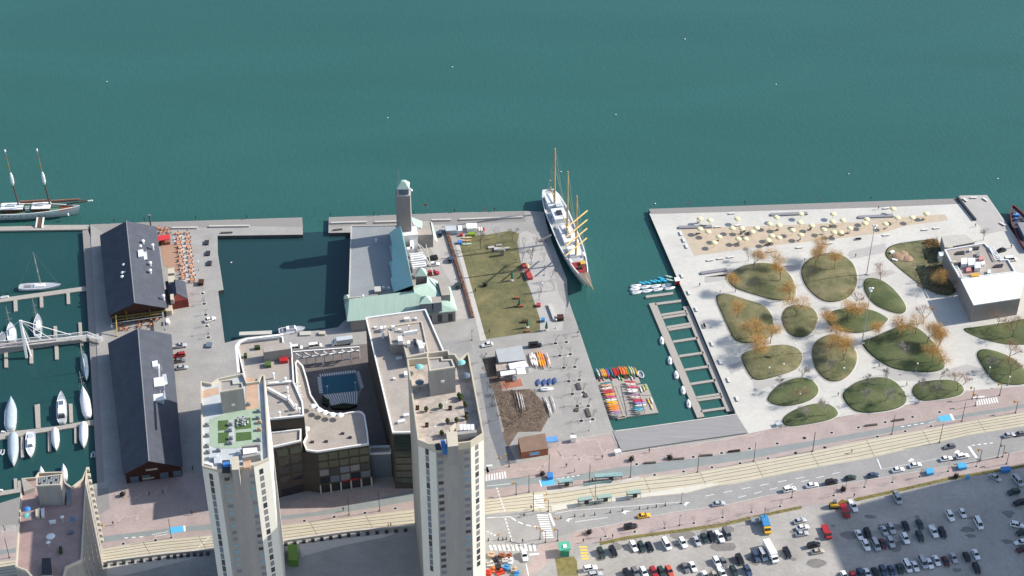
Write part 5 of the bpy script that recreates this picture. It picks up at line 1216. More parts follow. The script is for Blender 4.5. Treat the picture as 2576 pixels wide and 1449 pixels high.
dg = T('digger', 'yellow digger next to a red flatbed truck', 'digger', P(*q1('N', 660, 755)))
p = WO[dg]; MB().box(tuple(p + Vector((0, 0, .8))), (2.6, 1.9, 1.0)).build('digger_body', CP['yellow'], dg); MB().box(tuple(p + Vector((.2, .3, 1.8))), (1.2, 1.2, 1.1)).build('digger_cab', M_glb, dg); MB().box(tuple(p), (3, 2.2, .8)).build('tracks', M_dark, dg)
b = MB(); b.bar(p + Vector((1.2, 0, 1.6)), p + Vector((3, .4, 3.4)), .35, .4); b.bar(p + Vector((3, .4, 3.4)), p + Vector((4, .6, 1)), .3, .35); b.build('digger_arm', CP['yellow'], dg)
# roadwork heaps at the side street
rr = random.Random(12)
rw = [mat('sand heap', hexc('#b79f86'), var=.1), M_terra, mat('orange barrier', (.55, .16, .04)), M_dark, MATS['blue truck bed'], M_metal, M_conc, mat('red barrier', (.5, .05, .03))]
spots = [(290, 1250), (330, 1300), (280, 1340), (400, 1260), (440, 1380), (380, 1420), (300, 1400), (480, 1310), (520, 1400), (360, 1370), (430, 1310), (470, 1260), (540, 1440), (260, 1430)]
WN = ['sand coloured', 'brown', 'orange', 'dark', 'blue', 'white', 'grey', 'red']
for i, (x, y) in enumerate(spots):
    p = at('H:%d,%d' % (x, y), 0); k = (i * 3) % 8
    b = MB(); b.box((p.x, p.y, 0), (rr.uniform(1.5, 3), rr.uniform(1.2, 2.4), rr.uniform(.5, 1.4)), rr.uniform(-.4, .4)).box((p.x + .4, p.y + .3, .4), (1, .8, 1.2), rr.uniform(0, 2))
    one(b, 'material_stack', rw[k], '%s stack of roadwork material by the side street, %s counted from the crosswalk' % (WN[k], ordn(i)), 'roadwork material', 'roadwork stacks by the side street')
# ================================================================== BOATS
def boat_thing(name, label, cat, cr, stern, bow, B, D, deckm, hullm=None, z=WZ, mast=None, grp=None, cab=None, boom=True, wrap=None, bow_lift=.3, spread=True):
    s0, b0 = q1(cr, *stern), q1(cr, *bow); a, c = P(*s0, z + D), P(*b0, z + D); d = c - a; L = max(2.2, math.hypot(d.x, d.y)); mid = (a + c) / 2
    t = T(name, label, cat, (0, 0, 0), grp)
    hb, dk, rl = hull_mesh(hullform(L, B, D, sheer=bow_lift, stern=.62, n=13), railh=.12, railw=.12)
    h2 = MB(); n = len(hb.v) // 4; h2.v = hb.v
    for i in range(n - 1):
        for k in (0, 1, 2): h2.f.append([i * 4 + k, i * 4 + k + 1, i * 4 + 5 + k, i * 4 + 4 + k]); h2.mi.append(0)
    h2.f.append([0, 1, 2, 3]); h2.mi.append(0)
    h2.build('hull', hullm or M_hullw, t, True); dk.build('deck', deckm, t); rl.build('gunwale', hullm or M_hullw, t)
    if cab:
        for x_, l_, w_, h_, m_ in cab: MB().loft([[Vector((x_ * L + sx * l_ * L * f / 2, sy * w_ * B * f / 2, D - .1 + z_)) for sx, sy in ((-1, -1), (1, -1), (1, 1), (-1, 1))] for f, z_ in ((1, 0), (.86, h_))]).build('cabin', m_, t)
    if wrap:
        b = MB(); prof = hullform(L, B * 1.04, D, sheer=bow_lift, stern=.62, n=13); b.loft([[Vector((xr, -w, zz - .1)), Vector((xr * .985, -w * .55, zz + .55)), Vector((xr * .97, 0, zz + 1.0 - .35 * abs(x) / L)), Vector((xr * .985, w * .55, zz + .55)), Vector((xr, w, zz - .1))] for x, xr, w, zz, dr in prof]); b.build('shrink_wrap', wrap, t, True)
    if mast:
        m0, m1, h_ = mast[0], mast[1], mast[2]
        x_ = m0 * L; lean = m1
        MB().tube((x_, 0, D), (x_ + lean, 0, D + h_), .11, .08).build('mast', mat('pale alloy mast', hexc('#b9b6ac'), .5), t)
        b = MB()
        if spread:
            for f in (.45, .72): b.tube((x_ + lean * f, -1.0, D + h_ * f), (x_ + lean * f, 1.0, D + h_ * f), .06, n=4)
        b.tube((x_ + lean, 0, D + h_), (L * .5, 0, D + .4), .035, n=3); b.tube((x_ + lean, 0, D + h_), (-L * .48, 0, D + .3), .035, n=3)
        for s in (-1, 1): b.tube((x_ + lean, 0, D + h_), (x_ - .2, s * B * .46, D), .03, n=3)
        b.build('rigging', MATS['pale alloy mast'], t)
        if boom: MB().tube((x_ - .2, 0, D + 1.2), (x_ - L * .32, 0, D + 1.3), .13, .1).build('boom', M_trim, t)
    t.location = (mid.x, mid.y, z); t.rotation_euler = (0, 0, math.atan2(d.y, d.x))
    return t
M_bdk = mat('pale boat deck', hexc('#a9adb3'), .6, var=.15, scale=1)
M_wrap = mat('white shrink wrap', (.72, .71, .74), .5, var=.08, scale=1.5)
M_wrapb = mat('grey shrink wrap', hexc('#a7b3bb'), .5, var=.12, scale=1.2)
boat_thing('sailing_yacht', 'large grey-decked sailing yacht lying along the upper dock', 'yacht', 'B', (190, 370), (590, 350), 4.0, 1.3, M_bdk, None, mast=(.06, -.4, 17), cab=[(.02, .3, .5, .5, M_trim), (-.28, .2, .5, .2, M_grey)])
boat_thing('sailing_yacht', 'white sailing yacht bow-on above the bridge, right of two', 'yacht', 'B', (380, 868), (380, 655), 3.4, 1.2, M_bdk, None, mast=(.1, -.5, 13), cab=[(.05, .35, .5, .5, M_trim), (-.3, .18, .5, .3, M_dark)])
boat_thing('sailing_yacht', 'white sailing yacht bow-on above the bridge, left of two', 'yacht', 'B', (125, 915), (105, 740), 3.8, 1.2, mat('white boat deck', hexc('#d0d0d0'), .6, var=.06), None, mast=(.15, -.5, 12), cab=[(0, .35, .5, .5, M_trim)])
boat_thing('sailing_yacht', 'dark blue sailboat under a grey-blue cover beside the walkway', 'yacht', 'm', (765, 385), (795, 620), 3.0, 1.0, M_grey, mat('navy hull', hexc('#3d4d60'), .5), mast=(.1, -.3, 12), wrap=mat('grey blue canvas', hexc('#5a7080'), .7, var=.1))
boat_thing('sailing_yacht', 'wrapped sailboat with its white mast up beside the walkway', 'yacht', 'm', (810, 965), (762, 700), 3.6, 1.2, M_bdk, None, mast=(.35, -.4, 11), wrap=M_wrap)
boat_thing('motor_boat', 'white cabin cruiser with dark windscreen on the third dock', 'motor boat', 'm', (570, 1010), (562, 745), 3.9, 1.5, M_bdk, None, cab=[(.05, .38, .62, 1.1, M_trim), (.1, .16, .5, 1.15, M_glb), (-.2, .2, .7, 1.6, M_trim), (-.32, .1, .6, 1.0, M_dark)])
boat_thing('motor_boat', 'large boat in clear wrap at the left edge of the third dock', 'motor boat', 'm', (95, 1080), (102, 800), 4.4, 1.5, M_bdk, None, wrap=M_wrapb)
boat_thing('motor_boat', 'boat in streaky clear wrap below the third dock, leftmost', 'motor boat', 'm', (120, 1110), (122, 1392), 3.8, 1.3, M_bdk, None, wrap=M_wrapb)
boat_thing('motor_boat', 'white open-decked boat below the third dock beside the streaky wrap', 'motor boat', 'm', (282, 1095), (278, 1315), 3.6, 1.3, mat('white boat deck', hexc('#d0d0d0')), None, cab=[(-.02, .35, .62, .8, M_trim), (-.3, .18, .6, .4, M_tarp), (.12, .08, .5, .85, M_glb)])
boat_thing('motor_boat', 'slim white wrapped boat below the third dock, third from left', 'motor boat', 'm', (505, 1070), (515, 1255), 2.9, 1.1, M_bdk, None, wrap=M_wrap)
boat_thing('motor_boat', 'white wrapped boat below the third dock beside the walkway', 'motor boat', 'm', (770, 1015), (768, 1230), 3.2, 1.2, M_bdk, None, wrap=M_wrap)
boat_thing('motor_boat', 'white wrapped bow poking out above the lower tower, left one', 'motor boat', 'C', (420, 480), (415, 365), 2.2, 1.0, M_bdk, None, wrap=M_wrap)
boat_thing('motor_boat', 'white wrapped bow poking out above the lower tower, right one', 'motor boat', 'C', (652, 480), (640, 340), 2.2, 1.0, M_bdk, None, wrap=M_wrap)
boat_thing('motor_boat', 'white cabin cruiser moored at the foot of the basin', 'motor boat', 'D', (790, 440), (1042, 408), 4.0, 1.4, M_bdk, None, cab=[(0, .42, .6, 1.3, M_trim), (.05, .2, .5, 1.5, M_glb), (-.3, .2, .7, .5, M_grey)])
for s, lab in (((15, 1000, 30, 880), 'small blue-grey boat at the left edge beside the bridge'),): boat_thing('motor_boat', lab, 'motor boat', 'B', (20, 915), (25, 830), 2.6, 1.0, M_grey, None)
def dinghy(label, cr, x, y, rz):
    p = at('%s:%d,%d' % (cr, x, y), WZ); t = T('inflatable_dinghy', label, 'dinghy'); b = MB()
    L = [Vector((-1.4, -.6, .3)), Vector((.7, -.6, .3)), Vector((1.4, 0, .4)), Vector((.7, .6, .3)), Vector((-1.4, .6, .3))]
    for a_, c_ in zip(L, L[1:]): b.tube(a_, c_, .28, n=8)
    b.build('tube', M_tarp, t); MB().box((-.3, 0, 0), (2, 1.1, .15)).build('floor', M_dark, t); MB().box((-1.3, 0, .1), (.2, .9, .4)).build('transom', M_grey, t)
    t.location = p; t.rotation_euler = (0, 0, rz)
dinghy('inflatable dinghy floating beside the walkway', 'C', 940, 235, R(95)); dinghy('inflatable dinghy at the left edge of the marina', 'C', 25, 212, R(-85))
p = at('k:1345,330', -.9); t = T('inflatable_boat', 'oval grey inflatable boat tied at the end of the kayak raft', 'inflatable boat'); b = MB()
for k in range(14):
    a0, a1 = 2 * math.pi * k / 14, 2 * math.pi * (k + 1) / 14; b.tube((1.0 * math.cos(a0), 2.0 * math.sin(a0), .3), (1.0 * math.cos(a1), 2.0 * math.sin(a1), .3), .28, n=7)
b.build('tube', M_tarp, t); MB().lathe((0, 0, .05), [(0, 0), (.9, 0), (.9, .12), (0, .12)], 14, 0, 1, 2).build('floor', M_grey, t); t.location = p - Vector((0, 0, .7)); t.rotation_euler = (0, 0, R(12))
# dinghies: one prototype, copies
def dinghy_proto():
    t = T('sailing_dinghy', 'x', 'dinghy'); hb, dk, rl = hull_mesh(hullform(4.3, 1.7, .55, sheer=.3, stern=.5, n=13, draft=.15), railh=.05, railw=.22)
    hb.build('hull', M_hullw, t, True); dk.build('deck', mat('white boat deck', hexc('#d0d0d0')), t); MB().lathe((-.5, 0, .5), [(0, 0), (.5, .02), (.5, .07), (0, .08)], 10, 0, 1.5, .5).build('cockpit', M_grey, t)
    MB().bar((-1.2, .1, .62), (.7, -.05, .62), .12, .08).build('folded_boom', M_dark, t); return t
dp = dinghy_proto(); SB = 'white dinghies along the finger dock'
for i, (x, y) in enumerate(((2005, 535), (2085, 735), (2150, 880), (2218, 1035), (2275, 1170))):
    a = q1('G', x, y); p = P(*a, WZ + .4); g = P(a[0] - 4, a[1] - 30, WZ + .4) - p
    dup(dp, (p.x, p.y, WZ), math.atan2(g.y, g.x), 'white dinghy tied outside the finger dock, %s counted from the lake' % ordn(i), SB)
for i, (x, y) in enumerate(((420, 425), (400, 512), (450, 600), (680, 455), (725, 560), (950, 435), (1010, 522), (1240, 415), (1330, 490))):
    a = q1('w', x, y); p = P(*a, WZ + .4); g = P(a[0] + 30, a[1] - 5, WZ + .4) - p
    dup(dp, (p.x, p.y, WZ + .04 * (i % 2)), math.atan2(g.y, g.x), 'white dinghy in the raft of boats by the kiosk, %s from the left' % ordn(i), 'white dinghies rafted by the kiosk')
a = q1('c', 1510, 1380); p = P(*a, .5); g = P(a[0] + 30, a[1] - 1, .5) - p
dup(dp, (p.x, p.y, .12), math.atan2(g.y, g.x), 'white dinghy ashore beside the blue boats', None, (1.15, 1.1, 1))
drop(dp)
# kayaks and canoes
M_kay = mat('kayak plastic', (.5, .5, .5), .45, 0)
KC = {k: mat(k + ' kayak plastic', hexc(h), .5, .08, 1.2) for k, h in dict(white='#dcdad8', tan='#cf9f7d', yellow='#e8b010', pink='#d04070', red='#d42c30', crimson='#b8323f', blue='#4a6db8', teal='#3d7f86', orange='#e88418', coral='#e0552a', salmon='#d98a68', amber='#e0a040', green='#6f9a3c', cream='#dcc790', mint='#b5d0c4', pale='#e0c8c0', purple='#9a7a9c', lavender='#8a93c0', aqua='#4fb0c8', grey='#8f8f8c', brown='#b5793c', navy='#3c5584', turquoise='#3cb6dc').items()}
def kayak_proto(L=3.6, B=.72):
    t = T('kayak', 'x', 'kayak'); b = MB(); R_ = []
    for i in range(11):
        u = i / 10 * 2 - 1; w = B / 2 * max(.03, (1 - abs(u) ** 2.2)); zt = .3 + .12 * u * u
        R_.append([Vector((u * L / 2, w * math.cos(a), .18 + (zt - .18) * math.sin(a) if math.sin(a) > 0 else .18 + .18 * math.sin(a))) for a in [2 * math.pi * k / 8 for k in range(8)]])
    b.loft(R_); b.build('hull', M_kay, t, True)
    MB().lathe((-.1, 0, .29), [(0, 0), (.2, 0), (.2, .05), (.14, .06), (0, .02)], 8, 0, 1.6, .6).build('cockpit', mat('cockpit lining', (.16, .14, .13)), t); return t
kp = kayak_proto()
TOP = '320,310,white 400,310,tan 440,300,yellow 480,302,yellow 530,312,pink 560,292,blue 630,275,teal 700,285,red 738,282,red 788,270,crimson 855,250,orange 900,250,coral 935,262,salmon 982,250,orange 1020,255,amber 1052,300,green 1100,245,cream 1160,255,mint 1230,270,amber'
LEFT = '520,550,teal 510,602,tan 500,680,pale 560,735,crimson 570,778,crimson 600,825,amber 620,882,pink 630,958,white 640,1010,yellow 660,1060,amber 680,1112,orange 700,1160,orange 720,1205,salmon 730,1262,purple 740,1315,grey'
RIGHT = '1080,520,crimson 1100,582,pale 1160,650,pink 1130,718,white 1150,752,white 1220,830,purple 1220,890,pale 1270,958,crimson 1290,995,pink 1320,1040,lavender 1330,1088,white 1290,1140,teal 1300,1190,aqua 1310,1242,grey'
def kay(cr, x, y, dx, dy, c_, label, grp, z, L=1.0, W=1.0, nm=None, roll=0):
    a = q1(cr, x, y); p = P(*a, z + .25); g = P(a[0] + dx, a[1] + dy, z + .25) - p
    o = dup(kp, (p.x, p.y, z), math.atan2(g.y, g.x), label, grp, (L, W, 1), {'kayak plastic': KC[c_]})
    if nm: o.name = nm.replace(' ', '_'); o['category'] = nm
    o.rotation_euler = (roll, 0, math.atan2(g.y, g.x)); return o
rr = random.Random(4)
for i, s in enumerate(TOP.split()):
    x, y, c_ = s.split(','); kay('k', float(x), float(y), 9, 20, c_, '%s kayak in the upright row facing the lake, %s from the left' % (c_, ordn(i)), 'kayaks in the lakeside row', -.5 + .1 * (i % 2), 1.5, 1.15, None, R(25))
for i, s in enumerate(LEFT.split()):
    x, y, c_ = s.split(','); kay('k', float(x), float(y), 30, -3 + rr.uniform(-2, 2), c_, '%s kayak in the left stack of the raft, %s from the top' % (c_, ordn(i)), 'kayaks in the left stack', -.15 + .06 * (i % 2), 1.3, 1.65)
for i, s in enumerate(RIGHT.split()):
    x, y, c_ = s.split(','); kay('k', float(x), float(y), 30, -1 + rr.uniform(-3, 3), c_, '%s kayak in the right stack of the raft, %s from the top' % (c_, ordn(i)), 'kayaks in the right stack', -.15 + .06 * (i % 2), 1.2, 1.6)
for i, (x, y, c_, lab) in enumerate(((1350, 710, 'white', 'white kayak lying along the right edge of the right stack'), (1420, 680, 'cream', 'pale yellow kayak beside a lime one on the raft corner'), (1460, 650, 'green', 'lime kayak on the outer corner of the raft'), (1530, 985, 'yellow', 'yellow kayak on the outer edge of the raft'), (1605, 970, 'white', 'white kayak outermost on the raft edge'), (1600, 1120, 'cream', 'cream kayak low on the outer edge of the raft'))):
    kay('k', x, y, 8, 20, c_, lab, None, -.95, .95, 1)
UN = '820,420,mint 885,440,green 975,400,crimson 1010,385,green 1130,430,white 1190,400,purple 350,460,crimson 640,440,pink 440,440,tan'
for i, s in enumerate(UN.split()):
    x, y, c_ = s.split(','); kay('k', float(x), float(y), 9, 20, c_, '%s kayak in the shaded lower tier of the lakeside row, %s placed' % (c_, ordn(i)), 'kayaks in the lower tier', -.95, .7, .9)
for i, (x, y, c_, L_) in enumerate(((1100, 590, 'pale', 1.5), (1150, 570, 'white', 1.7), (1185, 580, 'white', 1.7), (1230, 600, 'white', 1.7), (1310, 580, 'amber', 2.0), (1370, 580, 'orange', 2.1), (1430, 580, 'orange', 2.1), (1560, 570, 'pale', 1.6))):
    kay('c', x, y, 9, 30, c_, '%s canoe on the rack beside the shed, %s from the left' % ({'amber': 'honey', 'pale': 'pinkish'}.get(c_, c_), ordn(i)), 'canoes on the shore rack', .5, L_ * 1.4, 1.35, 'canoe')
for i, (x, y) in enumerate(((1290, 1200), (1450, 1200), (1590, 1180), (1730, 1160))):
    kay('c', x, y, 3, -30, 'navy', 'blue rowing skiff hauled ashore, %s of four from the left' % ordn(i), 'blue skiffs ashore', .1, 1.15, 2.6, 'skiff')
for i, (x, y, c_) in enumerate(((600, 345, 'turquoise'), (745, 330, 'turquoise'), (885, 300, 'turquoise'), (1015, 285, 'turquoise'), (1110, 215, 'turquoise'), (1170, 275, 'turquoise'), (1310, 170, 'mint'), (1330, 260, 'mint'))):
    kay('w', x, y, 30, 8, c_, '%s canoe rafted beside the white kiosk, %s from the left' % ('turquoise' if c_ == 'turquoise' else 'pale', ordn(i)), 'turquoise canoes by the kiosk', -1.2, .95, 1.5, 'canoe')
for i, (x, y, dx, dy, c_, lab) in enumerate(((430, 550, 30, -2, 'cream', 'cream rowing boat upturned by the garden tents'), (420, 610, 30, -2, 'tan', 'tan rowing boat lying behind the cream one'), (430, 680, 30, -2, 'mint', 'pale green boat lying nearest the lawn by the tents'), (1665, 1120, 8, 24, 'cream', 'cream paddle board leaning at the garden edge'), (1680, 380, 6, 26, 'white', None))):
    if lab: kay('g', x, y, dx, dy, c_, lab, None, .15, 1.2, 1.5, 'rowing boat')
for i, (x, y) in enumerate(((560, 1130), (590, 1140), (610, 1150))): kay('G', x, y, 10, 45, 'white', 'long white mast lying on the scrub bed, %s from the left' % ordn(i), 'masts on the scrub', .7, 3.0, .5, 'mast')
for i, (x, y) in enumerate(((850, 1170), (875, 1210), (915, 1160))): kay('G', x, y, 12, 40, 'white', 'long white mast on the paving by the scrub, %s from the left' % ordn(i), 'masts on the paving', .4, 2.6, .6, 'mast')
for i, (x, y, c_) in enumerate(((635, 360, 'amber'), (690, 380, 'white'), (735, 380, 'white'), (785, 380, 'crimson'))): kay('g', x, y, 5, 22, c_, '%s racing boat standing beside the white garden tent, %s from the left' % ({'amber': 'yellow', 'crimson': 'dark red'}.get(c_, c_), ordn(i)), 'boats beside the garden tent', .3, .85, 1.1, 'rowing boat')
drop(kp)
kb = T('boat_kiosk', 'white topped kiosk with red side above the rafted boats', 'kiosk', at('w:1520,300', -1))
roofbox(kb, 'kiosk_wall', 'w:1480,215 1590,205 1610,275 1500,290', -1, 1.2, M_red); roofbox(kb, 'kiosk_roof', 'w:1455,200 1600,190 1620,280 1480,300', 1.2, 1.5, M_pw)
# ================================================================== BEACH
M_umbc = mat('cream umbrella shell', hexc('#ded3a8'), .6, var=.03, scale=2)
def umbrella_proto():
    t = T('beach_umbrella', 'x', 'umbrella')
    MB().lathe((0, 0, 2.5), [(1.42, -.05), (1.35, .12), (.95, .36), (.45, .5), (.05, .55)], 16).build('canopy', M_umbc, t, True)
    MB().lathe((0, 0, 2.42), [(1.4, .02), (.1, .3)], 16).build('canopy_lining', M_umbc, t)
    MB().tube((0, 0, 0), (0, 0, 3.0), .06).build('pole', M_grey, t); return t
up = umbrella_proto()
UMB = 'I:755,310 855,325 1130,310 1525,295 1770,260 2095,262 1455,362 1550,378 1762,348 2090,340 2192,325 1880,378 2435,312 2415,355 755,412 835,440 1080,405 1175,408 1325,402 1280,440 1685,425 2000,418 2265,405 2100,445 2172,448 945,490 1475,480 1550,500 1770,472 1140,512 1213,512 1440,527 898,550 J:1258,208 995,315 1303,300 1452,298 1595,260 1182,362'
up_pts = sorted(q(UMB), key=lambda a: a[0]); seen = []
for a in up_pts:
    if all(abs(a[0] - b_[0]) > 5 or abs(a[1] - b_[1]) > 4 for b_ in seen): seen.append(a)
for i, a in enumerate(seen):
    p = P(*a, 2.75); dup(up, (p.x, p.y, .02), i * .7, 'cream beach umbrella over the sand, %s counted from the left end' % ordn(i), 'cream umbrellas on the beach')
drop(up)
def chair_proto(m_):
    t = T('beach_chair', 'x', 'chair'); MB().box((0, 0, .32), (.75, .8, .08)).build('seat', m_, t)
    MB().bar((-.35, 0, .35), (-.75, 0, 1.1), .75, .08, up=(1, 0, 0)).build('backrest', m_, t)
    for s in (-1, 1): MB().bar((-.4, s * .45, .55), (.45, s * .45, .6), .14, .05).build('armrest', m_, t)
    for x in (-.35, .35):
        for s in (-1, 1): MB().box((x, s * .4, 0), (.08, .08, .33)).build('leg', m_, t)
    return t
M_chw = mat('pale chair timber', hexc('#b8b2ab'), var=.1); M_chd = mat('dark chair timber', hexc('#55504c'), var=.15)
cp = chair_proto(M_chw); cd = chair_proto(M_chd)
for k, (pr, nm, pts) in enumerate(((cp, 'pale', 'I:760,455 940,530 1140,555 1755,530 1995,468 2255,452 2085,482 J:1185,408 425,420 815,455'), (cd, 'dark', 'I:738,352 730,465 1200,440 1230,470 1170,465 1535,425 1420,575 1860,420 1445,580 2070,395 J:1565,322'))):
    for i, a in enumerate(q(pts)):
        p = P(*a, .3); dup(pr, (p.x, p.y, .03), i * 1.3, '%s wooden beach chair on the sand, %s of its tone as scattered' % (nm, ordn(i)) if False else '%s lounge chair among the beach umbrellas, %s in its colour from the left' % (nm, ordn(sorted(q(pts)).index(a))), '%s chairs on the beach' % nm)
drop(cp); drop(cd)
# benches: pale slabs on the park paving
def bench_proto():
    t = T('park_bench', 'x', 'bench'); MB().box((0, 0, .38), (2.8, 1.05, .1)).build('seat', mat('pale bench slats', hexc('#cfccc6'), var=.06), t)
    for x in (-1, 1): MB().box((x, 0, 0), (.25, .6, .38)).build('leg', M_grey, t)
    MB().box((0, -.3, .06), (2.6, .1, .3)).build('underseat_shade', mat('painted bench shade', hexc('#4e5057')), t); return t  # dark panel below the seat paints in the shadow along the bench front
bp = bench_proto()
BW = [('along the lakeside of the sand', 'I:1075,257 935,392 1140,378 J:1190,205'), ('along the city side of the sand', 'I:858,728 962,712 1062,697 1460,640 1758,600 2055,558 2345,515 J:908,515 1190,475 1580,420 1695,405')]
for where, s in BW:
    for i, a in enumerate(sorted(q(s))):
        p = P(*a, .4); g = P(a[0] + 30, a[1] - 4, .4) - p; dup(bp, (p.x, p.y, .02), math.atan2(g.y, g.x), 'pale park bench %s, %s from the left' % (where, ordn(i)), 'park benches by the sand')
for i, a in enumerate(q('I:562,460 592,527 620,588 575,885 645,1055 720,1222 797,1390 K:297,130 375,312 455,493 540,675 627,865')):
    p = P(*a, .4); g = P(a[0] + 8, a[1] + 22, .4) - p; dup(bp, (p.x, p.y, .02), math.atan2(g.y, g.x), 'pale bench set lengthwise along the slip side of the park, %s from the lake' % ordn(i), 'benches along the slip side')
for i, (a, lab) in enumerate(zip(q('J:1985,122 2070,100 2187,118 2362,365'), ('bench at the left corner of the pier end', 'bench at the middle of the pier end', 'bench at the right corner of the pier end', 'bench by the red edged side of the pier'))):
    p = P(*a, .4); dup(bp, (p.x, p.y, .03), (R(-60), 0, R(-55), R(-50))[i], 'pale ' + lab)
drop(bp)
def seatwall(s, lab, w=.9, h=.6, m=None):
    L = pl(s, 0); b = MB()
    for a_, c_ in zip(L, L[1:]): b.bar(a_ + Vector((0, 0, h / 2)), c_ + Vector((0, 0, h / 2)), w, h)
    one(b, 'seat_wall', m or M_parkd, lab, 'seat wall')
M_sw = mat('grey seat slab', hexc('#86858a'), var=.06)
for s, lab in (('I:540,408 875,397', 'long grey seat wall at the left end of the sand'), ('I:1465,280 1835,265', 'grey seat wall behind the middle of the beach'), ('I:2345,305 J:1262,290', 'grey seat wall at the right part of the beach'), ('I:762,870 1022,832', 'thick grey seat wall left of the first lawn mound')):
    seatwall(s, lab, 1.7, .6, M_sw)
for s, lab in (('F:188,490 545,480', 'pale seat wall on the pier tip left of the terminal'), ('F:630,482 860,475', 'pale seat wall beside the lookout tower foot'), ('F:1200,462 1395,458', 'short pale seat wall right of the lookout tower'), ('F:1480,455 2120,430', 'long pale seat wall on the garden pier'), ('A:1735,1043 1985,1040', 'pale seat wall near the red canopy'), ('A:2105,1028 2510,1022', 'pale seat wall on the outer basin pier')):
    seatwall(s, lab, .9, .7, M_conc)
for s, lab in (('F:205,560 300,550', 'dark low planter on the pier tip near the terminal'), ('A:2220,1090 2340,1085', 'dark low planter on the outer basin pier'), ('H:1825,318 1945,310', 'dark bench slab along the promenade, left of a shrub ball'), ('H:2095,280 2230,270', 'dark bench slab right of the shrub ball'), ('H:2390,243 2515,235', 'dark bench slab below the wave deck corner'), ('M:1540,205 1660,188', 'dark bench slab below the wave deck'), ('K:1910,1145 2035,1130', 'dark bench slab below the long oval lawn'), ('K:2185,1095 2305,1078', 'dark bench slab below the round dark lawn'), ('K:535,1408 655,1395', 'dark bench slab near the park end of the wave deck')):
    seatwall(s, lab, .7, .5, M_chd)
seatwall('J:1905,110 2085,335', 'dark slotted wall along the edge of the pier end', 1.0, .9, M_dark)
# ================================================================== TREES
M_bark = mat('tree bark', hexc('#66564a'), var=.2, scale=2)
M_barkl = mat('pale bark', hexc('#8b827b'), var=.15, scale=2)
M_or = mat('amber bud leaves', hexc('#b8925a'), .8, var=.2, scale=.8, col2=hexc('#cda768')); M_rs = mat('rust bud leaves', hexc('#a58468'), .8, var=.2, scale=.8)
M_gy = mat('grey twigs', hexc('#9d948f'), .9, var=.15, scale=1); M_dt = mat('dark twigs', hexc('#5b5049'), .9, var=.15, scale=1)
def grow(b, p, d, L, r, depth, rr, tips, spread):
    e = p + d * L; b.tube(p, e, r, r * .62, 5 if r > .05 else 3, 0, False)
    if depth == 0: tips.append((e, d)); return
    for k in range(rr.choice((2, 3)) if depth < 3 else 3):
        nd = (d + Vector((rr.uniform(-1, 1), rr.uniform(-1, 1), rr.uniform(-.25, .5))) * spread).normalized()
        grow(b, e, nd, L * rr.uniform(.6, .85), r * .6, depth - 1, rr, tips, spread)
def tree_proto(seed, H, m_leaf, leaf_n, leaf_s, twig, spread=.65, depth=4, bark=None, twr=.02):
    rr = random.Random(seed); t = T('bare_tree', 'x', 'tree'); b = MB(); tips = []
    grow(b, Vector((0, 0, -.2)), Vector((0, 0, 1)), H * .3, H * .016 + .03, depth, rr, tips, spread); b.build('trunk', bark or M_bark, t)
    c = MB()
    for e, d in tips:
        for k in range(twig):
            nd = (d + Vector((rr.uniform(-1, 1), rr.uniform(-1, 1), rr.uniform(-.3, .8))) * .8).normalized(); c.tube(e, e + nd * rr.uniform(.4, 1.2), twr, twr * .5, 3, 0, False)
        for k in range(leaf_n):
            o = e + Vector((rr.gauss(0, 1.15), rr.gauss(0, 1.15), rr.gauss(-.1, .9))); a = Vector((rr.uniform(-1, 1), rr.uniform(-1, 1), rr.uniform(-1, 1))).normalized(); u = a.orthogonal().normalized() * leaf_s * rr.uniform(.6, 1.3); v = a.cross(u).normalized() * leaf_s * rr.uniform(.6, 1.3)
            c.poly([o - u, o - v * .6, o + u, o + v * .6])
    c.build('crown', m_leaf, t); return t
TP = {'o': [tree_proto(3, 10.5, M_or, 84, .12, 6, .8), tree_proto(11, 10.5, M_or, 84, .12, 6, .85), tree_proto(5, 10, M_or, 84, .12, 6, .9)], 'r': [tree_proto(8, 9, M_rs, 28, .1, 6, .8)],
      's': [tree_proto(21, 7, M_gy, 8, .09, 9, .6, 4, M_barkl), tree_proto(22, 6.6, M_gy, 8, .09, 9, .55, 4, M_barkl)], 'b': [tree_proto(31, 4.5, M_gy, 0, .1, 3, .5, 3, M_barkl), tree_proto(32, 4.5, M_gy, 0, .1, 3, .42, 3, M_barkl)],
      'g': [tree_proto(41, 9, M_dt, 0, .1, 4, .55, 4), tree_proto(42, 7, M_dt, 0, .1, 4, .6, 4)]}
cnt = {}
def tree(a, k, label, grp, sc=1.0):
    cnt[k] = cnt.get(k, -1) + 1; p = P(*a, 0); rr = random.Random(cnt[k] * 7 + ord(k))
    return dup(TP[k][cnt[k] % len(TP[k])], (p.x, p.y, 0), rr.uniform(0, 6.28), label, grp, sc * rr.uniform(.88, 1.14))
OR = sorted(q('I:1290,820 1560,950 1910,800 2100,838 1130,1320 1110,1050 1650,1130 1720,1310 1500,790 1960,700 K:800,420 870,470 1560,400 1690,500 1640,330 830,300 960,310 760,260 L:790,80 640,190 1480,230 1650,510 1700,400 1720,330 1090,300 1300,230 1600,320 1720,540 J:880,1330 1700,1000'))
for i, a in enumerate(OR): tree(a, 'o', 'amber budding tree on the park lawns, %s counted from the left' % ordn(i), 'amber budding trees of the park', .92)
RS = sorted(q('J:1130,930 880,1190 2310,1400 L:2420,490 2460,250 1900,800 K:1245,895 L:2430,640 1560,110'))
for i, a in enumerate(RS): tree(a, 'r', 'reddish budding tree in the park, %s counted from the left' % ordn(i), 'reddish budding trees of the park')
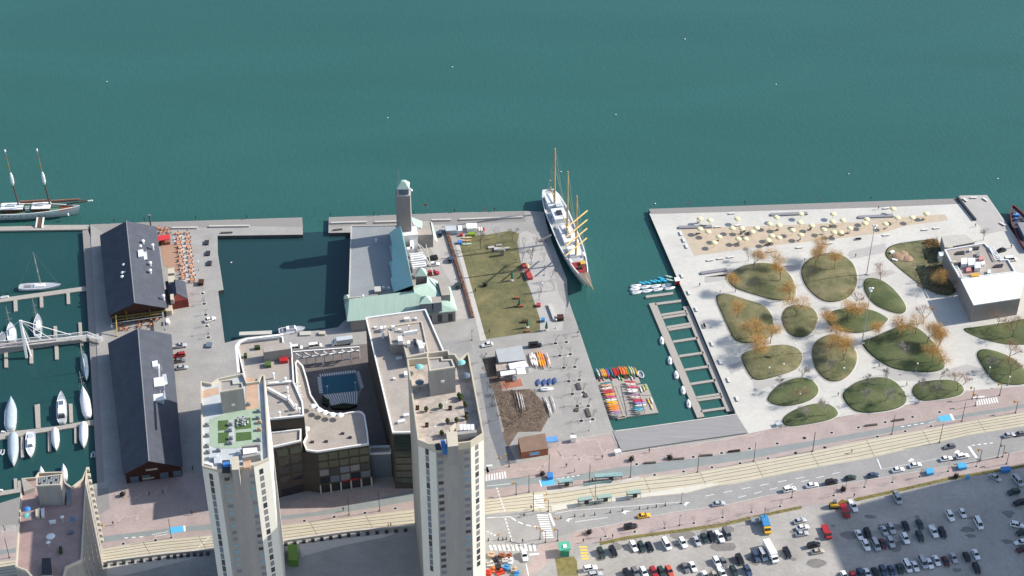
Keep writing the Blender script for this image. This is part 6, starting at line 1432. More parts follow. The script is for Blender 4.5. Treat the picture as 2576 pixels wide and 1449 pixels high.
GS = sorted(q('K:1080,790 1260,715 1900,760 2120,740 1890,920 2120,905 1510,1050 1330,1090 1560,600 L:1380,480 1550,830 1660,840 2250,560 1730,690 I:1240,740 J:2165,530'))
for i, a in enumerate(GS): tree(a, 's', 'pale grey bare tree in the park, %s counted from the left' % ordn(i), 'grey bare trees of the park')
# grates with small trees
M_gr = mat('dark tree grate', (.03, .03, .032), .8, var=.2, scale=3)
def grate_proto():
    b = MB(); b.lathe((0, 0, .025), [(0, 0), (.75, 0), (.75, .03), (0, .03)], 14); o = b.build('tree_grate', M_gr); r_ = MB().lathe((0, 0, .022), [(1.15, 0), (1.15, .02), (.75, .02), (.75, 0)], 14).build('stone_ring', M_conc, o); return tag(o, 'x', 'tree grate')
gp = grate_proto(); WO[gp] = Vector()
PLZ = q('G:935,562 1045,550 980,687 1085,672 1020,807 1130,800 1070,945 1175,930 1105,1072 1215,1057 1155,1192 1265,1192 1195,1342 1310,1327')
for i, a in enumerate(PLZ):
    p = P(*a); dup(gp, (p.x, p.y, 0), 0, 'round dark tree grate on the kayak plaza, %s from the garden end' % ordn(i), 'tree grates on the kayak plaza')
    tree(a, 'b', 'young bare tree in a grate on the kayak plaza, %s from the garden end' % ordn(i), 'young trees on the kayak plaza')
for i, a in enumerate(q('B:2040,437 2055,542 2070,652 2083,767 2097,880')):
    p = P(*a); dup(gp, (p.x, p.y, 0), 0, 'round dark grate on the warehouse quay, %s from the lake' % ordn(i), 'grates on the warehouse quay')
    tree(a, 'b', 'thin bare sapling on the warehouse quay, %s from the lake' % ordn(i), 'saplings on the warehouse quay', .7)
SWT = q('M:305,1050 600,1005 900,967 1195,917 1485,860 1775,807 2063,750 N:660,640 970,555 1250,507 1525,452 1810,397 2095,347')
for i, a in enumerate(SWT):
    p = P(*a); dup(gp, (p.x, p.y, .012), 0, 'small dark grate in the pink sidewalk by the lot, %s from the left' % ordn(i), 'grates in the sidewalk', .7)
    tree(a, 'b', 'sapling in the pink sidewalk by the lot, %s from the left' % ordn(i), 'saplings in the sidewalk', .85)
PRG = q('M:620,325 1190,252 1475,213 1755,167 2035,117 2310,62 L:365,1263 640,1210 910,1157 1180,1105 1455,1052 1725,1003')
for i, a in enumerate(PRG):
    p = P(*a); dup(gp, (p.x, p.y, .012), 0, 'dark grate on the promenade by the park, %s from the left' % ordn(i), 'grates along the park promenade', .8)
PRH = q('C:1240,1125 1565,1090 E:1050,895 1350,855 1660,815 1965,770 M:800,432 1092,398 1378,356 1660,315 1943,265 2222,212 2515,158 L:275,1413 570,1357 1100,1250 1380,1195 1640,1145')
for i, a in enumerate(PRH):
    p = P(*a); dup(gp, (p.x, p.y, .012), 0, 'dark grate in the narrow strip beside the tracks, %s from the left' % ordn(i), 'grates beside the tracks', .75)
bpy.data.objects.remove(gp.children[0]); bpy.data.objects.remove(gp)
GT = q('F:1690,745 1850,635 1925,702 2010,662 2130,742 2250,722 2310,750 2200,900 2115,870 2330,870 2400,1060 2300,1180 2430,1160 2280,1260')
for i, a in enumerate(GT): tree(a, 'g' if i in (0, 3, 7) else 'b', 'bare tree along the garden and ship quay, %s as listed from the pier' % ordn(i) if False else 'bare tree of the garden quay, %s counting from the tents' % ordn(i), 'bare trees of the garden quay', 1.0 if i in (0, 3, 7) else 1.25)
for i, a in enumerate(q('G:205,745 230,900 250,1050 300,1200 360,1330 500,1150 620,1280 720,1150 560,1350 440,1060')): tree(a, 'g', 'tangled dark bare tree in the scrub bed, %s from the shed' % ordn(i), 'bare trees of the scrub bed', .6)
for i, a in enumerate(q('J:1640,640 1620,760 1700,860 1620,930 1750,960 1850,1040 1780,740')): tree(a, 'g', 'dark bare tree in the shaded bed by the white-roofed building, %s from the lake' % ordn(i), 'bare trees in the shaded bed', .6)
for L_ in TP.values():
    for t in L_: drop(t)
# scrub and hedge as ground cover
def scrub(name, areas, n, m, sz, h, seed):
    rr = random.Random(seed); b = MB()
    for s in areas:
        L = pl(s); x0, x1 = min(p.x for p in L), max(p.x for p in L); y0, y1 = min(p.y for p in L), max(p.y for p in L)
        def inside(x, y):
            c_ = False; j = len(L) - 1
            for i in range(len(L)):
                if (L[i].y > y) != (L[j].y > y) and x < (L[j].x - L[i].x) * (y - L[i].y) / (L[j].y - L[i].y) + L[i].x: c_ = not c_
                j = i
            return c_
        for k in range(n):
            x, y = rr.uniform(x0, x1), rr.uniform(y0, y1)
            if inside(x, y):
                o = Vector((x, y, rr.uniform(0, h))); a = Vector((rr.uniform(-1, 1), rr.uniform(-1, 1), rr.uniform(-.6, 1))).normalized(); u = a.orthogonal().normalized() * sz * rr.uniform(.5, 1.3); v = a.cross(u) * rr.uniform(.5, 1)
                b.poly([o - u, o - v, o + u, o + v])
    return kind(b.build(name, m), 'stuff')
scrub('scrub', ['G:205,700 330,720 400,1000 400,1040 680,1020 850,1180 860,1300 790,1449 430,1449 330,1100'], 7000, mat('dry brown scrub', hexc('#8a7869'), var=.25, scale=.7, fine=.2), .16, .9, 1)
scrub('scrub', ['J:1700,520 1745,600 1830,800 1920,1000 1860,1100 1700,1080 1500,990 1450,830 1560,800 1550,560'], 3600, mat('dark bed scrub', hexc('#4a3a30'), var=.3, scale=.7, fine=.2), .22, .9, 2)
scrub('reeds', ['J:1550,545 1700,510 1745,600 1600,620'], 900, mat('rust reeds', hexc('#9a6a3c'), var=.25, scale=1), .2, 1.2, 3)
scrub('dry_verge_tufts', [q(SW_B[SW_B.index('1509,'):SW_B.index('2094,')]) + q(GR_B)[::-1] if False else 'M:250,1112 1000,992 1900,822 2280,745 2280,770 1900,845 1000,1020 250,1140', 'N:650,722 1230,592 1850,452 2576,332 2576,352 1850,478 1230,618 650,750'], 9000, mat('dry verge tufts', hexc('#8a7a3c'), var=.35, scale=.6), .16, .3, 4)
# clipped hedge between car park and garden path
L = pl('F:1345,560 1400,740 1470,960 1545,1200 1610,1440'); b = MB(); rr = random.Random(6)
for a_, c_ in zip(L, L[1:]):
    b.bar(a_ + Vector((0, 0, .4)), c_ + Vector((0, 0, .4)), 1.2, .8)
    for k in range(260):
        o = a_.lerp(c_, rr.random()) + Vector((rr.uniform(-.75, .75), rr.uniform(-.3, .3), rr.uniform(.1, 1.1))); a = Vector((rr.uniform(-1, 1), rr.uniform(-1, 1), rr.uniform(-1, 1))).normalized(); u = a.orthogonal().normalized() * .16; v = a.cross(u); b.poly([o - u, o - v, o + u, o + v])
one(b, 'hedge', mat('brown hedge', hexc('#6d5144'), var=.3, scale=1.2), 'long brown leafless hedge between terminal car park and garden path', 'hedge')
# ================================================================== POLES, LAMPS, SIGNALS
M_pole = mat('dark pole paint', (.035, .035, .04), .6, 0)
M_polel = mat('pale galvanised pole', hexc('#a4a6a6'), .5, var=.05)
for (bx, by, h, lab) in ((2168, 864, 26.5, 'tall park floodlight mast nearer the street'), (2180, 690, 23.8, 'tall park floodlight mast nearer the beach')):
    p = P(bx, by); t = T('floodlight_mast', lab, 'lamp', p)
    MB().tube(p, p + Vector((.3, 0, h)), .2, .12, 8).build('pole', M_polel, t)
    b = MB(); tp = p + Vector((.3, 0, h))
    MB().box(tuple(tp - Vector((0, 0, .3))), (.5, .5, .5)).build('bracket', M_grey, t)
    for dx, dy, dz in ((.5, .2, .3), (-.1, -.4, -.5), (-.4, .3, .1)): MB().lathe((tp.x + dx, tp.y + dy, tp.z + dz), [(0, 0), (.55, .15), (.6, .5), (.3, .8), (0, .9)], 8).build('floodlight', M_trim, t)
    MB().box(tuple(p + Vector((.4, -.2, 0))), (1.1, 1.0, .5)).build('base_block', M_conc, t)
def pole(a, h, nm, lab, grp=None, arm=None, m=None, r=.13):
    p = P(*a); t = T(nm, lab, 'pole' if nm != 'street_lamp' else 'street lamp', p, grp)
    MB().tube(p, p + Vector((0, 0, h)), r, r * .7, 6).build('post', m or M_pole, t)
    MB().lathe(tuple(p), [(.3, 0), (.3, .25), (r, .4)], 8).build('base', m or M_pole, t)
    if arm: MB().bar(p + Vector((0, 0, h - .4)), p + Vector((arm[0], arm[1], h)), .12, .12).build('arm', m or M_pole, t)
    return t, p
for i, a in enumerate(q('M:145,515 200,725 557,455 1233,405 1798,295 2390,195 L:450,1395 1245,1225 1950,1095 1725,1310 H:668,605 712,795 870,410 E:1500,835 1808,795 N:2310,258 C:95,1265 1725,1065')):
    pole(a, 9.3 if i != 10 else 8.5, 'catenary_pole', 'tall dark overhead-line pole beside the tracks, %s in order along the street' % ordn(i) if False else 'tall dark overhead-line pole, %s' % (['by the pale shelter, west end', 'between two small green shelters', 'at the end of the long green shelter', 'below the wave deck corner', 'below the wave deck middle', 'near the long oval lawn', 'below the round dark lawn', 'near the street end of the park', 'beside the right crosswalk', 'with an orange signal near the right edge', 'at the pink corner, second from the tower', 'at the left of the track crosswalk', 'in front of the brown shed', 'between the towers, left', 'between the towers, right', 'by the stop line at the right', 'left of the lower tower', 'beside the left blue pad'][i]), 'overhead-line poles')
M_sig = mat('signal yellow', (.6, .28, .03), .5, 0)
for i, (a, lab) in enumerate(zip(q('H:540,630 862,800 958,1095 835,1110 470,350 N:2130,295 2400,322 2360,250 L:2055,870 2085,940 L:2330,835 2490,1010 H:780,1080'), ('at the pink corner nearest the tower', 'beside the track crosswalk platform', 'at the lower right of the long crosswalk', 'by the turquoise kiosk', 'at the top of the side street', 'at the right stop line', 'with blue box at its foot at the right', 'between two dark poles at the right', 'left of the park crosswalk', 'in front of the park crosswalk', 'behind the park crosswalk', 'near the right edge of the promenade', 'at the roadworks corner'))):
    t, p = pole(a, 5.6, 'traffic_signal', 'dark traffic signal pole with orange head ' + lab, 'traffic signals', (-1.2, .4))
    t['category'] = 'traffic signal'; MB().box((p.x - 1.2, p.y + .4, 4.7), (.45, .45, 1.1)).build('signal_head', M_sig, t)
for i, a in enumerate(q('M:1050,942 2180,662 G:95,530 F:2330,1010 G:1165,450 N:240,660 775,595 H:2200,720')): pole(a, 5.2, 'street_lamp', 'slim dark lamp post ' + ['along the pink sidewalk above the parked vans', 'along the pink sidewalk above the lot exit', 'by the turning circle beside the garden corner', 'on the quay beside the tall ship', 'on the quay opposite the ship bow', 'at the left of the shaded lot verge', 'beside a walker above the shaded lot', 'at the end of the street bollards'][i], 'lamp posts', (.6, 0), None, .08)
for i, a in enumerate(q('K:1085,605 1690,645 1248,905 L:2215,640 2415,735 1490,600 1875,690 1005,340 K:940,640 1200,400 G:800,40 940,410 1055,780 1195,1170 1280,1440 B:2060,510 2105,840 2005,200 F:2200,830 2310,1170')):
    t, p = pole(a, 4.2, 'park_lamp', 'pale short lamp post, %s' % (['left lamp on the lower-left lawn', 'on the pear shaped lawn', 'on the small left oval lawn', 'on the left of the far right lawn', 'on the far right lawn edge', 'at the foot of the big lawn', 'by the capsule shaped lawn', 'near the base of the floodlight mast', 'low on the lower-left lawn', 'upper edge of the lower-left lawn', 'on the garden walk by the ship bow', 'at the top of the kayak plaza', 'middle of the kayak plaza', 'low on the kayak plaza', 'at the foot of the kayak plaza', 'on the warehouse quay by the annexe', 'on the warehouse quay by the basin corner', 'on the warehouse quay by the patio', 'on the quay under the ship stern', 'on the quay under the ship bow'][i]), 'pale lamp posts', None, M_polel, .07)
    MB().lathe((p.x, p.y, 4.1), [(0, 0), (.32, .15), (.3, .4), (0, .5)], 8).build('lamp_head', M_trim, t)
# bollards along the turn lane, promenade posts
for i, a in enumerate(q('H:990,870 1130,850 1222,845 1330,835 1487,812 1610,795 1780,775 1865,770 1950,755 2040,740')):
    p = P(*a); b = MB(); b.tube(p, p + Vector((0, 0, 1.3)), .14).lathe(tuple(p), [(.32, 0), (.3, .12), (.1, .15)], 8); one(b, 'bollard', M_pole, 'dark traffic bollard between the lanes, %s from the crosswalk' % ordn(i), 'bollard', 'bollards between the lanes')
for i, a in enumerate(q('H:260,1095 360,1085 405,1085 440,1082 485,1100')):
    p = P(*a); b = MB(); b.tube(p, p + Vector((0, 0, 1.3)), .16).lathe(tuple(p), [(.32, 0), (.3, .12), (.1, .15)], 8); one(b, 'bollard', M_dark, 'dark post above the roadworks, %s from the tower' % ordn(i), 'bollard', 'posts above the roadworks')
for i, a in enumerate(q('H:1180,1045 370,1035 775,1080 H:850,630 940,870 380,262 470,300 C:1035,940')):
    p = P(*a); b = MB(); b.lathe(tuple(p), [(.38, 0), (.36, .08), (.22, .1), (.1, .9), (0, 1)], 8); one(b, 'traffic_cone', M_sig, 'orange barrel cone %s' % ['on the lot sidewalk', 'in the junction near the tower', 'in the junction at the roadworks corner', 'on the track platform tip', 'at the head of the bollard line', 'in the side street, upper', 'in the side street, lower', 'beside the lower tower wall'][i], 'cone')
# shelters on the tram stop
M_shr = mat('green shelter roof', hexc('#93a89f'), .5, var=.06); M_shg = mat('shelter glass', hexc('#9fb5b2'), .2, 0)
def shelter(cr, x0, y0, x1, y1, lab, depth=1.8, m=None, h=2.6):
    A_, B_ = P(*q1(cr, x0, y0), h), P(*q1(cr, x1, y1), h); d = (B_ - A_).normalized(); n = Vector((-d.y, d.x, 0)); t = T('tram_shelter', lab, 'shelter', Vector((A_.x, A_.y, 0)), 'tram shelters')
    MB().prism([A_ + n * .9, B_ + n * .9, B_ - n * .9, A_ - n * .9], h, h + .15, 0, None, True).build('roof', m or M_shr, t)
    b = MB()
    for f in (.03, .5, .97):
        for s in (-.7, .7): p = A_.lerp(B_, f) + n * s; b.tube((p.x, p.y, .1), (p.x, p.y, h), .06)
    b.build('frame', M_dark, t)
    a0, b0 = A_ + n * .75, B_ + n * .75; MB().prism([a0, b0, b0 + n * .05, a0 + n * .05], .4, 2.2).build('back_pane', M_shg, t)
    c_ = A_.lerp(B_, .6); MB().box((c_.x, c_.y, .1), (1.4, .8, 1.9), math.atan2(d.y, d.x)).build('ticket_machine', M_dark, t)
shelter('H', 1165, 680, 1305, 660, 'small green-roofed tram shelter, left of three on the street platform'); shelter('H', 1355, 655, 1500, 635, 'small green-roofed tram shelter, middle of three on the street platform'); shelter('H', 1655, 610, 1795, 595, 'small green-roofed tram shelter, right of three on the street platform')
M_tql = mat('teal shelter canopy', hexc('#8aa8a4'), .45, var=.08)
shelter('H', 1330, 440, 1610, 425, 'long teal-roofed tram shelter beside the bike path', 1.8, M_tql); shelter('H', 965, 495, 1110, 482, 'short teal-roofed shelter beside the bike path near the blue pad', 1.8, M_tql)
kind(_sheet('tram_stop_pad', 'H:830,590 1210,545 1500,505 1780,445 1780,475 1500,530 1210,575 850,610', .05, M_conc), 'structure')
seatwall('H:1215,545 1495,500', 'pale teal glass rail along the tram stop', .25, 1.0, M_tql)
for i, (s, lab) in enumerate((('H:850,410 905,405 910,450 860,455', 'bright blue mailbox-like stall at the pink corner'), ('N:2345,350 2430,345 2445,375 2355,390', 'blue box bin at the foot of a pole at the right edge'), ('N:1590,370 1655,362 1672,405 1605,415', 'light blue vendor box on the sidewalk, left of two'), ('N:1908,315 1985,308 2000,350 1925,360', 'light blue vendor box on the sidewalk, right of two'), ('N:1998,432 2030,428 2035,445 2003,450', 'small light blue box on the grass verge'))):
    b = MB(); b.prism(pl(s, 1.4), 0, 1.2, 0, None); c_ = sum(pl(s, 1.4), Vector()) / 4; b.prism([c_ + (p - c_) * 1.12 for p in pl(s, 1.4)], 1.2, 1.4); one(b, 'street_box', mat('cyan box paint', hexc('#4fa3cf'), .5, var=.06) if i > 1 else M_blueg, lab, 'street box')
# shrubs balls and garden umbrellas
for i, (a, lab) in enumerate(zip(q('H:2085,268 1275,1020 805,432 1700,285 N:755,588 1890,458 C:1235,640 F:1740,1115'), ('on the promenade between two bench slabs', 'on the lot sidewalk', 'beside the blue stall', 'below the wave deck', 'above the shaded lot', 'on the verge at the right', 'at the plaza by the lower warehouse', 'lying in the middle of the garden lawn'))):
    p = P(*a); b = MB(); rr = random.Random(i); b.lathe(tuple(p), [(.5, 0), (.95, .5), (.8, 1.2), (.3, 1.6), (0, 1.65)], 8)
    for k in range(90):
        o = p + Vector((rr.gauss(0, .5), rr.gauss(0, .5), rr.uniform(.2, 1.7))); a_ = Vector((rr.uniform(-1, 1), rr.uniform(-1, 1), rr.uniform(-1, 1))).normalized(); u = a_.orthogonal().normalized() * .2; v = a_.cross(u); b.poly([o - u, o - v, o + u, o + v])
    one(b, 'shrub_ball', mat('dark clipped shrub', hexc('#2f2b26'), var=.4, scale=2), 'dark round shrub ' + lab, 'shrub')
M_pu = mat('folded green parasol', hexc('#3f6d58'), var=.15, scale=2)
for i, (a, lab) in enumerate(zip(q('F:2010,1062 2083,1320 G:655,402 845,430'), ('nearest the ship on the lawn', 'second down the lawn', 'third down the lawn', 'lowest, at the lawn corner'))):
    p = P(*a); t = T('folded_parasol', 'tall folded green parasol ' + lab, 'parasol', p, 'folded parasols in the garden'); MB().lathe(tuple(p), [(.12, .9), (.62, 1.2), (.5, 2.6), (.1, 4.6), (0, 4.8)], 8).build('canopy', M_pu, t); MB().tube(p, p + Vector((0, 0, 1.2)), .1).build('pole', M_dark, t); MB().lathe(tuple(p), [(.7, 0), (.7, .3), (.2, .35)], 8).build('base', M_conc, t)
def boxes(name, cat, items):
    for cr, x, y, d, rz, m_, lab in items:
        p = at('%s:%d,%d' % (cr, x, y), 0); b = MB(); b.box((p.x, p.y, 0), (d[0], d[1], d[2] * .8), R(rz)).box((p.x, p.y, d[2] * .8), (d[0] * 1.06, d[1] * 1.06, d[2] * .2), R(rz)); one(b, name, m_, lab, cat)
M_rc = mat('red crate', hexc('#a4433f'), var=.1)
boxes('picnic_crate', 'crate', (('g', 1685, 1330, (2.0, 5.5, 1.3), 15, M_rc, 'long red crate at the edge of the garden by the paddle board'), ('g', 1590, 1150, (1.6, 2.4, 1.2), 15, M_rc, 'small red crate behind the cream paddle board'), ('G', 765, 185, (1.6, 1.8, 1.0), 0, M_rc, 'salmon red box at the right edge of the garden'), ('G', 985, 320, (2.4, 2.4, 1.6), 5, M_brick, 'brown hut box on the ship quay'), ('G', 905, 255, (1.6, 9.5, .8), 12, M_conc, 'long pale table block on the ship quay'), ('G', 810, 340, (1.4, 1.4, 1.3), 0, M_blueg, 'blue covered box near the lowest parasol'),
     ('G', 580, 190, (2.4, 1.4, .8), 5, M_terra, 'brown picnic table beside the second parasol'), ('G', 620, 350, (1.8, 1.2, .8), 5, M_brick, 'brown picnic table beside the third parasol'), ('G', 545, 110, (1.6, 1.1, .8), 5, M_terra, 'small brown picnic table above the second parasol'), ('G', 655, 445, (1.8, 1.0, .7), 8, M_terra, 'brown picnic table at the bottom of the lawn'), ('G', 1265, 1265, (1.3, 4.4, .5), 12, M_chd, 'long dark planter at the lower right of the kayak plaza'), ('G', 1170, 1000, (1.3, 3.6, .5), 12, M_chd, 'dark planter near the kayak raft'), ('G', 1240, 1090, (1.2, 2.0, .5), 12, M_chd, 'small dark planter beside the kayak raft'), ('G', 1150, 1235, (1.3, 1.7, .5), 0, M_chd, 'dark box planter low on the kayak plaza'),
     ('B', 2105, 965, (2.2, 2.6, .8), 0, M_glb, 'blue-topped square planter at the basin corner'), ('B', 2093, 40, (1.8, 2.8, .6), 4, M_dark, 'dark square planter on the warehouse quay, upper of three'), ('B', 2108, 140, (1.8, 2.8, .6), 4, M_dark, 'dark square planter on the warehouse quay, lower of three'), ('A', 2080, 1190, (1.8, 2.8, .6), 4, M_dark, 'dark square planter on the warehouse quay, nearest the pier'), ('B', 2025, 340, (2.0, 2.6, 1.4), 0, M_brick, 'dark red booth beside the annexe'), ('B', 1690, 625, (3.6, 4.4, 2.4), 6, M_cream, 'cream square shelter at the end of the first warehouse'), ('B', 1690, 735, (1.0, 2.6, 1.4), 6, M_trim, 'pair of white tanks beside the warehouse terrace'),
     ('g', 540, 400, (4.2, 3.6, 2.2), 5, M_pw, 'large white tent box at the top of the garden'), ('g', 290, 440, (2.2, 3.4, 2.0), 5, M_trim, 'narrow white tent box beside the hedge'), ('g', 135, 440, (5.0, 3.4, 2.0), 5, M_tarp, 'grey shed by the white rail at the garden corner'), ('g', 540, 505, (2.8, 1.6, 1.0), 5, mat('lime cloth', hexc('#7f9a2f')), 'lime green covered table below the large white tent'), ('g', 330, 520, (1.2, 1.0, 1.0), 0, M_red, 'small red box by the cream boat'), ('g', 300, 670, (1.8, 1.6, 1.0), 0, M_blueg, 'blue covered box by the garden boats'),
     ('g', 930, 765, (2.6, 1.2, .6), 10, M_conc, 'pale stone slab on the lawn, left of the carved group'), ('g', 1080, 720, (2.4, .8, .6), 8, M_conc, 'pale stone slab behind the carved group'), ('g', 1250, 780, (2.0, 1.0, .6), 8, M_conc, 'pale stone slab right of the carved group'), ('g', 1100, 810, (4.4, 2.0, .7), -6, M_conc, 'broad pale stone of the carved group'), ('g', 1150, 910, (1.5, 1.0, 3.2), 0, mat('olive stone', hexc('#8d8a78'), var=.12), 'tall olive standing stone in the garden'),
     ('H', 1115, 90, (2.0, 1.4, 2.2), 0, M_trim, 'white sculpture block where pink paving meets the plaza'), ('H', 1560, 220, (2.2, 1.6, 1.6), 20, M_trim, 'white sculpture block at the wave deck corner'), ('J', 1250, 660, (1.8, 1.2, .9), 30, M_trim, 'white block at the edge of the planted bed, upper'), ('J', 1275, 735, (2.2, .8, .6), -30, M_trim, 'white slab at the edge of the planted bed, lower'), ('K', 1040, 1135, (2.2, 1.6, 1.2), 20, M_tarp, 'pale wrapped object at the tip of the lowest lawn'),
     ('M', 1810, 905, (2.8, 2.2, 1.3), 5, M_grey, 'grey skip beside the blue and yellow truck'), ('D', 1230, 470, (2.4, 1.8, .9), 0, M_cream, 'cream shelter sail on the basin quay'), ('D', 560, 468, (12, 2.0, .6), 4, M_conc, 'long pale stone landing on the basin edge'), ('D', 1060, 470, (4.2, 2.2, .6), 4, M_conc, 'pale landing slab beside the cabin cruiser')))
# rock pile in the bed
for i, (x, y, r_) in enumerate(((1320, 700, 3.4), (1400, 720, 2.8), (1360, 670, 2.2))):
    p = at('J:%d,%d' % (x, y), 0); b = MB(); rr = random.Random(i + 40); n = 10
    b.loft([[p + Vector((r_ * f * (1 + rr.uniform(-.15, .15)) * math.cos(2 * math.pi * k / n), r_ * f * (1 + rr.uniform(-.15, .15)) * math.sin(2 * math.pi * k / n), z)) for k in range(n)] for f, z in ((1, 0), (.85, .5), (.4, .9))])
    one(b, 'boulder', mat('tan boulder', hexc('#9a8069'), var=.2, scale=.8), ['largest tan boulder in the planted bed', 'right-hand tan boulder in the planted bed', 'small tan boulder behind the others in the planted bed'][i], 'boulder')
# ================================================================== PATIO
M_pat = mat('orange umbrella cloth', hexc('#aa6648'), var=.12, scale=1); M_pch = mat('tan table top', hexc('#c58a60'), var=.1)
sheet('patio_deck', 'A:1618,1200 1790,1195 B:1800,230 1650,160', .05, mat('tan patio deck', hexc('#a58571'), var=.06, scale=.5))
sheet('patio_paving', 'A:1740,1110 1900,1100 B:1975,300 1850,320 1800,200', .04, M_conc)
rc = T('patio_canopy', 'red canopy over the patio bar beside the first warehouse', 'canopy', at('A:1640,1130', 0))
roofbox(rc, 'canopy_cloth', 'A:1572,1115 1710,1098 1712,1145 1580,1168', 2.8, 3.1, mat('bright red canvas', hexc('#c23a40'), var=.05)); roofbox(rc, 'bar_counter', 'A:1600,1160 1700,1150 1710,1180 1625,1190', 0, 1.2, M_terra)
b = MB()
for x, y in ((1580, 1120), (1705, 1103), (1708, 1142), (1588, 1162)): p = at('A:%d,%d' % (x, y), 2.8); b.tube((p.x, p.y, 0), p, .07)
b.build('canopy_frame', M_dark, rc)
def table_proto(top_):
    t = T('patio_table', 'x', 'table'); MB().lathe((0, 0, .72), [(0, 0), (.55, 0), (.55, .05), (0, .05)], 10).build('tabletop', top_, t); MB().tube((0, 0, 0), (0, 0, .72), .05).build('leg', M_dark, t)
    for k in range(4):
        a_ = k * math.pi / 2; x, y = .95 * math.cos(a_), .95 * math.sin(a_); b = MB(); b.box((x, y, .42), (.45, .45, .06), a_).box((x * 1.22, y * 1.22, .45), (.06, .45, .45), a_); b.box((x, y, 0), (.3, .3, .42), a_); b.build('chair', M_pat, t)
    return t
tp = table_proto(M_pch); i = 0
for k in range(11):
    for j, (u0, v0, u1, v1) in enumerate(((447, 590, 461, 700), (470, 588, 484, 708))):
        f = k / 10; a = (u0 + (u1 - u0) * f + (k % 2) * 2, v0 + (v1 - v0) * f); p = P(*a)
        dup(tp, (p.x, p.y, .05), k * .4, 'orange patio table set in the %s column, %s from the lake' % (('inner', 'outer')[j], ordn(k)), 'patio tables beside the first warehouse', 1.15)
for k, a in enumerate(q('A:1600,1045 1640,1060 1680,1050 1700,1085 1625,1090')): p = P(*a); dup(tp, (p.x, p.y, .05), k, 'orange table set behind the red canopy, %s from the left' % ordn(k), 'tables behind the red canopy', 1.0)
for k, a in enumerate(sorted(q('v:800,550 880,540 1035,515 410,610 430,700 540,690 800,640 1030,620 1150,500'))): p = P(*a); dup(tp, (p.x, p.y, .05), k, 'table set on the terrace between the warehouses, %s from the left' % ordn(k), 'tables between the warehouses', 1.0)
drop(tp)
pg = T('pergola', 'grey and yellow timber pergola frame between the warehouses', 'pergola', at('v:700,500', 0))
def beam(a, c_, z, m_, w=.3): A_, B_ = at('v:%d,%d' % a, z), at('v:%d,%d' % c_, z); MB().bar(A_, B_, w, w).build('pergola_beam', m_, pg)
beam((345, 500), (1270, 370), 3.2, M_beam); beam((230, 575), (1270, 430), 3.2, M_grey); beam((230, 420), (240, 660), 3.2, M_grey, .4); beam((1255, 280), (1300, 700), 3.2, M_grey, .6)
p = at('v:350,840', 0); MB().bar(p, P(*q1('v', 318, 400), 6.5), .35, .35).build('yellow_post', mat('yellow timber', hexc('#d0b060')), pg)
# quay railing and posts
for i, a in enumerate(q('A:1150,985 1455,970 1970,955 2485,945 F:185,420 620,410 715,400 1020,390 1160,380 1430,375 1830,365 1735,365 I:630,185 1205,170 1955,140 2470,130')):
    p = P(*a); b = MB(); b.tube(p, p + Vector((0, 0, 1.6)), .12).box((p.x, p.y, 1.4), (.5, .3, .4)); one(b, 'mooring_post', M_rc if i in (6, 11, 12, 14) else M_dark, 'small quay post on the lake edge, %s counted from the left' % ordn(i), 'quay post', 'quay posts on the lake edge')
pole_t = T('clock_post', 'dark wooden post at the lake corner of the first warehouse', 'post', P(*q1('A', 1520, 1030))); p = WO[pole_t]; MB().tube(p, p + Vector((0, 0, 6)), .35, .3, 8).build('post', M_chd, pole_t); MB().box((p.x, p.y, 6), (1.2, .6, .5)).build('post_cap', M_grey, pole_t)
fl_t = T('flagpole', 'flagpole with a small red flag on the garden pier edge', 'flagpole', P(*q1('F', 1160, 385))); p = WO[fl_t]; MB().tube(p, p + Vector((0, 0, 5)), .06).build('pole', M_grey, fl_t); MB().poly([p + Vector((0, 0, 4.9)), p + Vector((-1.6, .1, 4.7)), p + Vector((-1.6, .1, 3.8)), p + Vector((0, 0, 4))]).build('flag', mat('faded red flag', hexc('#a35a4c')), fl_t)
# seabirds far out on the lake
bd = None
def gull():
    t = MB(); t.lathe((0, 0, 0), [(0, 0), (.22, .1), (.25, .25), (0, .4)], 6, 0, 1.8, 1); return tag(t.build('seagull', M_trim, None, False), 'x', 'seabird')
bd = gull()
for i, (x, y) in enumerate(((269, 206), (1138, 169), (975, 297), (1549, 289), (1723, 99), (1952, 213), (1411, 433), (582, 661), (2135, 438), (1384, 455), (2510, 450), (1648, 513))): dup(bd, P(x, y, WZ), i, 'white seabird on the open water, %s' % ['far left', 'top centre', 'left of centre', 'right of the tall ship masts', 'top right', 'right of centre', 'beside the tall ship flag', 'inside the basin', 'above the beach', 'just behind the tall ship stern', 'near the right edge', 'off the corner of the park'][i], 'seabirds on the water', 1.0)
bpy.data.objects.remove(bd)
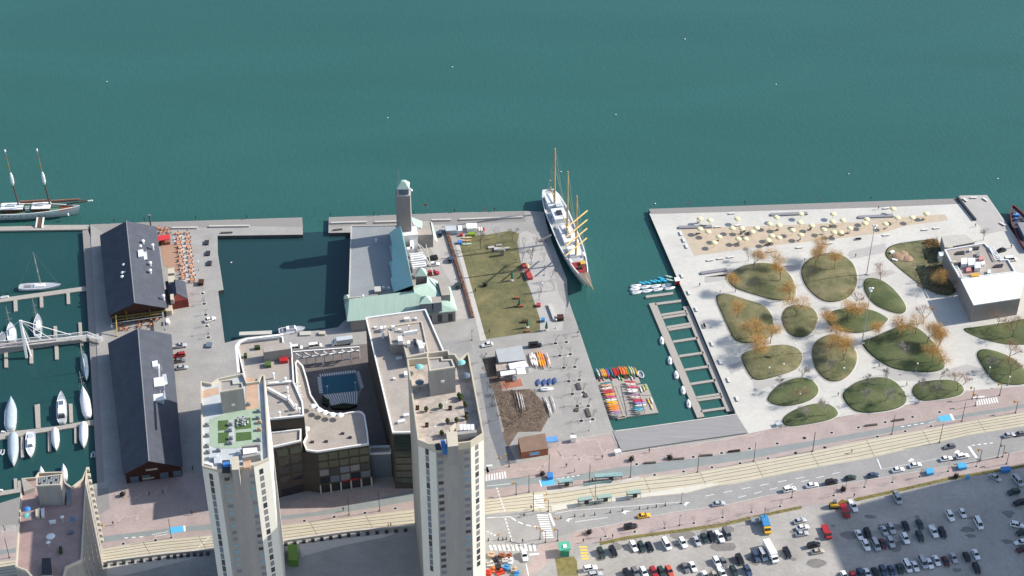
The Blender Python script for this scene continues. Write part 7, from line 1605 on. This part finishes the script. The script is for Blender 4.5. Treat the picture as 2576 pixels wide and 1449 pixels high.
# ================================================================== PEOPLE
def person_proto(seed, stride):
    rr = random.Random(seed); me = bpy.data.meshes.new('person'); s = stride
    V = [(0, 0, .95), (0, 0, 1.2), (0, 0, 1.42), (0, 0, 1.54), (0, 0, 1.68), (0, .1, .92), (s * .5, .11, .5), (s * .35 + .02, .11, .08), (s * .35 + .17, .11, .05), (0, -.1, .92), (-s * .15, -.11, .5), (-s, -.11, .1), (-s + .14, -.11, .05),
         (0, .2, 1.4), (-s * .3, .26, 1.12), (-s * .1 + .1, .26, .9), (0, -.2, 1.4), (s * .3, -.26, 1.12), (s * .5 + .1, -.26, .92)]
    Ed = [(0, 1), (1, 2), (2, 3), (3, 4), (0, 5), (5, 6), (6, 7), (7, 8), (0, 9), (9, 10), (10, 11), (11, 12), (2, 13), (13, 14), (14, 15), (2, 16), (16, 17), (17, 18)]
    RD = [.17, .16, .15, .06, .11, .1, .07, .05, .045, .1, .07, .05, .045, .07, .05, .04, .07, .05, .04]
    me.from_pydata(V, [], []); me.clear_geometry(); me.from_pydata(V, Ed, [])
    o = bpy.data.objects.new('person', me); COL.objects.link(o); o.modifiers.new('skin', 'SKIN'); 
    for v, r_ in zip(me.skin_vertices[0].data, RD): v.radius = (r_, r_ * (1.25 if r_ > .14 else 1))
    me.skin_vertices[0].data[0].use_root = True; o.modifiers.new('sub', 'SUBSURF').levels = 1
    dg_ = bpy.context.evaluated_depsgraph_get(); m2 = bpy.data.meshes.new_from_object(o.evaluated_get(dg_)); bpy.data.objects.remove(o)
    m2.materials.clear(); m2.materials.append(mat('clothing', (.05, .05, .06), .9, 0)); m2.materials.append(mat('trousers', hexc('#2c2d33'), .9, 0)); m2.materials.append(mat('skin', hexc('#a87b62'), .7, 0)); m2.materials.append(mat('dark hair', (.03, .022, .018), .9, 0))
    for p in m2.polygons: p.material_index = 1 if p.center.z < .93 else (2 if p.center.z > 1.5 else 0); p.use_smooth = True
    b = bpy.data.objects.new('person', m2); COL.objects.link(b); WO[b] = Vector(); tag(b, 'x', 'person')
    MB().lathe((-.02, 0, 1.62), [(.12, 0), (.135, .08), (.09, .16), (0, .19)], 8).build('hair', MATS['dark hair'], b)
    return b
pp = [person_proto(1, .3), person_proto(2, .02)]
CL = {k: mat(k + ' clothing', hexc(h), .9, 0) for k, h in dict(black='#1d1d22', red='#8f2f2f', blue='#34507f', white='#c9c9c9', grey='#5f6066', tan='#8f7a62', orange='#c46a2c', green='#4a5a3c').items()}
PPL = [('H', 1405, 268, 'black', 'on the pink promenade left of the wave deck corner', 1), ('H', 1045, 352, 'black', 'pushing along the pink promenade below the blue canopy', 1), ('H', 1125, 405, 'grey', 'walking just above the bike path', 1), ('H', 1878, 205, 'black', 'at the foot of the wave deck', 1), ('H', 1305, 500, 'black', 'waiting at the teal tram stop', 0), ('H', 1215, 1112, 'black', 'on the lot sidewalk beside the turquoise kiosk', 1), ('H', 1390, 1105, 'grey', 'on the lot sidewalk above the parked cars, left', 1), ('H', 1510, 1065, 'grey', 'on the lot sidewalk above the parked cars, right', 1), ('H', 500, 1165, 'green', 'in bright vest on the lower crosswalk', 0), ('H', 605, 1115, 'black', 'crossing behind the turning white car', 1),
       ('E', 1895, 955, 'red', 'walking on the tracks between the towers, left of two', 1), ('E', 1920, 955, 'grey', 'walking on the tracks between the towers, right of two', 1), ('E', 1442, 795, 'black', 'cycling spot on the bike path between the towers', 0), ('C', 1140, 935, 'red', 'in red on the left plaza', 1), ('C', 1505, 640, 'black', 'on the shaded plaza, left of a small group', 0), ('C', 1640, 620, 'black', 'on the shaded plaza near the warehouse front', 0), ('C', 1935, 830, 'black', 'on the shaded plaza beside the green-roofed tower', 1), ('C', 1940, 380, 'black', 'in the shaded lane beside the green-roofed tower', 1),
       ('F', 1640, 1175, 'red', 'in red at the left edge of the garden lawn', 0), ('G', 270, 455, 'red', 'in red at the lower left corner of the garden lawn', 0), ('G', 128, 42, 'orange', 'at the hedge corner of the garden', 0), ('I', 750, 995, 'black', 'on the slip side paving of the park', 1), ('K', 1640, 840, 'black', 'between two lawns near the capsule lawn', 1), ('K', 2050, 548, 'black', 'on the paving under the big lawn', 1), ('L', 1392, 738, 'black', 'left of the capsule shaped lawn', 1), ('L', 880, 1412, 'black', None, 1), ('J', 880, 702, 'red', 'on the paving between the second lawn and the planted bed', 0), ('J', 2085, 395, 'black', 'on the pier behind the white-roofed building', 1), ('J', 2445, 610, 'black', 'beside the black car at the white-roofed building', 1), ('J', 1110, 220, 'tan', 'standing behind the beach', 0), ('J', 2560, 240, 'grey', None, 0),
       ('A', 2110, 1040, 'black', None, 0), ('D', 965, 460, 'black', 'on the landing beside the cabin cruiser', 0), ('G', 1160, 490, 'white', 'at the quay edge above the kayak plaza', 0), ('H', 690, 775, 'black', 'at the track crosswalk', 0), ('H', 620, 850, 'black', 'on the road by the long crosswalk', 1), ('L', 1345, 100, 'blue', 'at the top of the big lawn', 0), ('I', 1805, 745, 'blue', 'at the left edge of the second lawn', 0), ('I', 955, 1070, 'blue', 'at the tip of the third lawn', 0), ('K', 565, 245, 'blue', 'at the slip side of the third lawn', 0), ('N', 840, 210, 'black', 'crossing the tracks at the right', 1), ('N', 865, 655, 'black', 'on the verge above the shaded lot', 0), ('D', 1480, 1330, 'black', None, 0)]
for cr, x, y, c_, lab, k in PPL:
    if not lab: continue
    p = at('%s:%d,%d' % (cr, x, y), 0); o = dup(pp[0 if k else 1], (p.x, p.y, .03 if cr not in 'E' else .04), (x * 7 + y) % 6, 'person in %s %s' % (c_, lab), None, 1.05); slot(o, {'clothing': CL[c_]})
for o in pp:
    for ch in list(o.children): bpy.data.objects.remove(ch)
    bpy.data.objects.remove(o)
